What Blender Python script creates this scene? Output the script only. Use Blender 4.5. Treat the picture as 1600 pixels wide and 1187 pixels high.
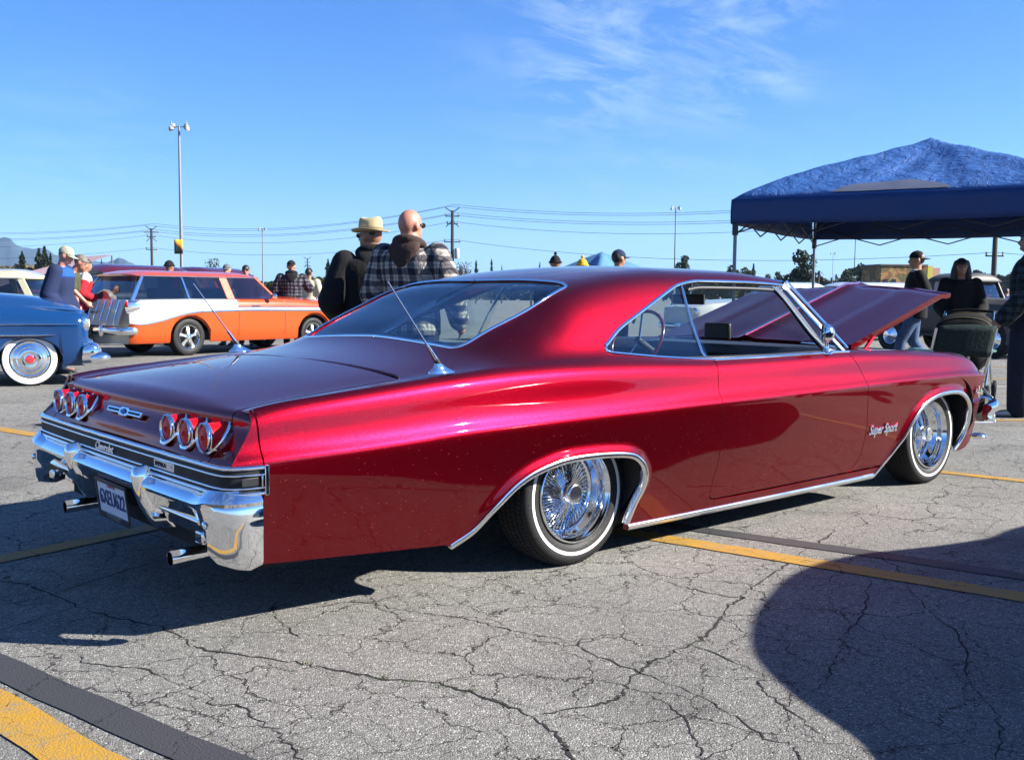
import bpy, bmesh, math, random
import numpy as np
from mathutils import Vector, Matrix, Euler
from mathutils.geometry import delaunay_2d_cdt

for o in list(bpy.data.objects): bpy.data.objects.remove(o)
SC = bpy.context.scene
COL = SC.collection
# ------------------------------------------------------------------ camera
CAMP = np.array([-2.9928, -3.9168, 1.1329]); YAW, PITCH, ROLL, FPX = 0.8580, 0.0825, 0.0070, 1605.5
def cam_axes():
    f = np.array([math.cos(YAW)*math.cos(PITCH), math.sin(YAW)*math.cos(PITCH), -math.sin(PITCH)])
    r = np.array([math.sin(YAW), -math.cos(YAW), 0.]); u = np.cross(r, f)
    c, s = math.cos(ROLL), math.sin(ROLL)
    return f, c*r+s*u, -s*r+c*u
_f, _r, _u = cam_axes()
cd = bpy.data.cameras.new('camera'); cam = bpy.data.objects.new('camera', cd); COL.objects.link(cam)
M4 = Matrix.Identity(4)
for i in range(3):
    M4[i][0] = _r[i]; M4[i][1] = _u[i]; M4[i][2] = -_f[i]; M4[i][3] = CAMP[i]
cam.matrix_world = M4
cd.sensor_fit = 'HORIZONTAL'; cd.sensor_width = 36; cd.lens = FPX/1600*36
cd.clip_start = .05; cd.clip_end = 20000
SC.camera = cam
# ------------------------------------------------------------------ light
SUN = Vector((1.10, -1.25, 1.0)).normalized()
SUN_EL = math.asin(SUN.z); SUN_AZ = math.atan2(SUN.x, SUN.y)      # azimuth clockwise from +Y
sd = bpy.data.lights.new('sun', 'SUN'); sd.energy = 5.0; sd.angle = math.radians(.53); sd.color = (1.0, .945, .86)
sun = bpy.data.objects.new('sun', sd); COL.objects.link(sun)
sun.rotation_euler = (-SUN).to_track_quat('-Z', 'Y').to_euler(); sun.location = (0, 0, 30)
W = bpy.data.worlds.new('World'); SC.world = W; W.use_nodes = True
wn = W.node_tree.nodes; wl = W.node_tree.links; wn.clear()
sky = wn.new('ShaderNodeTexSky'); sky.sky_type = 'NISHITA'; sky.sun_disc = False
sky.sun_elevation = SUN_EL; sky.sun_rotation = SUN_AZ
sky.altitude = 100; sky.air_density = 1.0; sky.dust_density = .1; sky.ozone_density = 4.0
bg = wn.new('ShaderNodeBackground'); bg.inputs[1].default_value = .055
wo = wn.new('ShaderNodeOutputWorld')
SC.view_settings.view_transform = 'Standard'; SC.view_settings.look = 'None'
SC.view_settings.gamma = 1; SC.view_settings.exposure = 1.85; SC.view_settings.use_curve_mapping = False
# thin cirrus high in the sky, laid out by direction on the dome
def W_(t, **k):
    n = wn.new(t)
    for a, b in k.items(): setattr(n, a, b)
    return n
tc = W_('ShaderNodeTexCoord'); sx = W_('ShaderNodeSeparateXYZ'); wl.new(tc.outputs['Generated'], sx.inputs[0])
# project direction on a plane high above:  p = d.xy / (d.z+.12)
ad = W_('ShaderNodeMath', operation='ADD'); wl.new(sx.outputs[2], ad.inputs[0]); ad.inputs[1].default_value = .12
mx = W_('ShaderNodeMath', operation='MAXIMUM'); wl.new(ad.outputs[0], mx.inputs[0]); mx.inputs[1].default_value = .05
dv = W_('ShaderNodeVectorMath', operation='SCALE')
iv = W_('ShaderNodeMath', operation='DIVIDE'); iv.inputs[0].default_value = 1; wl.new(mx.outputs[0], iv.inputs[1])
wl.new(tc.outputs['Generated'], dv.inputs[0]); wl.new(iv.outputs[0], dv.inputs['Scale'])
mp = W_('ShaderNodeMapping'); mp.inputs['Rotation'].default_value = (0, 0, math.radians(105)); mp.inputs['Scale'].default_value = (.75, 1.35, .01)
wl.new(dv.outputs[0], mp.inputs[0])
n1 = W_('ShaderNodeTexNoise'); n1.inputs['Scale'].default_value = 3.1; n1.inputs['Detail'].default_value = 10; n1.inputs['Roughness'].default_value = .66; n1.inputs['Distortion'].default_value = .45
wl.new(mp.outputs[0], n1.inputs['Vector'])
r1 = W_('ShaderNodeMapRange'); r1.inputs[1].default_value = .42; r1.inputs[2].default_value = .84; wl.new(n1.outputs['Fac'], r1.inputs[0])
def blob(az, el, a, b, k):
    """soft patch of cloud cover around one direction of the dome"""
    d = Vector((math.cos(az)*math.cos(el), math.sin(az)*math.cos(el), math.sin(el)))
    dt = W_('ShaderNodeVectorMath', operation='DOT_PRODUCT'); wl.new(tc.outputs['Generated'], dt.inputs[0]); dt.inputs[1].default_value = d
    m = W_('ShaderNodeMapRange'); m.inputs[1].default_value = math.cos(a); m.inputs[2].default_value = math.cos(b); m.inputs[4].default_value = k
    m.interpolation_type = 'SMOOTHSTEP'
    wl.new(dt.outputs['Value'], m.inputs[0]); return m
def pxdir(px, py):
    d = _f + (px-800)/FPX*_r + (593.5-py)/FPX*_u
    return math.atan2(d[1], d[0]), math.asin(d[2]/np.linalg.norm(d))
bl = [blob(*pxdir(925, 80), .10, .01, 1.0), blob(*pxdir(1150, 50), .11, .01, .9), blob(*pxdir(1010, 30), .24, .03, .30), blob(*pxdir(120, 235), .10, .02, .25)]
bl += [blob(az, el, .5, .1, .5) for az, el in ((-1.2, .7), (3.0, .5), (-2.6, .9), (2.0, 1.0))]
acc = bl[0].outputs[0]
for b_ in bl[1:]:
    a_ = W_('ShaderNodeMath', operation='MAXIMUM'); wl.new(acc, a_.inputs[0]); wl.new(b_.outputs[0], a_.inputs[1]); acc = a_.outputs[0]
mu = W_('ShaderNodeMath', operation='MULTIPLY'); wl.new(acc, mu.inputs[0]); wl.new(r1.outputs[0], mu.inputs[1])
mixc = W_('ShaderNodeMix', data_type='RGBA'); wl.new(mu.outputs[0], mixc.inputs['Factor'])
# the camera's colour balance on the sky: the same all round, by height only
rz_ = W_('ShaderNodeValToRGB'); wl.new(sx.outputs[2], rz_.inputs[0]); e_ = rz_.color_ramp.elements
e_[0].position = 0; e_[0].color = (.38, .65, 1.10, 1); e_[1].position = 1; e_[1].color = (.30, .58, 1.0, 1)
for p_, c_ in ((.05, (.47, .66, 1.0)), (.12, (.38, .64, .98)), (.3, (.29, .585, 1.02))):
    q_ = e_.new(p_); q_.color = (*c_, 1)
skyg = W_('ShaderNodeVectorMath', operation='MULTIPLY'); wl.new(sky.outputs[0], skyg.inputs[0]); wl.new(rz_.outputs[0], skyg.inputs[1])
wl.new(skyg.outputs[0], mixc.inputs['A']); mixc.inputs['B'].default_value = (3.6, 4.6, 5.2, 1)
wl.new(mixc.outputs['Result'], bg.inputs[0]); wl.new(bg.outputs[0], wo.inputs[0])

# ------------------------------------------------------------------ helpers
def link(o, parent=None):
    COL.objects.link(o)
    if parent is not None: o.parent = parent
    return o
def tag(o, label=None, cat=None, group=None, kind=None):
    if label: o['label'] = label
    if cat: o['category'] = cat
    if group: o['group'] = group
    if kind: o['kind'] = kind
    return o
def thing(name, label, cat, loc=(0, 0, 0), rz=0., group=None):
    o = bpy.data.objects.new(name, None); o.empty_display_size = .2; link(o)
    o.location = loc; o.rotation_euler = (0, 0, rz)
    return tag(o, label, cat, group)
def copy_tree(o, parent=None):
    c = o.copy(); COL.objects.link(c)
    if parent is not None: c.parent = parent
    for ch in list(o.children): copy_tree(ch, c)
    return c
class MB:
    """collects polygons"""
    def __init__(s): s.v = []; s.f = []; s.m = []
    def add(s, v, f, mi=0):
        b = len(s.v); s.v += [tuple(float(q) for q in p) for p in v]; s.f += [tuple(i+b for i in q) for q in f]; s.m += [mi]*len(f); return s
    def box(s, c, d, rz=0, rot=None, mi=0):
        R = rot if rot is not None else Matrix.Rotation(rz, 3, 'Z'); c = Vector(c)
        v = [c+R@Vector((d[0]/2*a, d[1]/2*b, d[2]/2*e)) for a in (-1, 1) for b in (-1, 1) for e in (-1, 1)]
        return s.add(v, [(0, 1, 3, 2), (4, 6, 7, 5), (0, 4, 5, 1), (2, 3, 7, 6), (0, 2, 6, 4), (1, 5, 7, 3)], mi)
    def grid(s, P, closed_u=False, closed_v=False, mi=0, flip=False):
        P = np.asarray(P, float); n, m = P.shape[:2]; f = []
        for i in range(n if closed_u else n-1):
            for j in range(m if closed_v else m-1):
                q = (i*m+j, ((i+1) % n)*m+j, ((i+1) % n)*m+(j+1) % m, i*m+(j+1) % m)
                f.append(q[::-1] if flip else q)
        return s.add(P.reshape(-1, 3), f, mi)
    def tube(s, pts, r, seg=8, cap=True, sy=1., mi=0, closed=False):
        pts = [Vector(p) for p in pts]; n = len(pts)
        rs = list(r) if hasattr(r, '__len__') else [r]*n
        rings = []; pn = None
        for i in range(n):
            if closed: t = (pts[(i+1) % n]-pts[i-1])
            else: t = pts[min(i+1, n-1)]-pts[max(i-1, 0)]
            t = t.normalized() if t.length > 1e-9 else Vector((0, 0, 1))
            if pn is None:
                pn = t.orthogonal() if abs(t.z) > .99 else Vector((0, 0, 1)).cross(t)
            pn = (pn-t*pn.dot(t)).normalized(); b = t.cross(pn)
            rings.append([pts[i]+pn*math.cos(2*math.pi*k/seg)*rs[i]+b*math.sin(2*math.pi*k/seg)*rs[i]*sy for k in range(seg)])
        b0 = len(s.v); s.grid(rings, closed_v=True, closed_u=closed, mi=mi)
        if cap and not closed:
            s.f.append(tuple(b0+k for k in range(seg))); s.f.append(tuple(b0+(n-1)*seg+k for k in reversed(range(seg)))); s.m += [mi, mi]
        return s
    def lathe(s, prof, c, axis=(0, 0, 1), seg=32, mi=0, ref=None):
        """prof: list of (radius, height along axis)"""
        a = Vector(axis).normalized(); e = Vector(ref) if ref else a.orthogonal().normalized(); g = a.cross(e); c = Vector(c)
        P = [[c+a*h+(e*math.cos(2*math.pi*k/seg)+g*math.sin(2*math.pi*k/seg))*r for k in range(seg)] for r, h in prof]
        return s.grid(P, closed_v=True, mi=mi, flip=True)
    def sphere(s, c, r, seg=16, rings=10, mi=0, rot=None):
        c = Vector(c); r = (r, r, r) if not hasattr(r, '__len__') else r; P = []
        for i in range(rings+1):
            th = math.pi*i/rings; row = []
            for k in range(seg):
                ph = 2*math.pi*k/seg; v = Vector((r[0]*math.sin(th)*math.cos(ph), r[1]*math.sin(th)*math.sin(ph), r[2]*math.cos(th)))
                row.append(c+(rot@v if rot is not None else v))
            P.append(row)
        return s.grid(P, closed_v=True, mi=mi)
    def loft(s, rings, mi=0, cap=True):
        m = len(rings[0]); b0 = len(s.v); s.grid(rings, closed_v=True, mi=mi)
        if cap:
            s.f.append(tuple(b0+k for k in range(m))); s.f.append(tuple(b0+(len(rings)-1)*m+k for k in reversed(range(m)))); s.m += [mi, mi]
        return s
    def build(s, name, mat, parent=None, smooth=True, bevel=0, sharp=None, mods=None):
        me = bpy.data.meshes.new(name); me.from_pydata(s.v, [], s.f)
        mats = mat if isinstance(mat, (list, tuple)) else [mat]
        for m in mats: me.materials.append(m)
        if len(mats) > 1: me.polygons.foreach_set('material_index', s.m)
        bm = bmesh.new(); bm.from_mesh(me); bmesh.ops.remove_doubles(bm, verts=bm.verts, dist=1e-5)
        bmesh.ops.recalc_face_normals(bm, faces=bm.faces)
        if smooth:
            a = math.radians(sharp if sharp else 38)
            for f in bm.faces: f.smooth = True
            for e in bm.edges:
                if len(e.link_faces) == 2 and e.calc_face_angle(0) > a: e.smooth = False
        bm.to_mesh(me); bm.free()
        o = bpy.data.objects.new(name, me); link(o, parent)
        if bevel:
            b = o.modifiers.new('bevel', 'BEVEL'); b.width = bevel; b.segments = 2; b.limit_method = 'ANGLE'; b.angle_limit = math.radians(35); b.harden_normals = False
        return o
def pchip(xs, ys):
    xs = np.asarray(xs, float); ys = np.asarray(ys, float); h = np.diff(xs); d = np.diff(ys)/h; m = np.zeros_like(xs)
    for i in range(1, len(xs)-1):
        if d[i-1]*d[i] > 0:
            w1 = 2*h[i]+h[i-1]; w2 = h[i]+2*h[i-1]; m[i] = (w1+w2)/(w1/d[i-1]+w2/d[i])
    m[0] = d[0]; m[-1] = d[-1]
    def f(x):
        x = np.clip(np.asarray(x, float), xs[0], xs[-1]); i = np.clip(np.searchsorted(xs, x)-1, 0, len(xs)-2)
        t = (x-xs[i])/h[i]
        return (2*t**3-3*t**2+1)*ys[i]+(t**3-2*t**2+t)*h[i]*m[i]+(-2*t**3+3*t**2)*ys[i+1]+(t**3-t**2)*h[i]*m[i+1]
    return f
def catmull(pts, n=6, closed=False):
    P = [np.asarray(p, float) for p in pts]; out = []; N = len(P)
    rng = range(N) if closed else range(N-1)
    for i in rng:
        p0 = P[(i-1) % N] if closed or i > 0 else 2*P[0]-P[1]; p1 = P[i]; p2 = P[(i+1) % N]
        p3 = P[(i+2) % N] if closed or i+2 < N else 2*P[-1]-P[-2]
        for k in range(n):
            t = k/n; out.append(.5*((2*p1)+(-p0+p2)*t+(2*p0-5*p1+4*p2-p3)*t*t+(-p0+3*p1-3*p2+p3)*t**3))
    if not closed: out.append(P[-1])
    return out
def smooth01(t): t = np.clip(t, 0, 1); return t*t*(3-2*t)
def zground(x, y):
    """the lot falls gently away from the near cars"""
    p = (x-CAMP[0])*math.cos(YAW)+(y-CAMP[1])*math.sin(YAW)
    return -.25*smooth01((np.asarray(p, float)-22)/25.)
def spot(px, depth):
    """ground position seen at picture column px at this depth from the camera"""
    k = (px-800)/FPX*depth
    x = CAMP[0]+math.cos(YAW)*depth+math.sin(YAW)*k; y = CAMP[1]+math.sin(YAW)*depth-math.cos(YAW)*k
    return (x, y, float(zground(x, y)))

# ------------------------------------------------------------------ materials
def newmat(name):
    m = bpy.data.materials.new(name); m.use_nodes = True; nt = m.node_tree; return m, nt, nt.nodes['Principled BSDF']
def N(nt, t, ins=None, **k):
    n = nt.nodes.new(t)
    for a, b in k.items(): setattr(n, a, b)
    if ins:
        for a, b in ins.items():
            if hasattr(b, 'is_output') : nt.links.new(b, n.inputs[a])
            else: n.inputs[a].default_value = b
    return n
def ramp(nt, fac, stops, interp='LINEAR'):
    n = nt.nodes.new('ShaderNodeValToRGB'); n.color_ramp.interpolation = interp
    e = n.color_ramp.elements; e.remove(e[-1])
    for i, (p, c) in enumerate(stops):
        q = e[0] if i == 0 else e.new(p)
        q.position = p; q.color = (c, c, c, 1) if not hasattr(c, '__len__') else (*c[:3], 1)
    nt.links.new(fac, n.inputs[0]); return n
def mat(name, col, rough=.5, metal=0., coat=0., var=.06, scale=6., bump=0., bscale=60., spec=.5, trans=0., sheen=0., emit=None):
    m, nt, p = newmat(name)
    p.inputs['Roughness'].default_value = rough; p.inputs['Metallic'].default_value = metal
    p.inputs['Coat Weight'].default_value = coat; p.inputs['Coat Roughness'].default_value = .03
    p.inputs['Specular IOR Level'].default_value = spec; p.inputs['Transmission Weight'].default_value = trans
    p.inputs['Sheen Weight'].default_value = sheen
    tcn = N(nt, 'ShaderNodeTexCoord'); o = tcn.outputs['Object']
    nz = N(nt, 'ShaderNodeTexNoise', {'Vector': o, 'Scale': scale, 'Detail': 4.})
    c = np.array(col[:3])
    r = ramp(nt, nz.outputs['Fac'], [(.3, tuple(np.clip(c*(1-var), 0, 1))), (.7, tuple(np.clip(c*(1+var), 0, 1)))])
    nt.links.new(r.outputs[0], p.inputs['Base Color'])
    rr = N(nt, 'ShaderNodeMapRange', {0: nz.outputs['Fac'], 1: .3, 2: .7, 3: rough*.9, 4: min(1, rough*1.12)})
    nt.links.new(rr.outputs[0], p.inputs['Roughness'])
    if bump:
        nb = N(nt, 'ShaderNodeTexNoise', {'Vector': o, 'Scale': bscale, 'Detail': 5.})
        b = N(nt, 'ShaderNodeBump', {'Height': nb.outputs['Fac'], 'Strength': bump, 'Distance': .01})
        nt.links.new(b.outputs[0], p.inputs['Normal'])
    if emit: p.inputs['Emission Color'].default_value = (*emit, 1); p.inputs['Emission Strength'].default_value = 1
    return m
def glass_mat(name, tint=(.82, .9, .88), refl=1.0, rough=.0, base=.04):
    m, nt, p = newmat(name); nt.nodes.remove(p); out = nt.nodes['Material Output']
    tr = N(nt, 'ShaderNodeBsdfTransparent', {'Color': (*tint, 1)}); gl = N(nt, 'ShaderNodeBsdfGlossy', {'Color': (.95, .97, 1, 1), 'Roughness': rough})
    fr = N(nt, 'ShaderNodeFresnel', {'IOR': 1.52})
    geo = N(nt, 'ShaderNodeNewGeometry')
    # same reflectance from both sides of the pane
    lw = N(nt, 'ShaderNodeLayerWeight', {'Blend': .5})
    pw = N(nt, 'ShaderNodeMath', {0: lw.outputs['Facing'], 1: 4.2}, operation='POWER')
    ml = N(nt, 'ShaderNodeMath', {0: pw.outputs[0], 1: .85*refl}, operation='MULTIPLY')
    a = N(nt, 'ShaderNodeMath', {0: ml.outputs[0], 1: base*2*refl}, operation='ADD'); a.use_clamp = True
    mx_ = N(nt, 'ShaderNodeMixShader', {0: a.outputs[0], 1: tr.outputs[0], 2: gl.outputs[0]})
    nt.links.new(mx_.outputs[0], out.inputs[0]); return m
def candy(name, base, flake=.35, rough=.33, metal=.92, sparkle=True, coatr=.015):
    """metallic flake paint under clear lacquer"""
    m, nt, p = newmat(name)
    o = N(nt, 'ShaderNodeTexCoord').outputs['Object']
    v = N(nt, 'ShaderNodeTexVoronoi', {'Vector': o, 'Scale': 520.}); vv = N(nt, 'ShaderNodeTexVoronoi', {'Vector': o, 'Scale': 150.})
    mr = N(nt, 'ShaderNodeVectorMath', {0: v.outputs['Color'], 1: (-.5, -.5, -.5)}, operation='ADD')
    sc = N(nt, 'ShaderNodeVectorMath', {0: mr.outputs[0], 'Scale': flake}, operation='SCALE')
    # a few larger flakes tilt much further
    s1 = N(nt, 'ShaderNodeSeparateColor', {0: vv.outputs['Color']})
    pick = N(nt, 'ShaderNodeMath', {0: s1.outputs[0], 1: .972}, operation='GREATER_THAN')
    core = N(nt, 'ShaderNodeMath', {0: vv.outputs['Distance'], 1: .32}, operation='LESS_THAN')
    pk = N(nt, 'ShaderNodeMath', {0: pick.outputs[0], 1: core.outputs[0]}, operation='MULTIPLY')
    mr2 = N(nt, 'ShaderNodeVectorMath', {0: vv.outputs['Color'], 1: (-.93 if False else -.5, -.5, -.5)}, operation='ADD')
    sc2 = N(nt, 'ShaderNodeVectorMath', {0: mr2.outputs[0], 'Scale': .8}, operation='SCALE')
    tilt = N(nt, 'ShaderNodeMix', {'Factor': pk.outputs[0]}, data_type='VECTOR'); nt.links.new(sc.outputs[0], tilt.inputs['A']); nt.links.new(sc2.outputs[0], tilt.inputs['B'])
    g = N(nt, 'ShaderNodeNewGeometry')
    ad_ = N(nt, 'ShaderNodeVectorMath', {0: g.outputs['Normal'], 1: tilt.outputs['Result'] if 'Result' in tilt.outputs else tilt.outputs[1]}, operation='ADD')
    nt.links.new([q for q in tilt.outputs if q.enabled][0], ad_.inputs[1])
    nn = N(nt, 'ShaderNodeVectorMath', {0: ad_.outputs[0]}, operation='NORMALIZE'); nt.links.new(nn.outputs[0], p.inputs['Normal'])
    rg = N(nt, 'ShaderNodeMix', {'Factor': pk.outputs[0]}, data_type='FLOAT'); rg.inputs['A'].default_value = rough; rg.inputs['B'].default_value = .12
    nt.links.new(rg.outputs[0], p.inputs['Roughness'])
    cm = N(nt, 'ShaderNodeMix', {'Factor': pk.outputs[0]}, data_type='RGBA'); cm.inputs['A'].default_value = (*base, 1); cm.inputs['B'].default_value = (min(1, base[0]*2+.25), .05, .07, 1)
    nt.links.new(cm.outputs['Result'], p.inputs['Base Color'])
    p.inputs['Metallic'].default_value = metal; p.inputs['Coat Weight'].default_value = .9; p.inputs['Coat Roughness'].default_value = coatr; p.inputs['Coat IOR'].default_value = 1.42
    p.inputs['Specular Tint'].default_value = (1, .12, .22, 1)
    nt.links.new(g.outputs['Normal'], p.inputs['Coat Normal'])
    return m
PAINT = candy('candy_red_paint', (.150, .0004, .0055), flake=.075, rough=.32)
CHROME = mat('chrome', (.86, .87, .88), .035, 1., var=.02)
CHROME2 = mat('brushed_chrome', (.74, .75, .77), .16, 1., var=.04)
ALU = mat('aluminium', (.62, .63, .64), .32, 1., var=.05)
BLACK = mat('black_plastic', (.012, .012, .013), .45)
UNDER = mat('underbody_black', (.010, .010, .010), .85, bump=.3, bscale=12)
RUBBER = mat('tyre_rubber', (.007, .007, .0075), .6, spec=.3, bump=.25, bscale=120, var=.25)
WHITEWALL = mat('white_sidewall', (.55, .55, .54), .55, var=.03)
GLASS = glass_mat('window_glass', (.80, .89, .86), 1.0)
GLASS_REAR = glass_mat('rear_window_glass', (.72, .83, .80), .85)
GLASS_BG = glass_mat('dark_car_glass', (.38, .44, .46), 1.3)
REDLENS = mat('red_lens', (.50, .003, .006), .35, coat=.0, var=.15, scale=60, spec=.2)
DARKTRIM = mat('black_trim_panel', (.010, .011, .013), .55, coat=.0, spec=.25)
VINYL = mat('black_vinyl', (.02, .02, .022), .5, bump=.2, bscale=80)
GREYV = mat('grey_vinyl', (.30, .30, .29), .5, bump=.15, bscale=80)
# ================================================================== the lot
def crack_nodes(nt, o, scale=2.3, width=.012, seed=0.):
    """irregular crack network; returns 1 on a crack"""
    off = N(nt, 'ShaderNodeVectorMath', {0: o, 1: (seed, seed*.7, 0)}, operation='ADD')
    nz = N(nt, 'ShaderNodeTexNoise', {'Vector': off.outputs[0], 'Scale': 3.5, 'Detail': 6., 'Roughness': .62})
    a = N(nt, 'ShaderNodeVectorMath', {0: nz.outputs['Color'], 1: (-.5, -.5, -.5)}, operation='ADD')
    b = N(nt, 'ShaderNodeVectorMath', {0: a.outputs[0], 'Scale': .34}, operation='SCALE')
    c = N(nt, 'ShaderNodeVectorMath', {0: off.outputs[0], 1: b.outputs[0]}, operation='ADD')
    v = N(nt, 'ShaderNodeTexVoronoi', {'Vector': c.outputs[0], 'Scale': scale}, feature='DISTANCE_TO_EDGE', voronoi_dimensions='2D')
    wv = N(nt, 'ShaderNodeTexNoise', {'Vector': off.outputs[0], 'Scale': 1.7, 'Detail': 3.})
    wr = N(nt, 'ShaderNodeMapRange', {0: wv.outputs['Fac'], 1: .30, 2: .62, 3: .0003, 4: width*scale})
    q = N(nt, 'ShaderNodeMath', {0: v.outputs['Distance'], 1: wr.outputs[0]}, operation='DIVIDE')
    r = N(nt, 'ShaderNodeMapRange', {0: q.outputs[0], 1: .25, 2: 1., 3: 1., 4: 0.}); return r.outputs[0]
def asphalt():
    m, nt, p = newmat('weathered_asphalt'); o = N(nt, 'ShaderNodeTexCoord').outputs['Object']
    sp = N(nt, 'ShaderNodeTexVoronoi', {'Vector': o, 'Scale': 210., 'Randomness': 1.})
    spc = N(nt, 'ShaderNodeSeparateColor', {0: sp.outputs['Color']})
    fine = N(nt, 'ShaderNodeTexNoise', {'Vector': o, 'Scale': 330., 'Detail': 3.})
    med = N(nt, 'ShaderNodeTexNoise', {'Vector': o, 'Scale': 38., 'Detail': 4., 'Roughness': .7})
    big = N(nt, 'ShaderNodeTexNoise', {'Vector': o, 'Scale': .55, 'Detail': 5., 'Roughness': .6})
    st = ramp(nt, spc.outputs[0], [(0, (.083, .081, .074)), (.35, (.130, .127, .116)), (.75, (.172, .168, .153)), (.93, (.24, .235, .215)), (1, (.38, .375, .345))])
    k1 = N(nt, 'ShaderNodeMapRange', {0: fine.outputs['Fac'], 1: .25, 2: .75, 3: .62, 4: 1.36})
    k2 = N(nt, 'ShaderNodeMapRange', {0: big.outputs['Fac'], 1: .3, 2: .7, 3: .76, 4: 1.16})
    k3 = N(nt, 'ShaderNodeMapRange', {0: med.outputs['Fac'], 1: .3, 2: .7, 3: .80, 4: 1.18})
    a = N(nt, 'ShaderNodeMath', {0: k1.outputs[0], 1: k2.outputs[0]}, operation='MULTIPLY'); a2 = N(nt, 'ShaderNodeMath', {0: a.outputs[0], 1: k3.outputs[0]}, operation='MULTIPLY')
    s = N(nt, 'ShaderNodeVectorMath', {0: st.outputs[0], 'Scale': a2.outputs[0]}, operation='SCALE')
    # oil and dirt patches
    oil = N(nt, 'ShaderNodeTexNoise', {'Vector': o, 'Scale': 1.3, 'Detail': 3., 'Distortion': .5}); oilr = ramp(nt, oil.outputs['Fac'], [(.56, 1.), (.66, .80), (.78, .62)])
    s1 = N(nt, 'ShaderNodeVectorMath', {0: s.outputs[0], 1: oilr.outputs[0]}, operation='MULTIPLY')
    c1 = crack_nodes(nt, o, 3.1, .0062, 3.); c2 = crack_nodes(nt, o, 6.8, .0026, 11.)
    cm = N(nt, 'ShaderNodeMath', {0: c1, 1: c2}, operation='MAXIMUM')
    cl = N(nt, 'ShaderNodeMix', {'Factor': cm.outputs[0]}, data_type='RGBA'); nt.links.new(s1.outputs[0], cl.inputs['A']); cl.inputs['B'].default_value = (.022, .020, .018, 1)
    nt.links.new(cl.outputs['Result'], p.inputs['Base Color']); p.inputs['Roughness'].default_value = .88; p.inputs['Specular IOR Level'].default_value = .35
    hh = N(nt, 'ShaderNodeMath', {0: sp.outputs['Distance'], 1: -.9, 2: 1.}, operation='MULTIPLY_ADD')
    h2 = N(nt, 'ShaderNodeMath', {0: cm.outputs[0], 1: -3.5, 2: hh.outputs[0]}, operation='MULTIPLY_ADD')
    b = N(nt, 'ShaderNodeBump', {'Height': h2.outputs[0], 'Strength': .75, 'Distance': .004}); nt.links.new(b.outputs[0], p.inputs['Normal'])
    return m
ASPH = asphalt()
def paint_line(name, col, wear=.5):
    m, nt, p = newmat(name); o = N(nt, 'ShaderNodeTexCoord').outputs['Object']
    n = N(nt, 'ShaderNodeTexNoise', {'Vector': o, 'Scale': 9., 'Detail': 8., 'Roughness': .75}); n2 = N(nt, 'ShaderNodeTexNoise', {'Vector': o, 'Scale': 260., 'Detail': 2.})
    a = N(nt, 'ShaderNodeMath', {0: n.outputs['Fac'], 1: n2.outputs['Fac']}, operation='MULTIPLY')
    r = ramp(nt, a.outputs[0], [(.11+.1*wear, 0.), (.16+.1*wear, 1.)])
    mx_ = N(nt, 'ShaderNodeMix', {'Factor': r.outputs[0]}, data_type='RGBA'); mx_.inputs['A'].default_value = (.13, .125, .11, 1); mx_.inputs['B'].default_value = (*col, 1)
    c = crack_nodes(nt, o, 3.1, .0062, 3.)
    m2 = N(nt, 'ShaderNodeMix', {'Factor': c}, data_type='RGBA'); nt.links.new(mx_.outputs['Result'], m2.inputs['A']); m2.inputs['B'].default_value = (*[q*.35 for q in col], 1)
    k = N(nt, 'ShaderNodeMapRange', {0: n2.outputs['Fac'], 1: .2, 2: .8, 3: .78, 4: 1.2}); s = N(nt, 'ShaderNodeVectorMath', {0: m2.outputs['Result'], 'Scale': k.outputs[0]}, operation='SCALE')
    nt.links.new(s.outputs[0], p.inputs['Base Color']); p.inputs['Roughness'].default_value = .75
    v = N(nt, 'ShaderNodeTexVoronoi', {'Vector': o, 'Scale': 150.}); hh = N(nt, 'ShaderNodeMath', {0: c, 1: -2., 2: v.outputs['Distance']}, operation='MULTIPLY_ADD')
    b = N(nt, 'ShaderNodeBump', {'Height': hh.outputs[0], 'Strength': .35, 'Distance': .004}); nt.links.new(b.outputs[0], p.inputs['Normal']); return m
YEL = paint_line('yellow_road_paint', (.30, .160, .005), .62); WHL = paint_line('white_road_paint', (.34, .34, .32), .4); TAR = paint_line('black_sealer', (.023, .0235, .026), -.2)
def ground():
    rows = [-6000, -40, 0, 5, 10, 16]+list(np.arange(22, 47.6, 1.25))+[60, 200, 1000, 9000]
    lat = [-9000, -400, -60, -15, 0, 15, 60, 400, 9000]; cy, sy = math.cos(YAW), math.sin(YAW); P = []
    for p in rows:
        P.append([(CAMP[0]+cy*p+sy*l, CAMP[1]+sy*p-cy*l, float(-.25*smooth01((p-22)/25.))) for l in lat])
    o = MB().grid(P).build('asphalt_ground', ASPH); tag(o, 'grey weathered cracked asphalt of the parking lot', kind='structure')
ground()
def ribbon(name, pts, w, m, lift, lab, jit=.004, seed=1, closed=False, kind='structure'):
    rnd = random.Random(seed); P = dens(pts, .12) if max(abs(pts[0][0]), 1) < 9 else dens(pts, .7)
    L, R = [], []; n = len(P)
    for i, p in enumerate(P):
        a = P[max(i-1, 0)]; b = P[min(i+1, n-1)]; t = Vector((b[0]-a[0], b[1]-a[1])).normalized(); q = Vector((-t.y, t.x)); ww = w(i/(n-1)) if callable(w) else w
        for s, T in ((1, L), (-1, R)):
            k = ww/2+rnd.uniform(-jit, jit); x = p[0]+q.x*k*s; y = p[1]+q.y*k*s; T.append((x, y, float(zground(x, y))+lift))
    o = MB().grid([L, R]).build(name, m, smooth=False); tag(o, lab, kind=kind); return o
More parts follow.
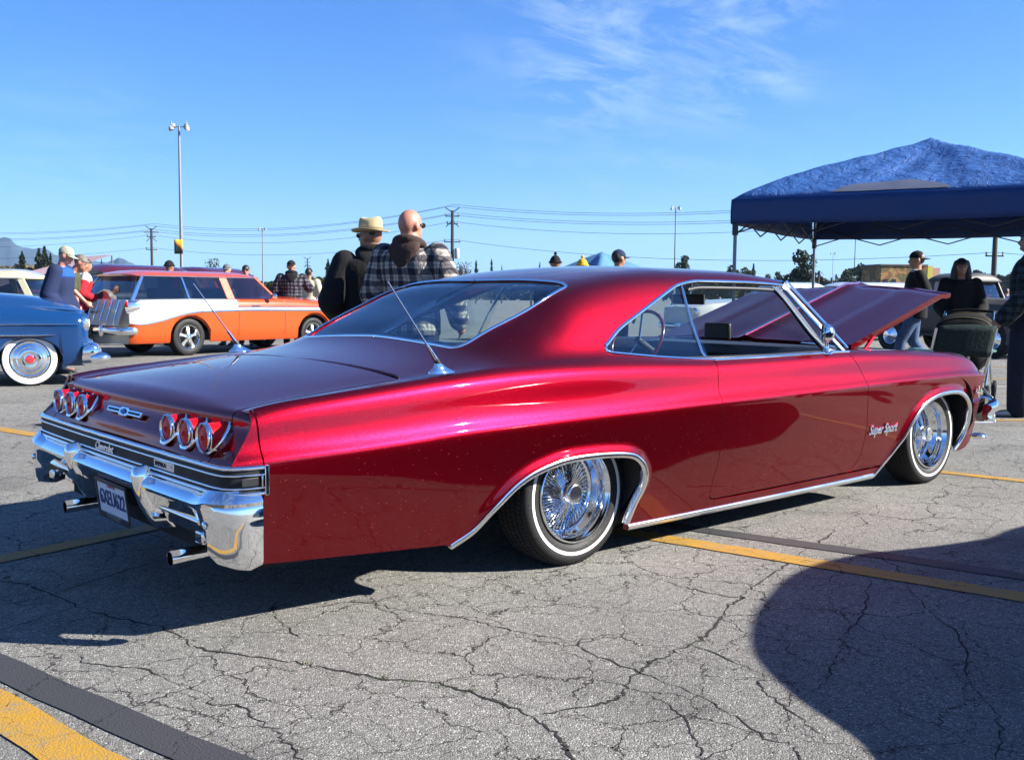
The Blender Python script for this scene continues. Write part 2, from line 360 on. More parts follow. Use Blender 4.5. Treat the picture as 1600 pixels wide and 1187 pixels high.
def dens(pts, d):
    out = []
    for a, b in zip(pts[:-1], pts[1:]):
        n = max(1, int(math.hypot(a[0]-b[0], a[1]-b[1])/d)); out += [(a[0]+(b[0]-a[0])*k/n, a[1]+(b[1]-a[1])*k/n) for k in range(n)]
    return out+[pts[-1]]
ribbon('yellow_stall_line', [(.45, .10), (.63, -.73), (.985, -2.30), (1.45, -4.4), (2.2, -7.8)], .135, YEL, .004, 'faded yellow stall line running out from under the red car', seed=1)
ribbon('yellow_stall_line', [(-.08, 2.65), (-.62, 4.9), (-1.2, 7.6)], .13, YEL, .004, 'yellow stall line beside the rear of the blue car', seed=2)
ribbon('yellow_stall_line', [(-3.3, .33), (-1.84, .725), (-1.09, .915), (.6, 1.33)], .115, YEL, .0052, 'yellow cross line in the shadow behind the red car', seed=3)
ribbon('yellow_stall_line', [(-2.36, -.45), (-2.262, -1.02), (-2.205, -1.40), (-2.0, -2.4), (-1.5, -4.4)], .138, YEL, .004, 'worn yellow stall line in the near left corner', seed=4)
ribbon('yellow_stall_line', [(3.25, .6), (3.47, -.75), (3.56, -1.25), (3.95, -3.3), (4.6, -6.5)], .10, YEL, .004, 'thin yellow line by the front wheel of the red car', seed=5)
ribbon('tar_strip', [(-2.26, -.15), (-2.20, -.50), (-2.115, -.93), (-2.04, -1.27), (-1.96, -1.62), (-1.75, -2.4), (-1.3, -4.4)], .115, TAR, .0035, 'black sealer strip beside the near yellow line', seed=6, jit=.006)
ribbon('tar_strip', [(.80, -.25), (.905, -.72), (1.18, -1.72), (1.6, -3.6)], .115, TAR, .0035, 'black sealer strip beside the yellow line in front of the rear wheel', seed=7, jit=.006)
for i, (c, ln, m, w, lab) in enumerate([((14.21, 3.72), 9, YEL, .10, 'yellow stall line far behind the lawn chair'), ((11.6, 2.55), 9, YEL, .10, 'yellow stall line between the chair and the dark truck'), ((10.35, 1.98), 7, WHL, .09, 'thin white line beyond the standing man'), ((6.50, .42), 5, YEL, .10, 'yellow line under the shoes of the standing man'), ((19.9, 5.8), 12, YEL, .12, 'farthest yellow stall line on the right')]):
    d = Vector((.80, -.60)); ribbon('stall_line', [(c[0]-d.x*ln*.5, c[1]-d.y*ln*.5), c, (c[0]+d.x*ln*.5, c[1]+d.y*ln*.5)], w, m, .004, lab, seed=20+i, jit=.006)
CRK = mat('crack_fill', (.007, .006, .005), .95, var=.3, scale=40)
CR = [[(-2.4, .75), (-1.925, 0.381), (-1.836, 0.117), (-1.775, -0.26), (-1.664, -0.561), (-1.656, -0.801), (-1.629, -0.886), (-1.492, -1.133), (-1.417, -1.273), (-1.342, -1.438), (-1.244, -1.559), (-1.202, -1.744), (-1.193, -1.923), (-1.237, -2.094), (-1.28, -2.185), (-1.35, -2.5)],
 [(1.437, -1.214), (1.116, -1.32), (.83, -1.385), (0.66, -1.452), (0.224, -1.578), (0.145, -1.622), (0.042, -1.641), (-0.102, -1.717), (-0.348, -1.821), (-0.533, -1.841), (-0.628, -1.858), (-0.78, -1.905), (-0.893, -1.971), (-0.984, -1.984), (-1.193, -1.923)],
 [(-1.795, -1.249), (-1.815, -1.292), (-1.758, -1.351), (-1.763, -1.528), (-1.771, -1.647), (-1.795, -1.754), (-1.85, -2.0)],
 [(-1.955, -0.645), (-1.966, -0.747), (-1.851, -0.926), (-1.795, -1.249)], [(-2.009, 0.051), (-1.879, 0.046), (-1.799, 0.086), (-1.477, 0.234), (-1.317, 0.3), (-.9, .5)],
 [(-0.405, -1.773), (-0.443, -2.118), (-0.542, -2.2), (-0.641, -2.395), (-0.731, -2.566)],
 [(-0.413, -1.64), (-0.688, -1.579), (-0.72, -1.888), (-0.733, -2.164), (-0.816, -2.396), (-0.795, -2.478), (-0.852, -2.544), (-.9, -2.8)],
 [(-1.332, -0.654), (-1.225, -0.595), (-1.173, -0.689), (-0.989, -0.74), (-0.91, -0.955), (-0.814, -1.129), (-0.765, -1.349), (-0.679, -1.571)], [(-1.362, -0.98), (-1.323, -0.8), (-1.279, -0.601)],
 [(-0.833, -1.99), (-0.854, -2.15), (-0.997, -2.343), (-1.039, -2.387), (-1.1, -2.6)], [(0.807, -1.765), (0.392, -1.98), (0.021, -2.127), (-0.222, -2.231), (-0.355, -2.292), (-0.572, -2.328)],
 [(1.079, -1.728), (0.755, -1.959), (0.318, -2.373), (-0.007, -2.549), (-0.218, -2.737), (-0.481, -2.854)], [(0.114, -1.134), (0.091, -1.356), (0.123, -1.55), (0.262, -1.822), (0.254, -2.011)]]
def crack(pts, k, w):
    rnd = random.Random(k); P = catmull([np.array(p) for p in pts], 10); P = [p+np.array([rnd.gauss(0, .006), rnd.gauss(0, .006)]) for p in P]
    n = len(P); L, R = [], []; ww = [w*(.25+1.1*abs(math.sin(i*.13+k)+rnd.gauss(0, .35)))*min(1, i/4+.2, (n-1-i)/4+.2) for i in range(n)]
    for i in range(n):
        t = P[min(i+1, n-1)]-P[max(i-1, 0)]; t /= np.linalg.norm(t)+1e-9; q = np.array([-t[1], t[0]])
        a, b = P[i]+q*ww[i]/2, P[i]-q*ww[i]/2; L.append((*a, .0016)); R.append((*b, .0016))
    return [L, R]
mb = MB()
for k, c in enumerate(CR): mb.grid(crack(c, k, 0.0075 if k < 2 else .0042))
tag(mb.build('pavement_cracks', CRK, smooth=False), 'dark open cracks wandering across the near asphalt', kind='structure')

def weeds():
    rnd = random.Random(8); mb = MB()
    for cx, cy in ((-1.342, -1.438), (-1.30, -1.50), (-1.46, -1.19), (-1.25, -1.60), (-.63, -1.858), (-.35, -1.82), (-1.215, -1.68)):
        for _ in range(16):
            x, y, h = cx+rnd.gauss(0, .014), cy+rnd.gauss(0, .010), rnd.uniform(.005, .014); a = rnd.uniform(0, 6.28); dx, dy = .0018*math.cos(a), .0018*math.sin(a)
            mb.add([(x-dx, y-dy, .001), (x+dx, y+dy, .001), (x+rnd.gauss(0, .006), y+rnd.gauss(0, .006), h)], [(0, 1, 2)])
    tag(mb.build('weeds', mat('weed_green', (.035, .06, .012), .8), smooth=False), 'tiny green weeds sprouting from the near cracks', kind='stuff')
weeds()
# ================================================================== the red coupe: analytic body surface
def bez_rows(ytab, ztab):
    """ytab/ztab: list of callables of x -> evaluator P(x,v), cubic B-spline across the rows"""
    K = len(ytab)
    def P(x, v):
        x = np.atleast_1d(np.asarray(x, float)); v = np.atleast_1d(np.asarray(v, float)); x, v = np.broadcast_arrays(x, v)
        Y = np.stack([f(x) for f in ytab]); Z = np.stack([f(x) for f in ztab])
        Y = np.concatenate([2*Y[:1]-Y[1:2], Y, -Y[-2:-1]]); Z = np.concatenate([2*Z[:1]-Z[1:2], Z, Z[-2:-1]])
        vv = np.clip(v, 0, K-1-1e-9); i = np.floor(vv).astype(int); t = vv-i; idx = np.arange(len(x))
        w = [(1-t)**3/6, (3*t**3-6*t**2+4)/6, (-3*t**3+3*t**2+3*t+1)/6, t**3/6]
        y = sum(w[k]*Y[np.clip(i+k, 0, K+1), idx] for k in range(4)); z = sum(w[k]*Z[np.clip(i+k, 0, K+1), idx] for k in range(4))
        return np.stack([x, y, z], 1)
    return P
_T = lambda *p: pchip([a for a, b in p], [b for a, b in p])
YC = _T((-1.65, .940), (-1.45, .962), (-1, .975), (0, .988), (1, .995), (2, .988), (3, .962), (3.45, .935), (3.70, .895))
ZC = _T((-1.65, .588), (-1.47, .597), (-1.19, .602), (-.9, .612), (-.65, .624), (-.23, .631), (.25, .638), (.81, .646), (1.4, .650), (2.07, .655), (2.75, .660), (3.09, .660), (3.46, .652), (3.70, .640))
YR = _T((-1.65, .880), (-1.2, .900), (-.6, .906), (0, .912), (.5, .908), (1, .900), (2, .895), (3, .872), (3.5, .845), (3.70, .82))
ZR = _T((-1.65, .700), (-1.53, .748), (-1.45, .768), (-1.33, .785), (-1.2, .796), (-1, .812), (-.8, .828), (-.6, .841), (-.4, .850), (-.1, .855), (.3, .850), (.6, .842), (.86, .835), (1.3, .835), (2, .838), (2.5, .826), (3.0, .802), (3.3, .785), (3.45, .768), (3.55, .742), (3.62, .70), (3.70, .645))
def lin(t, dy): return (lambda x: YC(x)+(YR(x)-YC(x))*t+dy), (lambda x: ZC(x)+(ZR(x)-ZC(x))*t)
SIDE = [((lambda x: YC(x)-.105), (lambda x: 0*x+.03)),
        ((lambda x: YC(x)-.072), (lambda x: 0*x+.13)),
        ((lambda x: YC(x)-.047), (lambda x: 0*x+.24)),
        ((lambda x: YC(x)-.027), (lambda x: 0*x+.35)),
        ((lambda x: YC(x)-.012), (lambda x: 0*x+.46)),
        ((lambda x: YC(x)-.003), (lambda x: ZC(x)-.085)),
        ((lambda x: YC(x)+.002), (lambda x: ZC(x)-.018)),
        ((lambda x: YC(x)+.001), (lambda x: ZC(x)+.006)),
        lin(.16, -.005), lin(.38, -.004), lin(.64, .008), lin(.86, .014), ((lambda x: YR(x)-.006), (lambda x: ZR(x)+.003))]
V_CREASE = 6.6; V_RIDGE = 12.0
KX = [-1.65, -1.45, -1.2, -.85, -.62, -.46, -.30, -.12, .10, .30, .60, .90, 1.40, 1.80, 2.10]
def tab(vals): return pchip(KX, vals)
_zr = [float(ZR(k)) for k in KX]
#            -1.65  -1.2   -.85   -.62   -.46   -.30   -.12   .10    .30    .60    .90    1.40   1.80   2.10
R_Y = [
 tab([.862, .869, .872, .876, .878, .880, .884, .886, .886, .884, .880, .876, .874, .872, .87]),
 tab([.830, .834, .835, .838, .840, .842, .852, .856, .856, .854, .852, .850, .850, .848, .846]),
 tab([.780, .783, .785, .790, .785, .770, .780, .806, .806, .802, .796, .792, .790, .788, .786]),
 tab([.700, .706, .710, .715, .705, .680, .705, .735, .752, .746, .738, .728, .722, .720, .718]),
 tab([.600, .606, .610, .620, .620, .605, .635, .675, .698, .690, .680, .668, .660, .658, .656]),
 tab([.480, .486, .490, .500, .510, .545, .585, .625, .646, .640, .630, .618, .610, .606, .604]),
 tab([.340, .345, .350, .360, .370, .400, .450, .505, .520, .520, .520, .520, .520, .52, .52]),
 tab([.170, .173, .175, .180, .190, .210, .250, .260, .260, .260, .260, .260, .260, .26, .26]),
 tab([0.]*15)]
R_Z = [
 tab([0.694, 0.762, 0.790, 0.822, 0.842, .856, .862, .866, .866, .862, .850, .842, .842, .846, .848]),
 tab([0.690, 0.754, 0.784, 0.818, 0.842, .866, .885, .895, .898, .892, .880, .875, .875, .878, .88]),
 tab([0.690, 0.752, 0.783, 0.819, 0.848, .880, .925, .965, .985, .985, .975, .970, .970, .972, .97]),
 tab([0.694, 0.755, 0.789, 0.828, 0.860, .898, .965, 1.022, 1.068, 1.085, 1.085, 1.085, 1.085, 1.085, 1.08]),
 tab([0.700, 0.760, 0.797, 0.838, 0.870, .910, .985, 1.052, 1.126, 1.160, 1.178, 1.188, 1.188, 1.180, 1.15]),
 tab([0.706, 0.765, 0.804, 0.846, 0.879, .918, .992, 1.066, 1.154, 1.196, 1.228, 1.240, 1.240, 1.222, 1.18]),
 tab([0.712, 0.769, 0.812, 0.853, 0.886, .926, 1.002, 1.078, 1.172, 1.217, 1.255, 1.270, 1.268, 1.240, 1.20]),
 tab([0.716, 0.772, 0.817, 0.859, 0.892, .932, 1.010, 1.086, 1.184, 1.230, 1.270, 1.285, 1.283, 1.252, 1.21]),
 tab([0.718, 0.773, 0.819, 0.861, 0.894, .934, 1.013, 1.090, 1.188, 1.234, 1.275, 1.290, 1.288, 1.256, 1.21])]
SR = bez_rows([a for a, b in SIDE]+R_Y, [b for a, b in SIDE]+R_Z)
V_MID = len(SIDE)+len(R_Y)-1     # centre line (21)
# front fender: top runs inboard to the hood opening
KF = [1.7, 2.1, 2.6, 3.0, 3.3, 3.5, 3.62, 3.70]
F_Y = [pchip(KF, [.872, .868, .862, .85, .835, .82, .80, .78]), pchip(KF, [.82]*5+[.80, .78, .76]), pchip(KF, [.755]*5+[.74, .73, .72]), pchip(KF, [.70]*8), pchip(KF, [.66]*8)]
_fz = lambda x, d: ZR(x)+d
F_Z = [lambda x: _fz(x, .006), lambda x: _fz(x, .008), lambda x: _fz(x, .009), lambda x: _fz(x, .009), lambda x: _fz(x, .009)]
SF = bez_rows([a for a, b in SIDE]+F_Y, [b for a, b in SIDE]+F_Z)
# wheel openings, traced (x,z)
ARCH_R = [(-.700, .196), (-.604, .242), (-.537, .307), (-.470, .368), (-.400, .414), (-.311, .448), (-.179, .474), (-.027, .478), (.110, .471), (.200, .459), (.250, .438), (.288, .405), (.308, .365), (.311, .310), (.295, .262), (.276, .210), (.250, .120)]
ARCH_F = [(2.295, .120), (2.368, .176), (2.450, .238), (2.512, .305), (2.566, .372), (2.620, .430), (2.680, .480), (2.770, .526), (2.897, .555), (3.020, .563), (3.120, .561), (3.200, .551), (3.275, .526), (3.345, .484), (3.386, .434), (3.402, .378), (3.405, .320), (3.392, .262), (3.360, .218), (3.312, .180)]
ARP = np.array(catmull(ARCH_R, 7)); AFP = np.array(catmull(ARCH_F, 6))
def flare(P):
    """rolled lip of the wheel openings"""
    q = P[:, [0, 2]]; out = np.zeros(len(P))
    for A, zlo in ((ARP, .22), (AFP, .22)):
        d = np.full(len(P), 9.)
        for i in range(len(A)-1):
            a, b = A[i], A[i+1]; ab = b-a; t = np.clip(((q-a)@ab)/(ab@ab), 0, 1)
            d = np.minimum(d, np.linalg.norm(q-(a+t[:, None]*ab), axis=1))
        k = .018*(1-smooth01(d/.058))*smooth01((P[:, 2]-zlo)/.15)*(1-smooth01((P[:, 2]-.59)/.055))
        out = np.maximum(out, k)
    return out
def mk(S):
    def Q(x, v):
        P = S(x, v); lo = P[:, 2] < .66
        if lo.any():
            P = P.copy(); P[lo, 1] += flare(P[lo])
        return P
    return Q
QR, QF = mk(SR), mk(SF)
def v_of_z(S, x, z, v0=0., v1=V_RIDGE):
    x = np.atleast_1d(x).astype(float); z = np.atleast_1d(z).astype(float); a = np.full(len(x), v0); b = np.full(len(x), v1)
    for _ in range(40):
        m = (a+b)/2; zz = S(x, m)[:, 2]; up = zz < z; a = np.where(up, m, a); b = np.where(up, b, m)
    return (a+b)/2
def v_of_y(S, x, y, v0=V_RIDGE, v1=None):
    v1 = V_MID if v1 is None else v1
    x = np.atleast_1d(x).astype(float); y = np.atleast_1d(y).astype(float); a = np.full(len(x), v0); b = np.full(len(x), v1)
    for _ in range(40):
        m = (a+b)/2; yy = S(x, m)[:, 1]; out = yy > y; a = np.where(out, m, a); b = np.where(out, b, m)
    return (a+b)/2
# ------------------------------------------------------------------ panels cut from the surface
WS = .075     # metric of one spline row
def seg_xz(S, pts, n=4, curve=False, v0=0., v1=V_RIDGE):
    p = catmull(pts, n) if curve else dens(pts, .03); p = np.array(p)
    return list(zip(p[:, 0], v_of_z(S, p[:, 0], p[:, 1], v0, v1)))
def seg_xy(S, pts, curve=False, v0=V_RIDGE, v1=None):
    p = np.array(catmull(pts, 5) if curve else dens(pts, .035)); return list(zip(p[:, 0], v_of_y(S, p[:, 0], p[:, 1], v0, v1)))
def seg_xv(pts):
    out = []
    for a, b in zip(pts[:-1], pts[1:]):
        n = max(1, int(max(abs(a[0]-b[0])/.035, abs(a[1]-b[1])/.4))); out += [(a[0]+(b[0]-a[0])*k/n, a[1]+(b[1]-a[1])*k/n) for k in range(n)]
    return out+[pts[-1]]
def dens(pts, d):
    out = []
    for a, b in zip(pts[:-1], pts[1:]):
        n = max(1, int(math.hypot(a[0]-b[0], a[1]-b[1])/d)); out += [(a[0]+(b[0]-a[0])*k/n, a[1]+(b[1]-a[1])*k/n) for k in range(n)]
    return out+[pts[-1]]
def snorm(S, x, v):
    e = 1e-3; a = S(x+e, v)-S(x-e, v); b = S(x, v+8e-3)-S(x, v-8e-3); n = np.cross(b, a); n /= np.linalg.norm(n, axis=1)[:, None]+1e-12
    return n
def poly_offset(P, d):
    """shrink closed 2-D outline by d"""
    P = np.array(P); A = .5*np.sum(P[:, 0]*np.roll(P[:, 1], -1)-np.roll(P[:, 0], -1)*P[:, 1]); s = 1 if A > 0 else -1
    e1 = P-np.roll(P, 1, 0); e2 = np.roll(P, -1, 0)-P
    n = lambda e: np.stack([-e[:, 1], e[:, 0]], 1)/(np.linalg.norm(e, axis=1)[:, None]+1e-12)*s
    m = n(e1)+n(e2); m /= np.maximum(np.sum(m*m, 1)[:, None]/2, .5)
    return P+m*d
def dedupe(P, tol=2e-3):
    out = [P[0]]
    for p in P[1:]:
        if math.hypot(p[0]-out[-1][0], (p[1]-out[-1][1])*WS) > tol: out.append(p)
    if math.hypot(out[0][0]-out[-1][0], (out[0][1]-out[-1][1])*WS) < tol: out.pop()
    return out
def tri_fill(outline, du, dw, extra=None):
    """outline in metric (u,w) -> verts, tris, number of boundary verts"""
    P = np.array(outline); nb = len(P); u0, w0 = P.min(0); u1, w1 = P.max(0)
    g = [(u, w) for i, u in enumerate(np.arange(u0+du/2, u1, du)) for w in np.arange(w0+(dw/2 if i % 2 else dw), w1, dw)]
    g = np.array(g) if len(g) else np.zeros((0, 2))
    if extra is not None: g = np.concatenate([g[np.min(np.linalg.norm(g[:, None]-extra[None], axis=2), axis=1) > .011], extra])
    if len(g):
        inside = np.zeros(len(g), bool); d = np.full(len(g), 9.)
        for i in range(nb):
            a, b = P[i], P[(i+1) % nb]
            c = ((a[1] > g[:, 1]) != (b[1] > g[:, 1]))
            with np.errstate(divide='ignore', invalid='ignore'):
                xi = (b[0]-a[0])*(g[:, 1]-a[1])/(b[1]-a[1])+a[0]
            inside ^= c & (g[:, 0] < xi)
            ab = b-a; t = np.clip(((g-a)@ab)/(ab@ab+1e-12), 0, 1); d = np.minimum(d, np.linalg.norm(g-(a+t[:, None]*ab), axis=1))
        g = g[inside & (d > (min(du, dw)*.35 if extra is None else .003))]
    V = [Vector((float(p[0]), float(p[1]))) for p in list(P)+list(g)]
    r = delaunay_2d_cdt(V, [], [list(range(nb))], 1, 1e-6)
    V2 = np.array([[v.x, v.y] for v in r[0]]); F = [tuple(f) for f in r[2]]
    return V2, F
def mesh_custom(name, V, F, NV, m, parent, mirror=False, center_weld=False):
    V = np.array(V); NV = np.array(NV)
    if mirror: V = V*[1, -1, 1]; NV = NV*[1, -1, 1]; F = [f[::-1] for f in F]
    me = bpy.data.meshes.new(name); me.from_pydata(V.tolist(), [], [list(f) for f in F])
    me.materials.append(m); me.polygons.foreach_set('use_smooth', [True]*len(me.polygons)); me.update()
    me.normals_split_custom_set_from_vertices(NV.tolist())
    o = bpy.data.objects.new(name, me); return link(o, parent)
def panel(name, S, outline, m, parent, side='R', gap=.0022, du=.032, dw=.022, flange=.014, inset=0., whole=False, fine=False):
    """side R is -y (the side the photo shows)"""
    O = dedupe(outline); O2 = [(p[0], p[1]*WS) for p in O]
    if gap: O2 = [(q[0], q[1]) for q in poly_offset(O2, gap)]
    if whole: O2 = [(q[0], V_MID*WS if abs(o[1]-V_MID) < 1e-6 else q[1]) for q, o in zip(O2, O)]
    ex = None
    if fine:      # follow the rolled wheel lips closely
        ex = []
        for A, cen in ((ARP, (-.02, .22)), (AFP, (2.98, .30))):
            d = A-np.roll(A, 1, 0); d[0] = d[1]; nn = np.stack([-d[:, 1], d[:, 0]], 1); nn /= np.linalg.norm(nn, axis=1)[:, None]+1e-9
            for h in (.010, .020, .030, .040, .050, .060, .072): ex.append(A+nn*h)
        ex = np.concatenate(ex); ex = ex[(ex[:, 1] > .15) & (ex[:, 1] < .66)]
        ex = np.stack([ex[:, 0], v_of_z(S, ex[:, 0], ex[:, 1])*WS], 1)
        keep = [0]
        for i in range(1, len(ex)):
            if np.min(np.linalg.norm(ex[keep]-ex[i], axis=1)) > .0055: keep.append(i)
        ex = ex[keep]
    V2, F = tri_fill(O2, du, dw, ex)
    x, v = V2[:, 0], V2[:, 1]/WS
    P = S(x, v); Nn = snorm(S, x, v)
    if whole:
        c = np.abs(v-V_MID) < 1e-4; P[c, 1] = 0; Nn[c, 1] = 0; Nn /= np.linalg.norm(Nn, axis=1)[:, None]
    if inset: P = P-Nn*inset
    # orient triangles outward
    a, b, c_ = (np.array([f[k] for f in F]) for k in range(3))
    fn = np.cross(P[b]-P[a], P[c_]-P[a]); bad = np.sum(fn*Nn[a], 1) < 0
    F = [f[::-1] if bd else f for f, bd in zip(F, bad)]
    V = P.tolist(); NL = Nn.tolist(); FF = [tuple(int(q) for q in f) for f in F]
    if flange:
        cnt = {}
        for f in FF:
            for k in range(3):
                e = (f[k], f[(k+1) % 3]); cnt[e] = 1
        bd = [e for e in cnt if (e[1], e[0]) not in cnt]
        ins = {}
        for i, j in bd:
            if whole and abs(V[i][1]) < 1e-6 and abs(V[j][1]) < 1e-6: continue
            t = P[j]-P[i]; on = np.cross(t, Nn[i]); on /= np.linalg.norm(on)+1e-12
            k0 = len(V)
            pi, pj = P[i], P[j]; qi = pi-Nn[i]*flange-on*.001; qj = pj-Nn[j]*flange-on*.001
            V += [pi.tolist(), pj.tolist(), qj.tolist(), qi.tolist()]; NL += [((on*.8+Nn[i]*.6)).tolist(), ((on*.8+Nn[j]*.6)).tolist(), on.tolist(), on.tolist()]
            FF.append((k0, k0+3, k0+2, k0+1))
    if whole:
        n0 = len(V); V = V+[[p[0], -p[1], p[2]] for p in V]; NL = NL+[[n[0], -n[1], n[2]] for n in NL]; FF = FF+[tuple(q+n0 for q in f)[::-1] for f in FF]
        return mesh_custom(name, V, FF, NL, m, parent)
    return mesh_custom(name, V, FF, NL, m, parent, mirror=(side == 'R'))
def on_surf(S, pts, side='R', lift=0.):
    """(x,v) points -> world points lifted off the surface, with normals"""
    p = np.array(pts, float); P = S(p[:, 0], p[:, 1]); n = snorm(S, p[:, 0], p[:, 1]); P = P+n*lift; s = -1 if side == 'R' else 1
    return [Vector((a[0], s*a[1], a[2])) for a in P], [Vector((a[0], s*a[1], a[2])) for a in n]
def strip(mb, P, Nn, w, h, side=None):
    """flat half-round moulding along P (points) lying on a surface with normals Nn; w width, h height"""
    rings = []; n = len(P)
    for i in range(n):
        t = (P[min(i+1, n-1)]-P[max(i-1, 0)]).normalized(); nn = Nn[i]; b = t.cross(nn).normalized(); nn = b.cross(t).normalized()
        rings.append([P[i]+b*(w/2*math.cos(a))+nn*(h*math.sin(a)) for a in (math.pi, math.pi*.8, math.pi*.62, math.pi*.5, math.pi*.38, math.pi*.2, 0, -math.pi/4, -3*math.pi/4)])
    return mb.loft(rings)

IMP = thing('maroon_coupe', 'low candy red two-door hardtop coupe with six round tail lamps, wire wheels and raised hood', 'car')
DOOR_RG = [(.845, .185), (.815, .193), (.803, .216), (.806, .275), (.817, .33), (.826, .390), (.829, .46), (.827, .527), (.822, .584), (.818, .64), (.820, .69), (.836, .744), (.852, .79), (.867, .832)]
DOOR_FG = [(2.000, .185), (2.035, .197), (2.065, .218), (2.100, .262), (2.114, .33), (2.116, .422), (2.108, .49), (2.098, .557), (2.092, .61), (2.090, .669), (2.088, .70), (2.078, .738), (2.060, .770), (2.035, .803), (2.012, .833)]
WIN_TOP = [(.189, 14.12), (.310, 14.89), (.473, 15.56), (.626, 16.13), (.807, 16.80), (.860, 17.00), (.913, 17.14), (.98, 17.28), (1.074, 17.38), (1.408, 17.38), (1.751, 17.36)]
WT = [tuple(p) for p in catmull(WIN_TOP, 4)]
def both(fn):
    for s in ('R', 'L'): fn(s)
def build_body():
    # one pressing: both quarters, roof, sills and the panel under the rear window
    o = []
    o += seg_xv([(-1.475, V_RIDGE+.6), (-1.475, 2.2)])
    o[-1:] = seg_xz(SR, [(-1.475, .256), (-.733, .205)])
    o += [(a, b) for a, b in zip(ARP[:, 0], v_of_z(SR, ARP[:, 0], ARP[:, 1]))]
    o += seg_xz(SR, [(.262, .118), (2.285, .118), (2.368, .177), (1.96, .178), (.85, .180)])
    o += seg_xz(SR, DOOR_RG, 3, True)
    o += seg_xv([(.866, 12.25), (.634, 12.95), (.383, 13.40), (.205, 13.68)])
    o += seg_xv([(.180, 13.80), (.178, 13.95)])
    o += WT
    o += seg_xv([(1.775, 17.6), (1.800, 18.6), (1.835, 19.6), (1.85, V_MID)])
    o += seg_xv([(1.80, V_MID), (.155, V_MID)])
    o += seg_xv([(.165, 20.4), (.180, 19.97), (.193, 18.9)])
    o += [tuple(p) for p in catmull([(.193, 18.82), (.185, 18.4), (.159, 18.1), (.125, 18.0), (.089, 17.92)], 4)]
    o += seg_xv([(.089, 17.90), (-.153, 17.33), (-.36, 16.86)])
    o += [tuple(p) for p in catmull([(-.37, 16.84), (-.41, 16.88), (-.435, 17.05), (-.446, 17.4)], 4)]
    o += seg_xv([(-.45, 17.9), (-.447, 19.0), (-.43, V_MID)])
    o += seg_xv([(-.46, V_MID), (-.845, V_MID)])
    o += seg_xv([(-.835, 20.3), (-.825, 19.3), (-.815, 17)])
    o += seg_xy(SR, [(-.812, .72), (-.815, .745), (-.824, .770), (-.842, .784), (-.865, .788), (-.90, .789), (-1.475, .789)])
    vl = o[-1][1]; o += seg_xv([(-1.475, vl-.12), (-1.475, V_RIDGE+.75)])
    return panel('body_shell', QR, o, PAINT, IMP, whole=True, gap=.002, fine=True)
build_body()
def door(s):
    o = seg_xz(SR, DOOR_FG, 3, True)[::-1]
    top = seg_xz(SR, DOOR_RG, 3, True)[::-1]
    o = seg_xv([(.870, V_RIDGE-.1), (1.3, V_RIDGE), (2.00, V_RIDGE-.1)])+o
    o += seg_xz(SR, [(1.97, .1845), (.86, .1845)])
    o += seg_xz(SR, DOOR_RG, 3, True)
    o = o[:-1]
    d = panel('door', QR, o, PAINT, IMP, s, gap=.0026)
    return d
both(door)
def fender(s):
    o = seg_xz(SF, DOOR_FG, 3, True)
    o += seg_xv([(2.013, V_RIDGE+.2), (2.02, 14.9), (2.03, 15.6), (2.25, 15.6), (3.50, 15.6), (3.60, 15.2)])
    o += seg_xz(SF, [(3.655, .66), (3.660, .63), (3.630, .585), (3.607, .533), (3.585, .40), (3.572, .28), (3.560, .208), (3.50, .176), (3.40, .163), (3.33, .168)])
    o += [(a, b) for a, b in zip(AFP[::-1, 0], v_of_z(SF, AFP[::-1, 0], AFP[::-1, 1]))][2:]
    o = [q for q in o if not (q[0] < 2.375 and q[1] < v_of_z(SF, 2.3, .183)[0])]+seg_xz(SF, [(2.380, .184), (2.03, .184)])
    return panel('front_fender', QF, o, PAINT, IMP, s, gap=.0026, fine=True)
both(fender)
# ---------------------------------------------------------------- rear end
XF = _T((.50, -1.600), (.585, -1.585), (.61, -1.558), (.66, -1.508), (.70, -1.482), (.735, -1.462), (.76, -1.452))
def xfas(y, z): return float(XF(z))-.045*(1-min(1, (abs(y)/.93)**2))*smooth01((z-.585)/.05)
_YT = np.linspace(0, .80, 33); _XT = (-.78, -.845, -.92, -1.04, -1.16, -1.28, -1.36, -1.42, -1.45)
_ZT = np.array([SR(np.full(33, x), v_of_y(SR, np.full(33, x), _YT))[:, 2] for x in _XT])
def deck_prof(y, ts):
    """from the deck over the edge and down the tail panel"""
    ya = abs(y)
    zz = lambda k: float(np.interp(min(ya, .80), _YT, _ZT[k]))-max(0, ya-.80)*.2
    x3 = xfas(y, .70)
    ctrl = [(_XT[k], zz(k)) for k in range(8)]
    ctrl += [(-1.452-.02*(1-ya), zz(8)-.001), (x3+.012, .748-.02*max(0, ya-.8)/.1), (x3-.006, .728), (x3-.001, .70), (xfas(y, .665), .665), (xfas(y, .63), .63), (xfas(y, .607), .607), (xfas(y, .585), .588), (xfas(y, .585)-.002, .565)]
    C = np.array(ctrl); K = len(C); C = np.concatenate([2*C[:1]-C[1:2], C, 2*C[-1:]-C[-2:-1]])
    out = []
    for t in ts:
        i = int(min(t, K-1-1e-6)); f = t-i; w = [(1-f)**3/6, (3*f**3-6*f*f+4)/6, (-3*f**3+3*f*f+3*f+1)/6, f**3/6]
        q = sum(w[k]*C[i+k] for k in range(4)); out.append((q[0], y, q[1]))
    return out
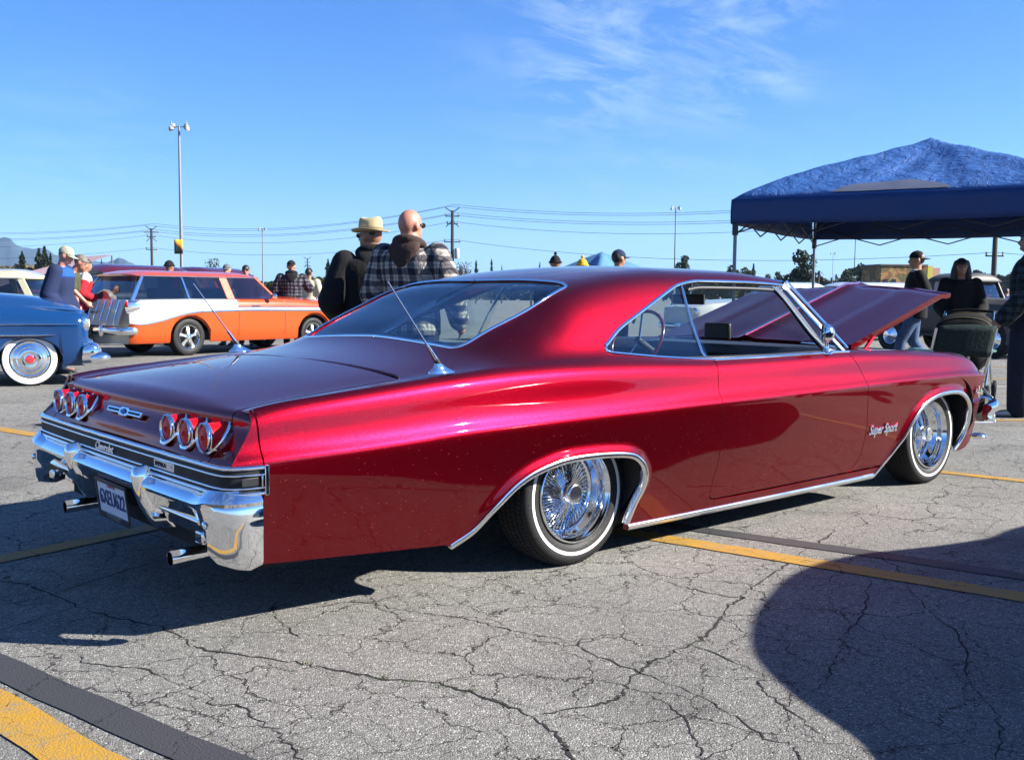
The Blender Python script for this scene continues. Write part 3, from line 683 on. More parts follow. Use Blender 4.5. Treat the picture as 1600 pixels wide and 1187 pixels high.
def tail_grid(name, y0, y1, t0, t1, ny, nt, parent=IMP, m=PAINT):
    ts = np.linspace(t0, t1, nt); ys = np.linspace(y0, y1, ny)
    G = np.array([deck_prof(y, ts) for y in ys]); e = 2e-3
    du = np.gradient(G, axis=0); dvv = np.gradient(G, axis=1); n = np.cross(du, dvv); n /= np.linalg.norm(n, axis=2)[..., None]
    if n[ny//2, 2, 2] < 0: n = -n
    F = []
    for i in range(ny-1):
        for j in range(nt-1):
            f = (i*nt+j, (i+1)*nt+j, (i+1)*nt+j+1, i*nt+j+1)
            a = G.reshape(-1, 3); fn = np.cross(a[f[1]]-a[f[0]], a[f[2]]-a[f[0]])
            F.append(f if fn@n.reshape(-1, 3)[f[0]] > 0 else f[::-1])
    V = G.reshape(-1, 3).tolist(); NL = n.reshape(-1, 3).tolist()
    # rim
    per = [(i, 0) for i in range(ny)]+[(ny-1, j) for j in range(1, nt)]+[(i, nt-1) for i in range(ny-2, -1, -1)]+[(0, j) for j in range(nt-2, 0, -1)]
    c = G.mean((0, 1))
    for a, b in zip(per, per[1:]+per[:1]):
        pa, pb = G[a], G[b]; na, nb_ = n[a], n[b]; k = len(V); on = np.cross(pb-pa, na); on /= np.linalg.norm(on)+1e-12
        V += [pa.tolist(), pb.tolist(), (pb-nb_*.014).tolist(), (pa-na*.014).tolist()]; NL += [on.tolist()]*4; F.append((k, k+1, k+2, k+3))
    return mesh_custom(name, V, F, NL, m, parent)
lid = tail_grid('trunk_lid', -.783, .783, .95, 15.2, 56, 90)
def fext(s):
    sg = -1 if s == 'R' else 1
    # side skin behind the seam
    o = seg_xv([(-1.478, 12.15), (-1.478, 6)])
    o[-1:] = seg_xz(SR, [(-1.478, .590), (-1.585, .590), (-1.555, .625), (-1.525, .665), (-1.503, .70), (-1.492, .728)])
    o += seg_xv([(-1.490, V_RIDGE-.2), (-1.489, 12.1)])
    panel('fender_extension', QR, o, PAINT, IMP, s, gap=.001, du=.02, dw=.012)
    # tail face beside the trunk lid
    rows = []
    xe = _T((.585, -1.585), (.625, -1.555), (.665, -1.525), (.70, -1.503), (.728, -1.492), (.745, -1.487), (.758, -1.480)); zs_ = np.linspace(.587, .742, 24)
    ys_ = [float(SR(float(xe(z)), v_of_z(SR, float(xe(z)), z, 5, 11.9)[0])[0, 1])+.001 for z in zs_]
    Y1 = pchip(list(zs_)+[.757, .775], ys_+[.899, .886])
    for t in np.linspace(8.3, 15.2, 44):
        y1 = .93
        for _ in range(4): y1 = float(Y1(deck_prof(y1, [t])[0][2]))
        rows.append([(*deck_prof(y, [t])[0][:1], y*sg, deck_prof(y, [t])[0][2]) for y in np.linspace(.789, y1, 8)])
    MB().grid(rows).build('tail_corner', PAINT, IMP, sharp=60)
both(fext)
# dark moulding band with bright strips, wrapping round to the flanks
def band_path(s0=-1, s1=1, off=0.):
    pts = []
    side = [(-1.475, .972), (-1.53, .966), (-1.572, .950), (-1.596, .925), (-1.604, .89)]
    pts = [(x-off*(1 if y < .93 else .3), -(y+off*(.9 if y > .93 else .2))) for x, y in side]
    ys = np.linspace(-.84, .84, 25)
    pts += [(-1.606-.012*(1-(y/.9)**2)-off, y) for y in ys]
    pts += [(x-off*(1 if y < .93 else .3), y+off*(.9 if y > .93 else .2)) for x, y in side[::-1]]
    return pts
def band(name, z0, z1, off, m, parent, h=.0, depth=.012, x_slice=None):
    mb = MB(); P = band_path(off=off)
    if x_slice: P = P[x_slice[0]:x_slice[1]]
    rings = []
    n = len(P)
    for i in range(n):
        t = Vector((*P[min(i+1, n-1)], 0))-Vector((*P[max(i-1, 0)], 0)); t.normalize(); nn = Vector((-t.y, t.x, 0))
        if nn.x > 0 and abs(nn.x) > .3: nn = -nn
        c = Vector((*P[i], 0)); 
        if i < 4 and nn.y > 0: nn = -nn
        if i > n-5 and nn.y < 0: nn = -nn
        zc = (z0+z1)/2; hh = (z1-z0)/2
        rings.append([c+Vector((0, 0, z0))-nn*depth, c+Vector((0, 0, z0)), c+nn*h*.8+Vector((0, 0, zc-hh*.55)), c+nn*h+Vector((0, 0, zc)), c+nn*h*.8+Vector((0, 0, zc+hh*.55)), c+Vector((0, 0, z1)), c+Vector((0, 0, z1))-nn*depth])
    mb.loft(rings); return mb.build(name, m, parent, sharp=50)
tb = band('tail_band', .500, .590, 0., DARKTRIM, IMP)
band('bright_strip', .578, .592, .002, CHROME, tb, h=.006)
band('bright_strip', .558, .566, .001, CHROME, tb, h=.005)
band('bright_strip', .517, .525, .001, CHROME, tb, h=.005)
band('bright_strip', .497, .509, .002, CHROME, tb, h=.006)
for sg in (-1, 1):   # frame on the flank
    mb = MB(); y = .9825*sg
    mb.box((-1.477, y-.004*sg, .545), (.014, .014, .096)); mb.box((-1.492, y-.004*sg, .542), (.006, .012, .042))
    mb.build('flank_frame', CHROME, tb, bevel=.002)
    MB().box((-1.530, .972*sg, .542), (.06, .006, .028)).build('flank_insert', DARKTRIM, tb, bevel=.003)
# ---------------------------------------------------------------- tail lamps
def tail_lamp(y):
    lp = bpy.data.objects.new('tail_lamp', None); link(lp, IMP); z = .660; xs = -1.572 if abs(y) < 9 else 0
    ax = Vector((-1, 0, 0)); xb = xfas(y, z); xo = -1.572
    tilt = math.atan2(.11, .045+.07)     # tail panel slope
    # tilted bright bezel on the panel
    R = Matrix.Rotation(-math.radians(38), 3, 'Y')
    n = R@Vector((-1, 0, 0))
    if n.z < 0: R = Matrix.Rotation(math.radians(38), 3, 'Y'); n = R@Vector((-1, 0, 0))
    mb = MB(); c = Vector((xb-.004, y, z+.002)); e = Vector((0, 1, 0)); g = n.cross(e)
    rr = []
    for rad, hh in ((.050, -.012), (.0585, -.006), (.0605, .003), (.0585, .007), (.0530, .009), (.049, .006)):
        rr.append([c+n*hh+e*math.cos(a)*rad*.97+g*math.sin(a)*rad*1.24 for a in np.linspace(0, 2*math.pi, 41)[:-1]])
    mb.grid(rr, closed_v=True); mb.build('bezel', CHROME, lp)
    # red housing from bezel to ring
    r0 = [c+n*.002+e*math.cos(a)*.049+g*math.sin(a)*.060 for a in np.linspace(0, 2*math.pi, 41)[:-1]]
    f = Vector((xo, y, z)); e2 = Vector((0, 1, 0)); g2 = Vector((-1, 0, 0)).cross(e2)
    ring = lambda x, r: [Vector((x, y, z))+e2*math.cos(a)*r+g2*math.sin(a)*r for a in np.linspace(0, 2*math.pi, 41)[:-1]]
    MB().grid([r0, [a.lerp(b, .5) for a, b in zip(r0, ring(xo+.006, .0475))], ring(xo+.004, .0475)], closed_v=True).build('lens_housing', REDLENS, lp)
    MB().grid([ring(xo+.006, .046), ring(xo+.006, .0505), ring(xo+.001, .0515), ring(xo-.001, .0490), ring(xo-.004, .0505), ring(xo-.009, .0500), ring(xo-.012, .0475), ring(xo-.009, .0445), ring(xo-.002, .0435)], closed_v=True).build('trim_ring', CHROME, lp)
    MB().lathe([(.0455, .000), (.044, .003), (.038, .006), (.028, .009), (.012, .011), (.009, .012), (.007, .016), (.004, .018), (0.0, .0182)], (xo+.002, y, z), (-1, 0, 0), 32).build('lens', REDLENS, lp)
for y in (.74, .59, .44, -.44, -.59, -.74): tail_lamp(y)
# ---------------------------------------------------------------- text helper
def text_mesh(name, body, size, ext, m, parent, loc, rot, shear=0., ax='CENTER', sx=1., bevel=0.):
    cu = bpy.data.curves.new(name, 'FONT'); cu.body = body; cu.size = size; cu.extrude = ext; cu.shear = shear; cu.align_x = ax; cu.align_y = 'CENTER'; cu.resolution_u = 3; cu.bevel_depth = bevel; cu.bevel_resolution = 0
    t = bpy.data.objects.new(name, cu); COL.objects.link(t); dg = bpy.context.evaluated_depsgraph_get(); dg.update()
    me = bpy.data.meshes.new_from_object(t.evaluated_get(dg)); bpy.data.objects.remove(t); bpy.data.curves.remove(cu)
    me.name = name; me.materials.clear(); me.materials.append(m); me.transform(Matrix.Diagonal((sx, 1, 1, 1)))
    o = bpy.data.objects.new(name, me); link(o, parent); o.location = loc; o.rotation_euler = rot; return o
def face_rot(right, up):
    """rotation whose local x is right, local y is up"""
    r = Vector(right).normalized(); u = Vector(up); u = (u-r*u.dot(r)).normalized(); n = r.cross(u)
    return Matrix((r, u, n)).transposed().to_euler()
RT = (0, -1, 0)       # rightwards when looking at the tail from behind
text_mesh('script_badge', 'Chevrolet', .042, .0015, CHROME, IMP, (-1.622, .06, .5405), face_rot(RT, (0, 0, 1)), shear=.45, bevel=.0008, sx=1.1)
MB().box((-1.613, -.50, .543), (.006, .17, .030)).build('name_plate', ALU, IMP, bevel=.002)
text_mesh('badge_lettering', 'IMPALA', .022, .0008, DARKTRIM, IMP, (-1.6172, -.475, .543), face_rot(RT, (0, 0, 1)), sx=1.25)
text_mesh('badge_lettering', 'SS', .020, .0008, CHROME, IMP, (-1.6172, -.565, .543), face_rot(RT, (0, 0, 1)), sx=1.1)
# trunk emblem
def emblem():
    c = Vector((xfas(0, .675)-.012, .01, .676)); up = Vector((.55, 0, 1)).normalized(); rr = Vector((0, -1, 0)); n = rr.cross(up)
    if n.x > 0: n = -n
    def quad(pts, h, name, m):
        mb = MB(); a = [c+rr*p[0]+up*p[1] for p in pts]; b = [q+n*h for q in a]; k = len(a)
        mb.add(a+b, [tuple(range(k, 2*k))]+[(i, (i+1) % k, k+(i+1) % k, k+i) for i in range(k)]); return mb.build(name, m, IMP, smooth=False, bevel=.0012)
    quad([(-.17, -.0105), (-.045, -.0105), (-.035, -.017), (.035, -.017), (.045, -.0105), (.17, -.0105), (.176, .0105), (.045, .0105), (.035, .017), (-.035, .017), (-.045, .0105), (-.176, .0105)], .008, 'emblem', CHROME)
    quad([(-.160, -.0045), (-.050, -.0045), (-.050, .0045), (-.160, .0045)], .0095, 'emblem_inlay', DARKTRIM)
    quad([(.160, -.0045), (.050, -.0045), (.050, .0045), (.160, .0045)], .0095, 'emblem_inlay', DARKTRIM)
    quad([(-.026, -.006), (-.010, -.006), (-.008, -.011), (.008, -.011), (.010, -.006), (.026, -.006), (.022, .006), (.010, .006), (.008, .011), (-.008, .011), (-.010, .006), (-.022, .006)], .012, 'bow_tie', mat('badge_blue', (.03, .06, .16), .25, .6))
emblem()
# ---------------------------------------------------------------- rear bumper
def bumper_rear():
    side = [(-1.492, .985), (-1.535, .985), (-1.575, .978), (-1.610, .960), (-1.634, .93), (-1.648, .89), (-1.652, .84)]
    cen = [(-1.646-.010*(1-(y/.8)**2), y) for y in np.linspace(.79, -.79, 40)]
    path = [(x, y) for x, y in side]+cen+[(x, -y) for x, y in side[::-1]]
    def zb(y, x):
        ya = abs(y)
        if x > -1.62 and ya > .9: return float(_T((-1.66, .30), (-1.60, .275), (-1.53, .262), (-1.49, .275))(x))
        return float(_T((0, .405), (.25, .402), (.30, .36), (.36, .318), (.74, .318), (.80, .335), (.86, .318), (.93, .285), (1, .265))(ya))
    n = len(path); rings = []
    for i, (x, y) in enumerate(path):
        t = Vector((*path[min(i+1, n-1)], 0))-Vector((*path[max(i-1, 0)], 0)); t.normalize(); nn = Vector((t.y, -t.x, 0))
        if nn.x > 0 and abs(y) < .9: nn = -nn
        if abs(y) >= .9 and nn.y*y < 0: nn = -nn
        c = Vector((x, y, 0)); b = zb(y, x); z1 = .468+.018*smooth01((abs(y)-.8)/.1); ya = abs(y); w = smooth01((ya-.80)/.06)
        dp = .098*(1-w)+.012*w                      # how far the face tucks back lower down
        if x > -1.60 and ya > .95: dp = .004
        prof = [(-.060*(1-.4*w), z1+.028), (-.045*(1-.4*w), z1+.029), (-.020, z1+.018), (-.005, z1+.003), (0, z1-.008), (-.004, z1-.020)]
        prof += [(-.014*(1-w)-.001, z1-.030), (-dp*.45, z1-.05-(z1-.05-b)*.28), (-dp*.75, z1-.05-(z1-.05-b)*.58), (-dp, b+.012), (-dp-.006, b), (-dp-.03, b+.004), (-dp-.035, b+.03)]
        rings.append([c+nn*o_+Vector((0, 0, z_)) for o_, z_ in prof])
    mb = MB(); mb.grid(rings)
    bo = mb.build('rear_bumper', CHROME, IMP, sharp=28)
    # pressed step across the lower face on both sides of the plate
    for sg in (-1, 1):
        m2 = MB(); P = [Vector((-1.602, sg*y, .388)) for y in np.linspace(.40, .76, 10)]; strip(m2, P, [Vector((-1, 0, -.5)).normalized()]*10, .020, .010); m2.build('pressed_rib', CHROME, bo)
    for sg in (-1, 1):     # bumper guards
        y = .36*sg; r = []
        for x, z, w, d in ((-1.610, .500, .012, .01), (-1.648, .526, .018, .02), (-1.668, .522, .022, .03), (-1.676, .49, .024, .04), (-1.668, .44, .025, .05), (-1.648, .385, .024, .05), (-1.622, .335, .020, .05), (-1.592, .295, .013, .03)):
            r.append([Vector((x+dx, y+w*dy, z+dz)) for dx, dy, dz in ((.07, -1, 0), (.015, -1, 0), (.004, -.75, 0), (0, -.3, 0), (0, .3, 0), (.004, .75, 0), (.015, 1, 0), (.07, 1, 0))])
        MB().loft(r).build('bumper_guard', CHROME, IMP, sharp=70)
    for sg in (-1, 1):
        MB().lathe([(0, .004), (.008, .004), (.012, .001), (.013, -.003)], (-1.647, .885*sg, .405), (-1, 0, 0), 16).build('bumper_bolt', CHROME2, bo)
    # splash pan behind and lamp recesses
    MB().box((-1.50, 0, .38), (.06, 1.5, .14)).build('valance', UNDER, IMP)
    for sg in (-1, 1): MB().box((-1.595, .76*sg, .338), (.03, .06, .04)).build('reverse_lamp', CHROME, IMP, bevel=.006)
bumper_rear()
# plate
PLW = mat('plate_white', (.62, .66, .74), .4, var=.04); PLB = mat('plate_blue', (.02, .035, .16), .4)
def plate():
    c = Vector((-1.605, 0.02, .335)); up = Vector((-.12, 0, 1)).normalized()
    p = MB().box(c, (.004, .305, .150), rot=Matrix.Rotation(math.radians(-7), 3, 'Y')).build('licence_plate', PLW, IMP, bevel=.001)
    rt = face_rot(RT, up); off = Vector((-.004, 0, 0))
    text_mesh('plate_number', '6XEU622', .085, .0006, PLB, p, c+off+up*.004, rt, sx=.80, bevel=.0008)
    text_mesh('plate_text', 'California', .022, .0004, mat('plate_red', (.4, .02, .04), .4), p, c+off+up*.058, rt, shear=.3)
    fr = MB()
    for z, h in ((.070, .014), (-.068, .024)): fr.box(c+off+up*z, (.006, .320, h), rot=Matrix.Rotation(math.radians(-7), 3, 'Y'))
    for y in (-.156, .156): fr.box(c+off*1.02+Vector((0, y, 0)), (.006, .010, .148), rot=Matrix.Rotation(math.radians(-7), 3, 'Y'))
    f = fr.build('plate_frame', mat('plate_frame_black', (.02, .022, .03), .35), p, bevel=.001)
    text_mesh('frame_lettering', 'CHEVROLET', .023, .0004, ALU, f, c+off*1.9+up*-.068, rt, sx=1.15)
plate()
for sg in (-1, 1):     # exhaust tips
    y = .55*sg; m_ = MB()
    pth = [Vector((-1.30, y, .245)), Vector((-1.45, y, .236)), Vector((-1.62, y, .228))]
    m_.tube(pth, [.025, .026, .027], 24, cap=False)
    m_.grid([[Vector((-1.62+.0*k, y+r*math.cos(a), .228+r*math.sin(a))) for a in np.linspace(0, 2*math.pi, 25)[:-1]] for k, r in ((0, .027), (0, .0238))], closed_v=True)
    m_.tube([Vector((-1.62, y, .228)), Vector((-1.46, y, .236))], [.0238, .0225], 24, cap=False)
    m_.build('exhaust_tip', CHROME, IMP, sharp=60)
# ---------------------------------------------------------------- wheels
TREAD = mat('tyre_tread', (.011, .011, .012), .75, var=.3, scale=90, bump=.4, bscale=60)
DIRTYCH = mat('wheel_chrome', (.80, .82, .85), .07, 1., var=.03)
def wire_wheel(x, sg, y=.878, camber=1.3):
    """sg -1 = near side.  local frame: outward axis = +y*sg"""
    w = bpy.data.objects.new('wheel', None); link(w, IMP); w.location = (x, sg*y, .302); w.rotation_euler = (math.radians(camber)*sg, 0, 0)
    ax = (0, sg, 0)
    T = [(.212, -.185), (.235, -.192), (.268, -.190), (.290, -.178), (.299, -.158), (.3015, -.12), (.302, -.09), (.3015, -.055), (.299, -.028), (.292, -.010), (.282, -.0015), (.262, .001), (.258, -.0005)]
    T2 = [(.236, .001), (.225, -.002), (.212, -.008), (.205, -.018)]
    tyre = MB().lathe(T, (0, 0, 0), ax, 72).lathe([(.258, -.0005), (.250, .0012), (.236, .001)], (0, 0, 0), ax, 72).lathe(T2, (0, 0, 0), ax, 72).build('tyre', RUBBER, w, sharp=50)
    MB().lathe([(.258, .0002), (.2565, .0024), (.2500, .0030), (.2435, .0024), (.2420, .0008)], (0, 0, 0), ax, 72).build('white_line', WHITEWALL, tyre)
    # tread blocks
    mb = MB()
    for k in range(96):
        a = 2*math.pi*k/96
        for j, yy in enumerate((-.155, -.125, -.095, -.065, -.037)):
            aa = a+(j % 2)*math.pi/96; rr = .3035 if 0 < j < 4 else .3010; c = Vector((math.cos(aa)*rr, sg*yy, math.sin(aa)*rr))
            R = Matrix.Rotation(-aa, 3, 'Y')@Matrix.Rotation(.35*(1 if j % 2 else -1), 3, 'X'); mb.box(c, (.006, .021, .0145), rot=R)
    t2 = mb.build('tread_pattern', TREAD, tyre, smooth=False); t2['kind'] = 'stuff'
    rim = MB().lathe([(.207, -.020), (.2075, -.006), (.204, .001), (.1985, .002), (.195, -.003), (.193, -.012), (.188, -.016), (.186, -.040), (.184, -.062), (.176, -.068), (.174, -.090), (.166, -.096), (.158, -.104), (.155, -.130), (.150, -.136), (.146, -.142), (.146, -.175), (.155, -.182)], (0, 0, 0), ax, 72)
    rim.build('rim', DIRTYCH, w, sharp=55)
    sp = MB()
    hub_o, hub_i = -.040, -.115
    for k in range(50):
        a = 2*math.pi*k/50
        for (hr, hy, rr, ry, da) in ((.040, hub_o-.012, .163, -.098, .30), (.046, hub_o-.022, .158, -.104, -.30), (.052, hub_i-.02, .155, -.125, .22)):
            a0 = a+(.0 if da > 0 else math.pi/50); p0 = Vector((math.cos(a0+da)*hr, sg*hy, math.sin(a0+da)*hr)); p1 = Vector((math.cos(a0)*rr, sg*ry, math.sin(a0)*rr))
            sp.tube([p0, p0.lerp(p1, .86), p0.lerp(p1, .87), p1], [.0023, .0023, .0036, .0040], 5, cap=False)
    s = sp.build('spokes', CHROME, w); s['kind'] = 'stuff'
    MB().lathe([(.066, -.14), (.062, -.115), (.050, -.085), (.046, -.062), (.047, -.050), (.041, -.046), (.045, -.040), (.047, -.018), (.044, -.010), (.040, -.006), (.037, -.005), (.035, -.008), (.033, -.0085), (0, -.006)], (0, 0, 0), ax, 40).build('hub_cap', CHROME2, w, sharp=40)
    MB().lathe([(.148, -.150), (.142, -.155), (.11, -.150), (.07, -.140), (0, -.14)], (0, 0, 0), ax, 40).build('hub_disc', CHROME2, w)
    return w
for x in (0, 3.023):
    for sg in (-1, 1): wire_wheel(x, sg)
# ---------------------------------------------------------------- arches, sills, mouldings
def arch_trim(A, S, s, j0=0):
    v = v_of_z(S, A[:, 0], A[:, 1]); P, Nn = on_surf(mk(S), list(zip(A[:, 0], v)), s, .002); c = Vector((A[:, 0].mean(), 0, .25)); mb = MB()
    # moulding sits on the lip, facing partly down into the opening
    n = len(P); rings = []
    for i in range(n):
        t = (P[min(i+1, n-1)]-P[max(i-1, 0)]).normalized(); nn = Nn[i]; b = t.cross(nn).normalized()
        if b.dot(Vector((P[i].x, 0, P[i].z))-c) < 0: b = -b
        rings.append([P[i]+b*u+nn*h for u, h in ((.013, -.002), (.014, .003), (.008, .0075), (.0, .008), (-.007, .006), (-.011, .001), (-.013, -.008), (-.012, -.022), (-.006, -.022), (-.004, -.004))])
    mb.loft(rings); return mb.build('arch_moulding', CHROME2, IMP, sharp=60)
both(lambda s: arch_trim(ARP[:-2], SR, s)); both(lambda s: arch_trim(AFP[1:], SF, s))
def well(A, s):
    sg = -1 if s == 'R' else 1; r = []
    for y in (.955, .90, .60, .52):
        r.append([(x, sg*(min(y, .955-.10*max(0, .36-z)/.2)), z) for x, z in A])
    mb = MB().grid(r); cx, cz = A[:, 0].mean(), A[:, 1].mean()
    mb.add([(x, sg*.52, z) for x, z in A], [tuple(range(len(A)))]); mb.build('wheel_well', UNDER, IMP)
big = lambda A: np.array([(q[0]+(.0 if q[1] < .25 else 0), q[1]+.10*smooth01((q[1]-.30)/.2)) for q in A])
for s in ('R', 'L'): well(big(ARP), s); well(big(AFP), s)
def sill(s):
    P, Nn = on_surf(SR, seg_xz(SR, [(.268, .131), (2.30, .131)]), s, .001); mb = MB(); strip(mb, P, Nn, .030, .010); mb.build('sill_moulding', CHROME2, IMP)
both(sill)
# under body and inner structure so nothing shows through
mb = MB(); mb.box((1.2, 0, .16), (1.95, 1.72, .05)); mb.box((-1.08, 0, .30), (.80, 1.74, .14)); mb.box((.0, 0, .34), (.9, 1.02, .2)); mb.box((3.0, 0, .32), (.9, 1.02, .2)); mb.box((3.50, 0, .26), (.22, 1.5, .12))
mb.box((1.2, 0, .62), (.02, .02, .02)); mb.build('floor_pan', UNDER, IMP)
MB().box((-1.05, 0, .56), (.75, 1.6, .3)).build('trunk_well', UNDER, IMP)
mb = MB(); mb.tube([(0, -.62, .30), (0, .62, .30)], .04, 12); mb.build('rear_axle', UNDER, IMP)
# ---------------------------------------------------------------- glass
def glass_panel(name, out, m, s, inset=.006, whole=False): return panel(name, SR, out, m, IMP, s, gap=0., du=.06, dw=.05, flange=0., inset=inset, whole=whole)
rg = [(.17, V_MID)]+seg_xv([(.175, 20.4), (.19, 19.97), (.205, 18.9), (.20, 18.3), (.17, 18.0), (.10, 17.82), (-.153, 17.23), (-.36, 16.76), (-.44, 16.8), (-.462, 17.3), (-.462, 19), (-.445, V_MID)])
glass_panel('rear_window', rg, GLASS_REAR, 'R', .007, whole=True)
FRM = [(.089, 17.92), (-.153, 17.33), (-.36, 16.86), (-.41, 16.88), (-.437, 17.1), (-.448, 17.6), (-.447, 19.0), (-.43, 20.99)]
def rw_trim(s):
    q = [(.155, 20.99), (.165, 20.4), (.180, 19.97), (.193, 18.9), (.185, 18.4), (.159, 18.1)]+FRM
    P, Nn = on_surf(SR, [tuple(a) for a in catmull(q, 4)], s, .0005); mb = MB(); strip(mb, P, Nn, .015, .006); mb.build('rear_window_moulding', CHROME, IMP)
both(rw_trim)
DIV_T, DIV_B = (.905, 17.1), (.87, 12.4)      # chrome edge between quarter glass and door glass
def side_glass(s):
    q = seg_xv([(.19, 13.8), (.185, 14.1)])+[p for p in WT if p[0] < .90]+seg_xv([DIV_T, DIV_B, (.634, 12.8), (.383, 13.2)])
    glass_panel('quarter_glass', q, GLASS, s, .012)
    # front frame of the door glass opening (glass is wound down): vent pane
    vt = seg_xv([(1.685, 17.2), (1.93, 12.6), (1.99, 12.5)])+seg_xv([(1.97, 12.7), (1.74, 17.2)])
    glass_panel('vent_pane', vt, GLASS, s, .012)
    def bar(pts, w, h, name, m, lift=-.004):
        P, Nn = on_surf(SR, pts, s, lift); mb = MB(); strip(mb, P, Nn, w, h); return mb.build(name, m, IMP)
    bar(seg_xv([DIV_T, (.86, 15.4), (.84, 13.8), (.865, 12.3)]), .014, .007, 'glass_edge_moulding', CHROME, -.006)
    bar([(x, v+.06) for x, v in WT], .017, .006, 'roof_rail_moulding', CHROME, 0)
    bar([(x, v-.35) for x, v in WT if x > .93], .020, .010, 'weather_seal', BLACK, -.014)
    bar(seg_xv([(.868, 12.25), (.634, 12.95), (.383, 13.40), (.205, 13.70), (.19, 13.85), (.187, 14.1)]), .014, .006, 'belt_moulding', CHROME, .001)
    bar(seg_xv([(.87, V_RIDGE+.05), (1.3, V_RIDGE+.1), (1.93, V_RIDGE+.1), (2.04, V_RIDGE+.05)]), .015, .006, 'belt_moulding', CHROME, .002)
    bar(seg_xv([(1.68, 17.2), (1.93, 12.3)]), .018, .014, 'vent_frame', BLACK, -.012)
    bar(seg_xv([(1.668, 17.2), (1.915, 12.3)]), .010, .014, 'vent_frame_moulding', CHROME, -.008)
    bar(seg_xv([(1.70, 17.2), (1.955, 12.3)]), .007, .014, 'vent_frame_moulding', CHROME, -.008)
both(side_glass)
def pillar(s):
    sg = -1 if s == 'R' else 1
    a = Vector((1.80, .632*sg, 1.205)); b = Vector((2.045, .868*sg, .845)); a2 = Vector((1.815, .59*sg, 1.212))
    pts = [a.lerp(b, t) for t in np.linspace(0, 1, 8)]
    MB().tube([p+Vector((-.016, 0, -.008)) for p in pts], .016, 10, sy=.8).build('windshield_pillar', PAINT if False else BLACK, IMP)
    for off, r in ((Vector((.012, .004*sg, .012)), .009), (Vector((-.034, .004*sg, -.006)), .007)):
        MB().tube([p+off for p in pts], r, 8).build('pillar_moulding', CHROME, IMP)
both(pillar)
# windshield
def wsf(u, v):
    """u -1..1 across, v 0 base..1 top"""
    xb = 2.40-.36*abs(u)**2.4; xt = 1.865-.05*abs(u)**2; yb = .86*u; yt = .615*u; zb = .862-.012*u*u; zt = 1.250-.038*abs(u)**2.2
    return (xb+(xt-xb)*v+.018*math.sin(math.pi*v), yb+(yt-yb)*v, zb+(zt-zb)*v)
MB().grid([[wsf(u, v) for v in np.linspace(0, 1, 10)] for u in np.linspace(-1, 1, 25)]).build('windshield', GLASS, IMP)
for v_ in (0, 1): MB().tube([wsf(u, v_) for u in np.linspace(-1, 1, 25)], .009, 8).build('windshield_moulding', CHROME, IMP)
# cowl panel
MB().grid([[(x0+(x1-x0)*t, y, .852+.012*(1-(y/.7)**2)-.01*t) for t in (0, .5, 1)] for y, x0, x1 in [(y, 2.38-.34*abs(y/.86)**2.4, 2.40) for y in np.linspace(-.74, .74, 15)]]).build('cowl_panel', PAINT, IMP)
# ---------------------------------------------------------------- cabin
CARPET = mat('cabin_carpet', (.03, .012, .014), .95, bump=.4, bscale=300); HEADL = mat('headliner', (.34, .34, .33), .9); SEATM = mat('black_seat_vinyl', (.022, .022, .025), .42, coat=.1, bump=.2, bscale=50)
CREAM = mat('cream_door_cap', (.50, .48, .42), .5)
panel('headliner', SR, [(.24, V_MID)]+seg_xv([(.26, 18.4), (.62, 17.0), (.93, 17.7), (1.70, 17.7), (1.78, 18.8), (1.82, V_MID)]), HEADL, IMP, gap=0, du=.09, dw=.08, flange=0, inset=.03, whole=True)
MB().box((1.35, 0, .225), (1.5, 1.64, .04)).build('cabin_floor', CARPET, IMP)
def seat(x, w, name, h=.50):
    st = bpy.data.objects.new(name, None); link(st, IMP); st.location = (x, 0, 0)
    cyl = lambda cx, cz, rx, rz, y0, y1, ro=0.: [[Vector((cx+rx*abs(math.cos(a))**.6*math.copysign(1, math.cos(a))*math.cos(ro)-rz*abs(math.sin(a))**.6*math.copysign(1, math.sin(a))*math.sin(ro), y, cz+rx*abs(math.cos(a))**.6*math.copysign(1, math.cos(a))*math.sin(ro)+rz*abs(math.sin(a))**.6*math.copysign(1, math.sin(a))*math.cos(ro))) for a in np.linspace(0, 2*math.pi, 25)[:-1]] for y in np.linspace(y0, y1, 6)]
    MB().loft(cyl(.22, .40, .26, .09, -w/2, w/2)).build('cushion', SEATM, st, bevel=.01)
    MB().loft(cyl(-.06, .60, .07, .24, -w/2, w/2, .22)).build('backrest', SEATM, st, bevel=.01)
seat(.98, 1.36, 'front_bench_seat'); seat(.02, 1.26, 'rear_bench_seat')
# parcel shelf, dash, door linings
MB().box((-.28, 0, .80), (.46, 1.30, .03)).build('parcel_shelf', GREYV, IMP)
MB().loft([[Vector((x, y, z)) for x, z in ((2.36-.25*abs(y/.8)**2.4, .845), (2.12-.1*abs(y/.8)**2, .862), (1.98, .850), (1.93, .80), (1.97, .70), (2.05, .62), (2.30, .60))] for y in np.linspace(-.80, .80, 15)]).build('dashboard', SEATM, IMP)
MB().box((1.98, -.05, .925), (.03, .19, .10)).build('dash_screen', BLACK, IMP, bevel=.012)
for sg in (-1, 1):
    MB().box((1.27, .845*sg, .57), (1.45, .03, .50)).build('door_lining', SEATM, IMP, bevel=.008)
    MB().tube([(.60, .862*sg, .842), (1.3, .868*sg, .834), (1.95, .862*sg, .838)], [.020, .022, .020], 12, sy=.7).build('door_cap', CREAM if sg > 0 else SEATM, IMP)
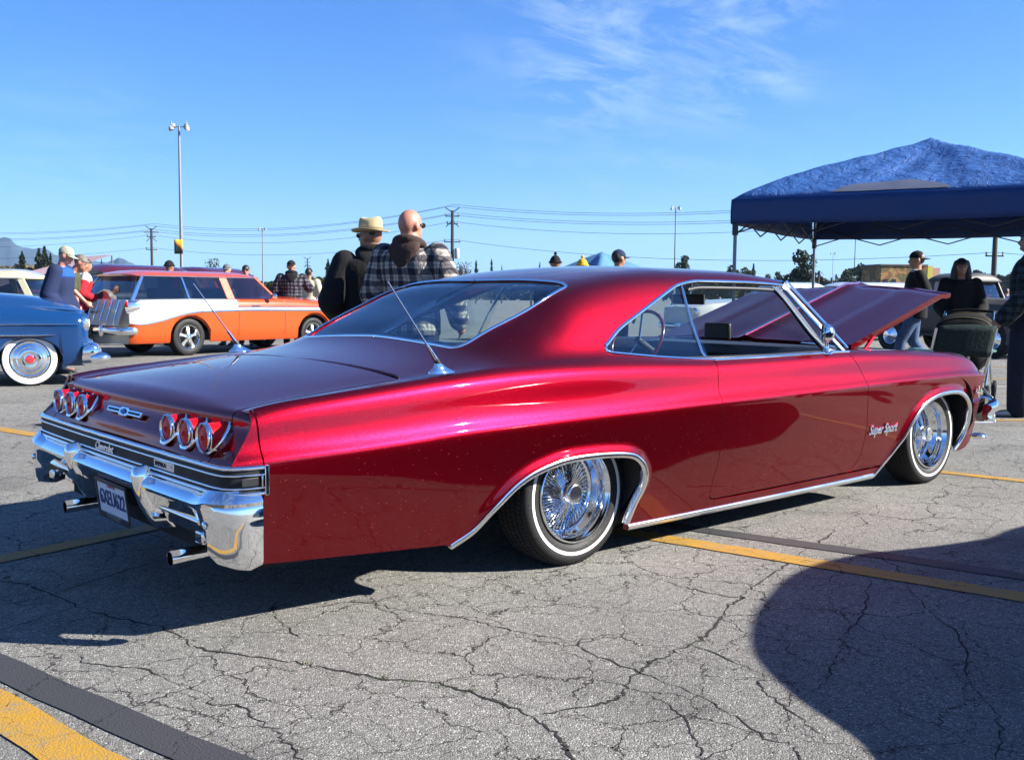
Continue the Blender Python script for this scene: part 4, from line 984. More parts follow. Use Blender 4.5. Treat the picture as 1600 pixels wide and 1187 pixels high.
def steering():
    c = Vector((1.74, .38, .865)); R = Euler((0, math.radians(-62), 0)).to_matrix(); st = bpy.data.objects.new('steering_wheel', None); link(st, IMP); st.location = c
    P = [R@Vector((math.cos(a)*.195, math.sin(a)*.195, 0)) for a in np.linspace(0, 2*math.pi, 41)[:-1]]
    MB().tube(P, .011, 10, closed=True).build('wheel_rim', mat('maroon_rim', (.09, .006, .01), .25, coat=.8), st)
    mb = MB()
    for a in (0.2, math.pi-.2, -math.pi/2): mb.tube([R@Vector((0, 0, -.02)), R@Vector((math.cos(a)*.19, math.sin(a)*.19, 0))], .007, 8, sy=.5)
    mb.build('wheel_spoke', CHROME, st); MB().tube([Vector((0, 0, 0)), R@Vector((0, 0, -.35))], .022, 12).build('steering_column', SEATM, st)
steering()
rv = MB().box((1.80, 0.03, 1.115), (.02, .24, .062)).build('rear_view_mirror', BLACK, IMP, bevel=.012); MB().tube([(1.81, .03, 1.14), (1.84, .03, 1.24)], .006, 8).build('mirror_stem', CHROME, IMP)
SKIN_BAG = mat('clear_plastic_bag', (.75, .80, .82), .25, var=.1)
# door mirror
def door_mirror(sg):
    m_ = bpy.data.objects.new('door_mirror', None); link(m_, IMP)
    MB().lathe([(.030, 0), (.029, .004), (.020, .009), (.013, .020), (.0095, .045), (.009, .070), (.010, .085)], (1.824, .893*sg, .836), (-.12, .02*sg, 1), 20).build('mirror_base', CHROME, m_)
    c = Vector((1.785, .905*sg, .945)); A = Vector((-.72, -.69*sg, .05)).normalized()
    MB().lathe([(0, -.048), (.020, -.046), (.036, -.036), (.047, -.018), (.052, 0), (.0525, .010), (.049, .013), (.046, .009)], c, A, 32).build('mirror_housing', CHROME, m_)
    MB().lathe([(.0475, .007), (0, .0075)], c, A, 32).build('mirror_glass', CHROME, m_)
    MB().tube([(1.818, .895*sg, .90), (1.795, .903*sg, .935)], .010, 10).build('mirror_arm', CHROME, m_)
door_mirror(-1)
# antennas
def antenna(x, y, z, sg):
    a = bpy.data.objects.new('rear_antenna', None); link(a, IMP); a.location = (x, y, z)
    d = Vector((-.245, 0, .33)).normalized()
    rings = []
    for t, l, w in ((0, .062, .024), (.006, .058, .022), (.014, .042, .017), (.024, .026, .013), (.036, .016, .010)):
        rings.append([Vector((l*math.cos(q)-t*.5-.0, w*math.sin(q), t)) for q in np.linspace(0, 2*math.pi, 25)[:-1]])
    MB().loft(rings).build('antenna_base', CHROME, a)
    MB().tube([Vector((-.012, 0, .028)), Vector((-.012, 0, .028))+d*.03], .0105, 14).build('ball_joint', BLACK, a)
    MB().tube([Vector((-.03, 0, .052)), Vector((-.03, 0, .052))+d*.065], [.0095, .0065], 12).build('antenna_sleeve', CHROME2, a)
    MB().tube([Vector((-.03, 0, .052)), Vector((0, 0, .01))+d*.405], [.0036, .0028], 8).build('antenna_mast', CHROME2, a)
antenna(-.700, -.868, .842, -1); antenna(-.660, .862, .842, 1)
# fender lettering and flag badge
P, Nn = on_surf(SF, seg_xz(SF, [(2.34, .413), (2.36, .413)]), 'R', .004)
text_mesh('script_badge', 'Super Sport', .075, .0025, CHROME, IMP, (2.285, P[0].y-.003, .405), face_rot((1, 0, 0), (0, -.06, 1)), shear=.4, bevel=.002, sx=.80)
def vbadge():
    c = Vector((3.50, -.935, .535)); mb = MB()
    for pts in ([(-.045, .03), (0, -.045), (.045, .03), (.034, .034), (0, -.012), (-.034, .034)], [(-.010, .055), (.010, .055), (.008, -.02), (-.008, -.02)], [(-.055, .018), (.055, .018), (.055, .008), (-.055, .008)]):
        a = [c+Vector((p[0]*.8, 0, p[1]*.8)) for p in pts]; b = [q+Vector((0, -.006, 0)) for q in a]; k = len(a)
        mb.add(a+b, [tuple(range(k, 2*k))]+[(i, (i+1) % k, k+(i+1) % k, k+i) for i in range(k)])
    mb.build('flag_badge', CHROME, IMP, smooth=False)
vbadge()
# ---------------------------------------------------------------- hood, front end
def hood():
    h = bpy.data.objects.new('hood', None); link(h, IMP); h.location = (2.335, 0, .862); h.rotation_euler = (0, -math.radians(16.2), 0)
    def top(y, s):
        L = 1.205+.155*(1-abs(y/.73)**1.4); x = s*L; z = .012*(1-(y/.73)**2)-.035*smooth01((s-.86)/.14)
        z += .020*math.exp(-(y/.045)**2)*(1 if 1 else 0)+.006*smooth01((abs(y)-.40)/.02)*(1-smooth01((abs(y)-.44)/.2))
        return (x, y, z)
    ys = sorted(set(list(np.linspace(-.73, .73, 41))+[-.05, -.035, -.02, -.01, .01, .02, .035, .05])); ss = np.linspace(0, 1, 24)
    mb = MB().grid([[top(y, s) for s in ss] for y in ys])
    mb.grid([[(p[0]*.995, p[1]*.995, p[2]-.028) for p in [top(y, s) for s in ss]] for y in ys])
    per = [top(ys[0], s) for s in ss]+[top(y, 1) for y in ys[1:]]+[top(ys[-1], s) for s in ss[::-1][1:]]+[top(y, 0) for y in ys[::-1][1:-1]]
    mb.grid([per, [(p[0]*.995, p[1]*.995, p[2]-.028) for p in per]], closed_v=True); mb.build('hood_panel', PAINT, h, sharp=30)
    mb = MB(); strip(mb, [Vector(top(0, s))+Vector((0, .004, .002)) for s in ss], [Vector((0, .2, 1))]*24, .014, .007); mb.build('hood_moulding', CHROME, h)
    mb = MB()
    for y in (-.66, .66): mb.box((.60, y, -.045), (1.15, .05, .035))
    mb.box((1.13, 0, -.045), (.06, 1.28, .035)); mb.box((.05, 0, -.045), (.06, 1.28, .035)); mb.build('hood_frame', PAINT, h, bevel=.006)
    for y in (-.69, .69):
        k = MB().tube([(-.02, y, -.04), (.06, y, -.10), (.20, y, -.09), (.30, y, -.05)], .011, 8).build('hood_hinge', PAINT, h)
hood()
MB().grid([[(3.50+.0*t, y, .30+.4*t) for t in (0, 1)] for y in (-.75, .75)]).build('radiator', UNDER, IMP)
mb = MB(); mb.box((2.95, 0, .48), (.65, .55, .35)); mb.box((2.9, 0, .68), (.30, .30, .12)); mb.build('engine_block', UNDER, IMP, bevel=.02)
MB().lathe([(.17, 0), (.18, .02), (.18, .06), (.16, .075), (0, .08)], (2.92, 0, .72), (0, 0, 1), 32).build('air_cleaner', CHROME, IMP)
for sg in (-1, 1): MB().box((2.95, .62*sg, .72), (1.15, .20, .06)).build('inner_fender', UNDER, IMP)
def front_bumper():
    side = [(3.60, .962), (3.68, .958), (3.75, .94), (3.81, .905), (3.85, .85)]; cen = [(3.865+.04*(1-(y/.8)**2), y) for y in np.linspace(.78, -.78, 25)]
    path = side+cen+[(x, -y) for x, y in side[::-1]]; n = len(path); r = []
    for i, (x, y) in enumerate(path):
        t = Vector((*path[min(i+1, n-1)], 0))-Vector((*path[max(i-1, 0)], 0)); t.normalize(); nn = Vector((-t.y, t.x, 0))
        if nn.dot(Vector((x-3.2, y, 0))) < 0: nn = -nn
        c = Vector((x, y, 0)); k = min(1, i/4, (n-1-i)/4); hh = .05+.035*k
        r.append([c+nn*a+Vector((0, 0, .405+b*hh/.085)) for a, b in ((-.04, .075), (-.01, .085), (.012, .075), (.022, .045), (.012, .015), (-.002, -.01), (-.006, -.04), (.004, -.07), (-.01, -.09), (-.04, -.085))])
    MB().loft(r).build('front_bumper', CHROME, IMP, sharp=70)
    for sg in (-1, 1): MB().sphere((3.70, .86*sg, .235), (.065, .05, .022)).build('bumper_foot', CHROME, IMP)
    MB().box((3.62, 0, .52), (.06, 1.5, .22)).build('grille', BLACK, IMP)
    mb = MB()
    for k in range(9): mb.box((3.655, 0, .43+k*.022), (.008, 1.5, .005))
    mb.build('grille_bars', CHROME, IMP, smooth=False)
    for sg in (-1, 1):
        for y in (.74, .56): MB().lathe([(.09, -.03), (.095, .0), (.088, .008), (.08, .002), (.05, .012), (0, .018)], (3.665, y*sg, .53), (1, 0, 0), 24).build('headlight', CHROME, IMP)
front_bumper()
# ================================================================== other vehicles
def std_wheel(parent, x, y, r, sg, rimr=.19, width=.19, white=0., style='cap', capcol=None, z=None):
    w = bpy.data.objects.new('wheel', None); link(w, parent); w.location = (x, y*sg, r if z is None else z); ax = (0, sg, 0)
    T = [(rimr, -width), (r*.9, -width-.01), (r, -width*.85), (r, -.03), (r*.97, -.008), (r*.88, .004), (rimr+.02, 0), (rimr, -.012)]
    t = MB().lathe(T, (0, 0, 0), ax, 40).build('tyre', RUBBER, w, sharp=40)
    if white: MB().lathe([(r*.93, .0035), (r*.90, .008), (rimr+(1-white)*(r*.93-rimr)+.012, .006), (rimr+(1-white)*(r*.93-rimr)+.006, .002)], (0, 0, 0), ax, 40).build('whitewall', WHITEWALL, t)
    if style == 'cap':
        MB().lathe([(rimr, -.014), (rimr*.99, .004), (rimr*.93, .010), (rimr*.86, .004), (rimr*.80, .010), (rimr*.66, .020), (rimr*.62, .016), (rimr*.55, .022), (rimr*.40, .030), (rimr*.36, .026), (rimr*.22, .034)], (0, 0, 0), ax, 36).build('wheel_cover', CHROME, w)
        MB().lathe([(rimr*.22, .034), (rimr*.19, .046), (rimr*.08, .052), (0, .053)], (0, 0, 0), ax, 20).build('cap_centre', capcol or CHROME, w)
    else:
        MB().lathe([(rimr+.004, -.012), (rimr, .0), (rimr*.94, -.008), (rimr*.90, -.045), (rimr*.84, -.065), (rimr*.84, -.16)], (0, 0, 0), ax, 36).build('rim', CHROME, w)
        for k in range(5):
            a = 2*math.pi*k/5+.3; R = Matrix.Rotation(-a, 3, 'Y'); mb = MB()
            mb.loft([[R@Vector((q, sg*(yy), zz)) for zz, yy in ((-wd, d-.02), (-wd*.7, d), (wd*.7, d), (wd, d-.02))] for q, wd, d in ((.03, .030, -.018), (rimr*.5, .024, -.030), (rimr*.88, .034, -.050))]); mb.build('spoke', ALU, w)
        MB().lathe([(.055, -.03), (.052, -.012), (.03, -.004), (0, -.003)], (0, 0, 0), ax, 20).build('hub_cap', CHROME, w)
    MB().lathe([(rimr*.82, -.12), (0, -.12)], (0, 0, 0), ax, 20).build('brake_drum', UNDER, w)
    return w
def paint(name, col, rough=.3, coat=1.): return mat(name, col, rough, 0., coat=coat, var=.015, scale=3, spec=.25)
def car(name, label, cat_, loc, rz, c, group=None):
    """simplified period car.  x forward, tables along x.  c: dict"""
    t = thing(name, label, cat_, loc, rz, group)
    x0, x1 = c['len']; W_T = _T(*c['w']); ZB = _T(*c['belt']); ZC_ = _T(*c['crown']); z0 = c.get('z0', .22)
    arches = c['arch']          # (cx, r, ztop or None)
    xs = set(np.linspace(x0, x1, int((x1-x0)/.07)))
    for cx, r, cz in arches:
        for q in list(np.linspace(-1, 1, 23))+[-1.001, 1.001]: xs.add(cx+r*math.sin(q*math.pi/2) if abs(q) <= 1 else cx+r*q)
    xs = sorted(xs)
    def zbot(x):
        z = z0
        for cx, r, cz in arches:
            if abs(x-cx) < r: z = max(z, cz+math.sqrt(max(0, r*r-(x-cx)**2))*c.get('flat', 1.))
        return z
    trim = _T(*c['trim']) if 'trim' in c else (lambda x: z0+(float(ZB(x))-z0)*.55)
    tuck = c.get('tuck', .05)
    def rows(x):
        w = float(W_T(x)); zb = float(ZB(x)); zc = float(ZC_(x)); b = zbot(x); zt = float(trim(x)); fl = c.get('fin', 0)
        R = [(w-tuck-.02, b-.03), (w-tuck*.8, b), (w-tuck*.3, z0+(zt-z0)*.4), (w-.004, zt-.05), (w, zt), (w-.012, zt+(zb-zt)*.5), (w-.035, zb-.05), (w-.075, zb-.010), (w-.13, zb), (w*.62, zb+(zc-zb)*.60), (w*.32, zb+(zc-zb)*.90), (0, zc)]
        out = []; zl = -9
        for i, (y, z) in enumerate(R):
            z = max(z, b+.004*i) if i > 1 else z; out.append((y, z))
        return out
    for k, col in enumerate(c['cols'][:1]): pass
    G = []
    for x in xs:
        r = rows(x); e = min(1., (x-x0)/.10+.0, (x1-x)/.10+.0); e = max(0, e); s = 1-.06*(1-e)**2
        G.append([(x, y*s, z) for y, z in r]+[(x, -y*s, z) for y, z in r[::-1][1:]])
    mb = MB(); nrow = 12
    G = np.array(G); n, m = G.shape[:2]; V = G.reshape(-1, 3); F = []; MI = []
    for i in range(n-1):
        xm = (xs[i]+xs[i+1])/2
        for j in range(m-1):
            jj = j if j < nrow-1 else m-2-j
            F.append((i*m+j, (i+1)*m+j, (i+1)*m+j+1, i*m+j+1)); MI.append(c['split'](xm, jj) if 'split' in c else 0)
    mb.v = [tuple(p) for p in V]; mb.f = F; mb.m = MI
    for i in (0, n-1): mb.add(G[i], [tuple(range(m))], c.get('endmat', (0, 0))[0 if i == 0 else 1])
    body = mb.build('body', c['cols'] if len(c['cols']) > 1 else c['cols'][0], t, sharp=42)
    wi = min(W_T(x) for x in (x0+.4, x1-.4))
    ub = MB(); ub.box(((x0+x1)/2, 0, z0+.06), (x1-x0-.5, 2*(wi-.32), .14)); ub.box(((x0+x1)/2, 0, z0+.12), ((x1-x0)*.42, 2*(wi-.10), .10))
    for cx, r, cz in arches: ub.box((cx, 0, cz+r*.5), (2.05*r, 2*(wi-.24), r))
    ub.build('underbody', UNDER, t)
    # greenhouse
    if 'posts' in c:
        P = c['posts']; zt = c['wtop']; rz_ = c['roof']; rc = c.get('roofmat', c['cols'][0]); zbf = lambda x: float(ZB(x))-.012
        if c.get('cabin_closed', True): MB().box(((P[0][0]+P[-1][0])/2, 0, float(ZB(0))-.12), (abs(P[0][0]-P[-1][0])-.25, 2*(wi-.22), .2)).build('cabin_floor', UNDER, t)
        for sx in c.get('seats', ()):
            MB().box((sx, 0, float(ZB(sx))-.02), (.18, 2*(wi-.30), .42)).build('seat', VINYL if 'seatmat' not in c else c['seatmat'], t, bevel=.05)
        bow = c.get('bow', (.12, .12))
        def post(i, s): xb, yb, xt, yt = P[i]; return Vector((xb, yb*s, zbf(xb))), Vector((xt, yt*s, zt))
        for s in (-1, 1):
            for i in range(len(P)):
                a, b = post(i, s); wd = c.get('postw', [.03]*len(P))[i]
                q = (b-a).normalized(); mb = MB(); mb.loft([[p+Vector((dx*wd, dy*.018*s, 0)) for dx, dy in ((-1, -1), (1, -1), (1, 1), (-1, 1))] for p in (a, b)])
                mb.build('pillar', c.get('postmat', [rc]*len(P))[i], t, bevel=.006)
            for i in range(len(P)-1):
                a, b = post(i, s); a2, b2 = post(i+1, s)
                mb = MB(); g = []
                for u in np.linspace(0, 1, 5): g.append([a.lerp(a2, u).lerp(b.lerp(b2, u), v)+Vector((0, s*.015*math.sin(math.pi*u), 0)) for v in (0, .5, 1)])
                mb.grid(g).build('side_window', GLASS_BG, t)
        for k, (i, sg) in enumerate(((0, 1), (len(P)-1, -1))):
            a, b = post(i, -1); a2, b2 = post(i, 1); g = []
            for u in np.linspace(0, 1, 9):
                bw = bow[k]*(1-(2*u-1)**2)*sg; g.append([a.lerp(a2, u).lerp(b.lerp(b2, u), v)+Vector((bw, 0, 0)) for v in (0, .5, 1)])
            mb = MB().grid(g).build('windshield' if k == 0 else 'rear_window', GLASS_BG, t)
            for v in (0, 2): MB().tube([p[v] for p in g], .012, 6).build('window_moulding', CHROME, t)
        # roof
        xf, xr = P[0][2], P[-1][2]; ov = c.get('overhang', (.06, .06)); yt = _T(*[(p[2], p[3]) for p in sorted(P, key=lambda q: q[2])]) if len(P) > 1 else None
        g = []; xs2 = np.linspace(xr-ov[1], xf+ov[0], 22)
        def rf(x, v):
            u = (x-(xr-ov[1]))/((xf+ov[0])-(xr-ov[1])); e = min(1, u/.16, (1-u)/.16); e = 1-(1-e)**2
            ww = (float(yt(x))+.035); vv = abs(v); y = ww*v; h = zt-.02+(rz_-zt+.02)*(1-vv**3.2)**.75*(.35+.65*e)
            bowx = (bow[0]*.9*(1-v*v)*max(0, (u-.8)/.2)-bow[1]*.9*(1-v*v)*max(0, (.2-u)/.2))
            return (x+bowx, y, h)
        vs = np.array([-1, -.985, -.94, -.85, -.7, -.5, -.25, 0, .25, .5, .7, .85, .94, .985, 1])
        for x in xs2: g.append([rf(x, v) for v in vs])
        mb = MB().grid(g); mb.grid([[(p[0], p[1]*.97, zt-.022) for p in r] for r in g])
        per = [g[0][k] for k in range(len(vs))]
        mb.grid([g[0], [(p[0], p[1]*.97, zt-.022) for p in g[0]]]); mb.grid([g[-1], [(p[0], p[1]*.97, zt-.022) for p in g[-1]]])
        for k in (0, -1): mb.grid([[r[k] for r in g], [(r[k][0], r[k][1]*.97, zt-.022) for r in g]])
        mb.build('roof', rc, t, sharp=50)
        for s in (-1, 1): MB().tube([(x, (float(yt(x))+.037)*s, zt-.018) for x in np.linspace(xr, xf, 12)], .010, 6).build('drip_rail', c.get('drip', CHROME), t)
    for x, r, y in c['wheels']:
        for s in (-1, 1): std_wheel(t, x, y, r, s, **c.get('wk', {}))
    def bumper(x, z, w, h, sg, wrap=.30):
        P = [(x-sg*wrap, w+.03), (x-sg*wrap*.35, w+.035), (x-sg*.03, w-.03)]+[(x+sg*.05*(1-(y/w)**2), y) for y in np.linspace(w-.12, -w+.12, 9)]+[(x-sg*.03, -w+.03), (x-sg*wrap*.35, -w-.035), (x-sg*wrap, -w-.03)]
        mb = MB(); r = []
        for i, (a, b) in enumerate(P):
            tt = Vector((*P[min(i+1, len(P)-1)], 0))-Vector((*P[max(i-1, 0)], 0)); nn = Vector((-tt.y, tt.x, 0)).normalized()
            if nn.dot(Vector((a-(x-sg*1.2), b, 0))) < 0: nn = -nn
            cc = Vector((a, b, z)); r.append([cc+nn*p+Vector((0, 0, q*h)) for p, q in ((-.03, .5), (0, .5), (.025, .3), (.032, 0), (.02, -.3), (0, -.5), (-.03, -.5))])
        mb.loft(r); bo = mb.build('bumper', CHROME, t, sharp=60)
        for s in (-1, 1): MB().sphere((x+sg*.055, s*w*.45, z), (.04, .05, h*.85)).build('bumper_guard', CHROME, bo)
    for b in c.get('bumpers', ()): bumper(*b)
    for x, y, z, r in c.get('headlights', ()):
        for s in (-1, 1):
            MB().lathe([(r*1.25, -.06), (r*1.25, 0), (r*1.1, .02), (r, .012)], (x, y*s, z), (1, 0, 0), 24).build('headlight_ring', CHROME, t)
            MB().lathe([(r, .010), (r*.6, .03), (0, .038)], (x, y*s, z), (1, 0, 0), 24).build('headlight', mat('headlight_glass', (.7, .72, .72), .08, coat=1) if 'hl' not in MEM else MEM['hl'], t)
    for x, y, z, r in c.get('taillights', ()):
        for s in (-1, 1): MB().sphere((x, y*s, z), (.03, r, r*1.4)).build('tail_light', REDLENS, t)
    for x, zt_, zb_ in c.get('seams', ()):
        for s in (-1, 1):
            mb = MB(); mb.grid([[(x+d, s*(float(W_T(x))-.004+.006-(.05 if z > zt_-.03 else 0)-(0.02 if z < zb_+.1 else 0)), z) for z in np.linspace(zb_, zt_, 6)] for d in (-.004, .004)]); mb.build('door_seam', BLACK, t, smooth=False)
    return t
MEM = {'hl': mat('headlight_glass', (.7, .72, .72), .08, coat=1)}
def deg(a): return math.radians(a)
IMG_R = math.degrees(YAW)-90        # world heading of "to the right in the picture"

# ---- orange and white two-door wagon
ORANGE = paint('orange_paint', (.42, .052, .004)); WHITEP = paint('white_paint', (.44, .44, .43)); CREAMP = paint('cream_paint', (.40, .38, .25)); BLUEP = paint('blue_paint', (.004, .030, .105), .16, .8)
def nomad():
    rr = spot(205, 17.6); a = deg(IMG_R+52)
    f = Vector((math.cos(a), math.sin(a))); l = Vector((-f.y, f.x)); L0 = -1.13-.05      # rear skin x in car frame
    loc = (rr[0]-f.x*L0+l.x*.90, rr[1]-f.y*L0+l.y*.90, rr[2])
    T = [(-1.2, .60), (-1.0, .58), (-.6, .64), (-.2, .74), (.2, .79), (.7, .80), (1.3, .81), (2.4, .80), (3.7, .79)]
    c = dict(len=(-1.18, 3.72), w=[(-1.18, .90), (-.9, .925), (0, .935), (1.5, .935), (3, .92), (3.5, .89), (3.72, .84)],
             belt=[(-1.18, 1.00), (-.9, 1.02), (0, 1.03), (.8, 1.03), (1.5, 1.03), (1.9, 1.03), (2.3, 1.02), (3.3, .97), (3.6, .93), (3.72, .88)],
             crown=[(-1.18, 1.00), (0, 1.03), (1.9, 1.05), (2.4, 1.08), (3.3, 1.03), (3.6, .98), (3.72, .90)],
             z0=.27, arch=[(0, .42, .36), (2.92, .44, .36)], flat=.86, trim=T, cols=[ORANGE, WHITEP],
             split=lambda x, j: 1 if (j >= 4 and x < 1.02) else 0, endmat=(1, 0),
             posts=[(1.98, .86, 1.60, .66), (.90, .87, .82, .70), (.0, .87, -.05, .69), (-1.12, .85, -.80, .66)], postw=[.03, .085, .02, .035],
             postmat=[ORANGE, ORANGE, CHROME, CHROME], wtop=1.44, roof=1.53, roofmat=ORANGE, bow=(.14, .08), overhang=(.08, .12), seats=(1.15, .15),
             wheels=[(0, .335, .86), (2.92, .325, .86)], wk=dict(rimr=.215, width=.22, style='mag'), bumpers=[(-1.40, .47, .90, .13, -1), (3.85, .45, .90, .14, 1)], headlights=[(3.70, .72, .76, .09)], seams=[(1.05, 1.02, .34), (2.15, 1.01, .34)])
    t = car('orange_wagon', 'orange and white two-door wagon with ribbed tailgate and mag wheels', 'car', loc, a, c)
    WT_ = _T(*c['w']); TT = _T(*T)
    for s in (-1, 1):
        xs = np.linspace(-1.15, 3.6, 60); MB().tube([(x, s*(float(WT_(x))+.004), float(TT(x))) for x in xs], .011, 6, sy=1.5).build('side_moulding', CHROME, t)
        xs = np.linspace(1.0, 3.6, 30); MB().tube([(x, s*(float(WT_(x))+.004), float(TT(x))+.062) for x in xs], .009, 6).build('side_moulding', CHROME, t)
        MB().grid([[(x, s*(float(WT_(x))+.004), float(TT(x))+d) for d in (.008, .055)] for x in np.linspace(1.0, 3.6, 20)]).build('white_flash', WHITEP, t)
        # tail lamp pod
        MB().loft([[Vector((x, s*(.865+.045*math.cos(q)), z+.10*math.sin(q)*k)) for q in np.linspace(0, 2*math.pi, 17)[:-1]] for x, z, k in ((-1.0, .90, .9), (-1.20, .88, 1.1), (-1.235, .86, .9))]).build('tail_lamp_housing', CHROME, t)
        MB().sphere((-1.235, s*.865, .92), (.035, .032, .05)).build('tail_light', REDLENS, t)
        MB().sphere((-1.235, s*.865, .82), (.03, .032, .035)).build('reverse_light', WHITEP, t)
        MB().tube([(1.35, s*.935, .90), (1.44, s*.965, .90), (1.53, s*.935, .90)], .011, 6).build('door_handle', CHROME, t)
        MB().sphere((1.80, s*1.02, 1.08), (.05, .07, .05)).build('door_mirror', CHROME, t); MB().tube([(1.80, s*.92, 1.03), (1.80, s*.98, 1.06)], .01, 6).build('mirror_arm', CHROME, t)
    # tailgate: leans forward, seven bright ribs
    tg = MB().grid([[(-1.36+.16*k-.02*(1-(y/.8)**2), y, .56+.45*k) for k in (0, .5, 1)] for y in np.linspace(-.78, .78, 9)]).build('tailgate', WHITEP, t)
    for k in range(7):
        y = (k-3)*.21; MB().tube([(-1.345-.02*(1-(y/.8)**2), y, .64), (-1.216-.02*(1-(y/.8)**2), y, 1.00)], .010, 6).build('tailgate_rib', CHROME, tg)
    MB().box((-1.315, 0, .78), (.02, .26, .03)).build('tailgate_handle', CHROME, tg)
    MB().box((-1.49, 0, .47), (.01, .32, .16)).build('licence_plate', DARKTRIM, t)
    return t
nomad()

# ---- blue car at the left edge, its front to the right
def blue_car():
    w = spot(45, 12.3); a = deg(math.degrees(YAW)+25.2-90)
    f = Vector((math.cos(a), math.sin(a))); l = Vector((-f.y, f.x)); xa = 2.92*.94
    loc = (w[0]-f.x*xa+l.x*.80, w[1]-f.y*xa+l.y*.80, w[2])
    c = dict(len=(-1.2, 3.62), w=[(-1.2, .80), (-.8, .90), (1, .93), (2.4, .93), (3.3, .915), (3.55, .89), (3.62, .85)],
             belt=[(-1.2, .88), (-.5, .99), (1, 1.04), (2.0, 1.04), (2.7, 1.00), (3.3, .955), (3.55, .93), (3.62, .85)],
             crown=[(-1.2, .95), (-.5, 1.08), (1, 1.08), (1.9, 1.15), (2.4, 1.19), (2.9, 1.16), (3.3, 1.08), (3.55, .98), (3.62, .86)],
             z0=.28, arch=[(0, .40, .34), (2.92, .385, .34)], flat=.76, trim=[(-1.2, .78), (2, .80), (3.62, .78)], cols=[BLUEP],
             posts=[(1.85, .84, 1.45, .62), (.75, .86, .70, .68), (-.35, .84, -.10, .62)], wtop=1.46, roof=1.60, roofmat=BLUEP,
             wheels=[(0, .345, .85), (2.92, .345, .85)], wk=dict(rimr=.236, width=.17, white=.95, capcol=mat('red_cap_centre', (.5, .02, .03), .2, coat=1)),
             headlights=[(3.61, .74, .80, .085)], seams=[(2.2, 1.0, .36)])
    t = car('blue_sedan', 'blue fifties car at the left edge with wide whitewalls and red-centred wheel covers', 'car', loc, a, c)
    for s in (-1, 1):
        for z, xa_, xb_, r in ((.655, 1.0, 3.22, .020), (.79, -.6, 3.5, .008)):
            MB().tube([(x, s*(.93+.006 if x < 3.2 else .925-.01*(x-3.2)), z) for x in np.linspace(xa_, xb_, 14)], [r]*13+[r*.3], 8, sy=.6).build('side_moulding', CHROME, t)
        MB().tube([(2.86, s*.72, 1.010), (3.1, s*.73, 1.005), (3.45, s*.74, .975), (3.58, s*.74, .955)], [.016, .018, .018, .012], 8).build('fender_ornament', CHROME, t)
        MB().lathe([(.135, -.10), (.135, -.02), (.118, .012), (.10, .01)], (3.60, .74*s, .80), (1, 0, 0), 28).build('headlight_bezel', CHROME, t)
        MB().sphere((3.62, s*.66, .50), (.13, .26, .058)).build('grille_pod', CHROME, t)
    r = []
    for y in np.linspace(-.96, .96, 21):
        x = 3.78-.10*(y/.96)**4-.05*abs(y); k = 1 if abs(y) < .9 else .7
        r.append([Vector((x+p, y, .335+q*k)) for p, q in ((-.10, .075), (-.03, .080), (.01, .055), (.025, 0), (.01, -.06), (-.03, -.085), (-.10, -.08))])
    MB().loft(r).build('front_bumper', CHROME, t, sharp=60)
    for s in (-1, 1):
        MB().sphere((3.72, s*.90, .345), (.16, .08, .085)).build('bumper_end', CHROME, t); MB().sphere((3.64, s*.90, .42), (.11, .06, .13)).build('bumper_riser', CHROME, t)
    MB().box((2.95, .0, .45), (1.3, 1.1, .35)).build('chassis', UNDER, t); t.scale = (.94,)*3
blue_car()

# ---- cream saloon behind it
def sedan_spec(col, roofcol=None, H=1.62, hood=1.1, wheels=True, **k):
    c = dict(len=(-1.15, 3.75), w=[(-1.15, .78), (-.8, .88), (1, .92), (2.4, .90), (3.3, .86), (3.75, .78)],
             belt=[(-1.15, .90), (-.5, 1.0), (1, 1.05), (2.0, 1.04), (3.3, .98), (3.75, .88)], crown=[(-1.15, .95), (-.5, hood), (1.9, hood), (3.3, hood-.08), (3.75, .9)],
             z0=.28, arch=[(0, .40, .34), (2.9, .42, .34)], flat=.9, cols=[col], posts=[(1.9, .82, 1.45, .62), (.85, .85, .80, .66), (-.5, .80, -.25, .60)],
             wtop=H-.15, roof=H, roofmat=roofcol or col, wheels=[(0, .34, .84), (2.9, .34, .84)], wk=dict(rimr=.19, width=.17, white=.8), bumpers=[(-1.28, .45, .84, .12, -1), (3.88, .45, .84, .13, 1)],
             headlights=[(3.72, .66, .78, .085)], taillights=[(-1.17, .70, .72, .05)], seats=(1.1, .1), seams=[(.85, 1.0, .36), (2.05, 1.0, .36)])
    c.update(k); return c
sp_ = spot(8, 18.5)
car('cream_sedan', 'cream rounded old sedan behind the blue car', 'car', sp_, deg(IMG_R+186), sedan_spec(CREAMP, H=1.53, posts=[(1.75, .82, 1.30, .64), (.95, .85, .92, .67), (.1, .85, .1, .67), (-.75, .80, -.5, .62)], postw=[.05, .06, .06, .06]))
MAROON = paint('dark_maroon_paint', (.055, .006, .012), .25); BROWNP = paint('black_brown_paint', (.016, .012, .010), .3); TEAL = paint('turquoise_paint', (.06, .25, .24)); REDP = paint('red_paint', (.24, .008, .008)); OLIVE = mat('faded_olive_paint', (.040, .036, .026), .55, coat=.2, var=.15, scale=8); SILV = paint('silver_paint', (.2, .2, .2)); LBLUE = paint('pale_blue_paint', (.16, .25, .32)); NAVYP = paint('dark_blue_paint', (.01, .02, .06))
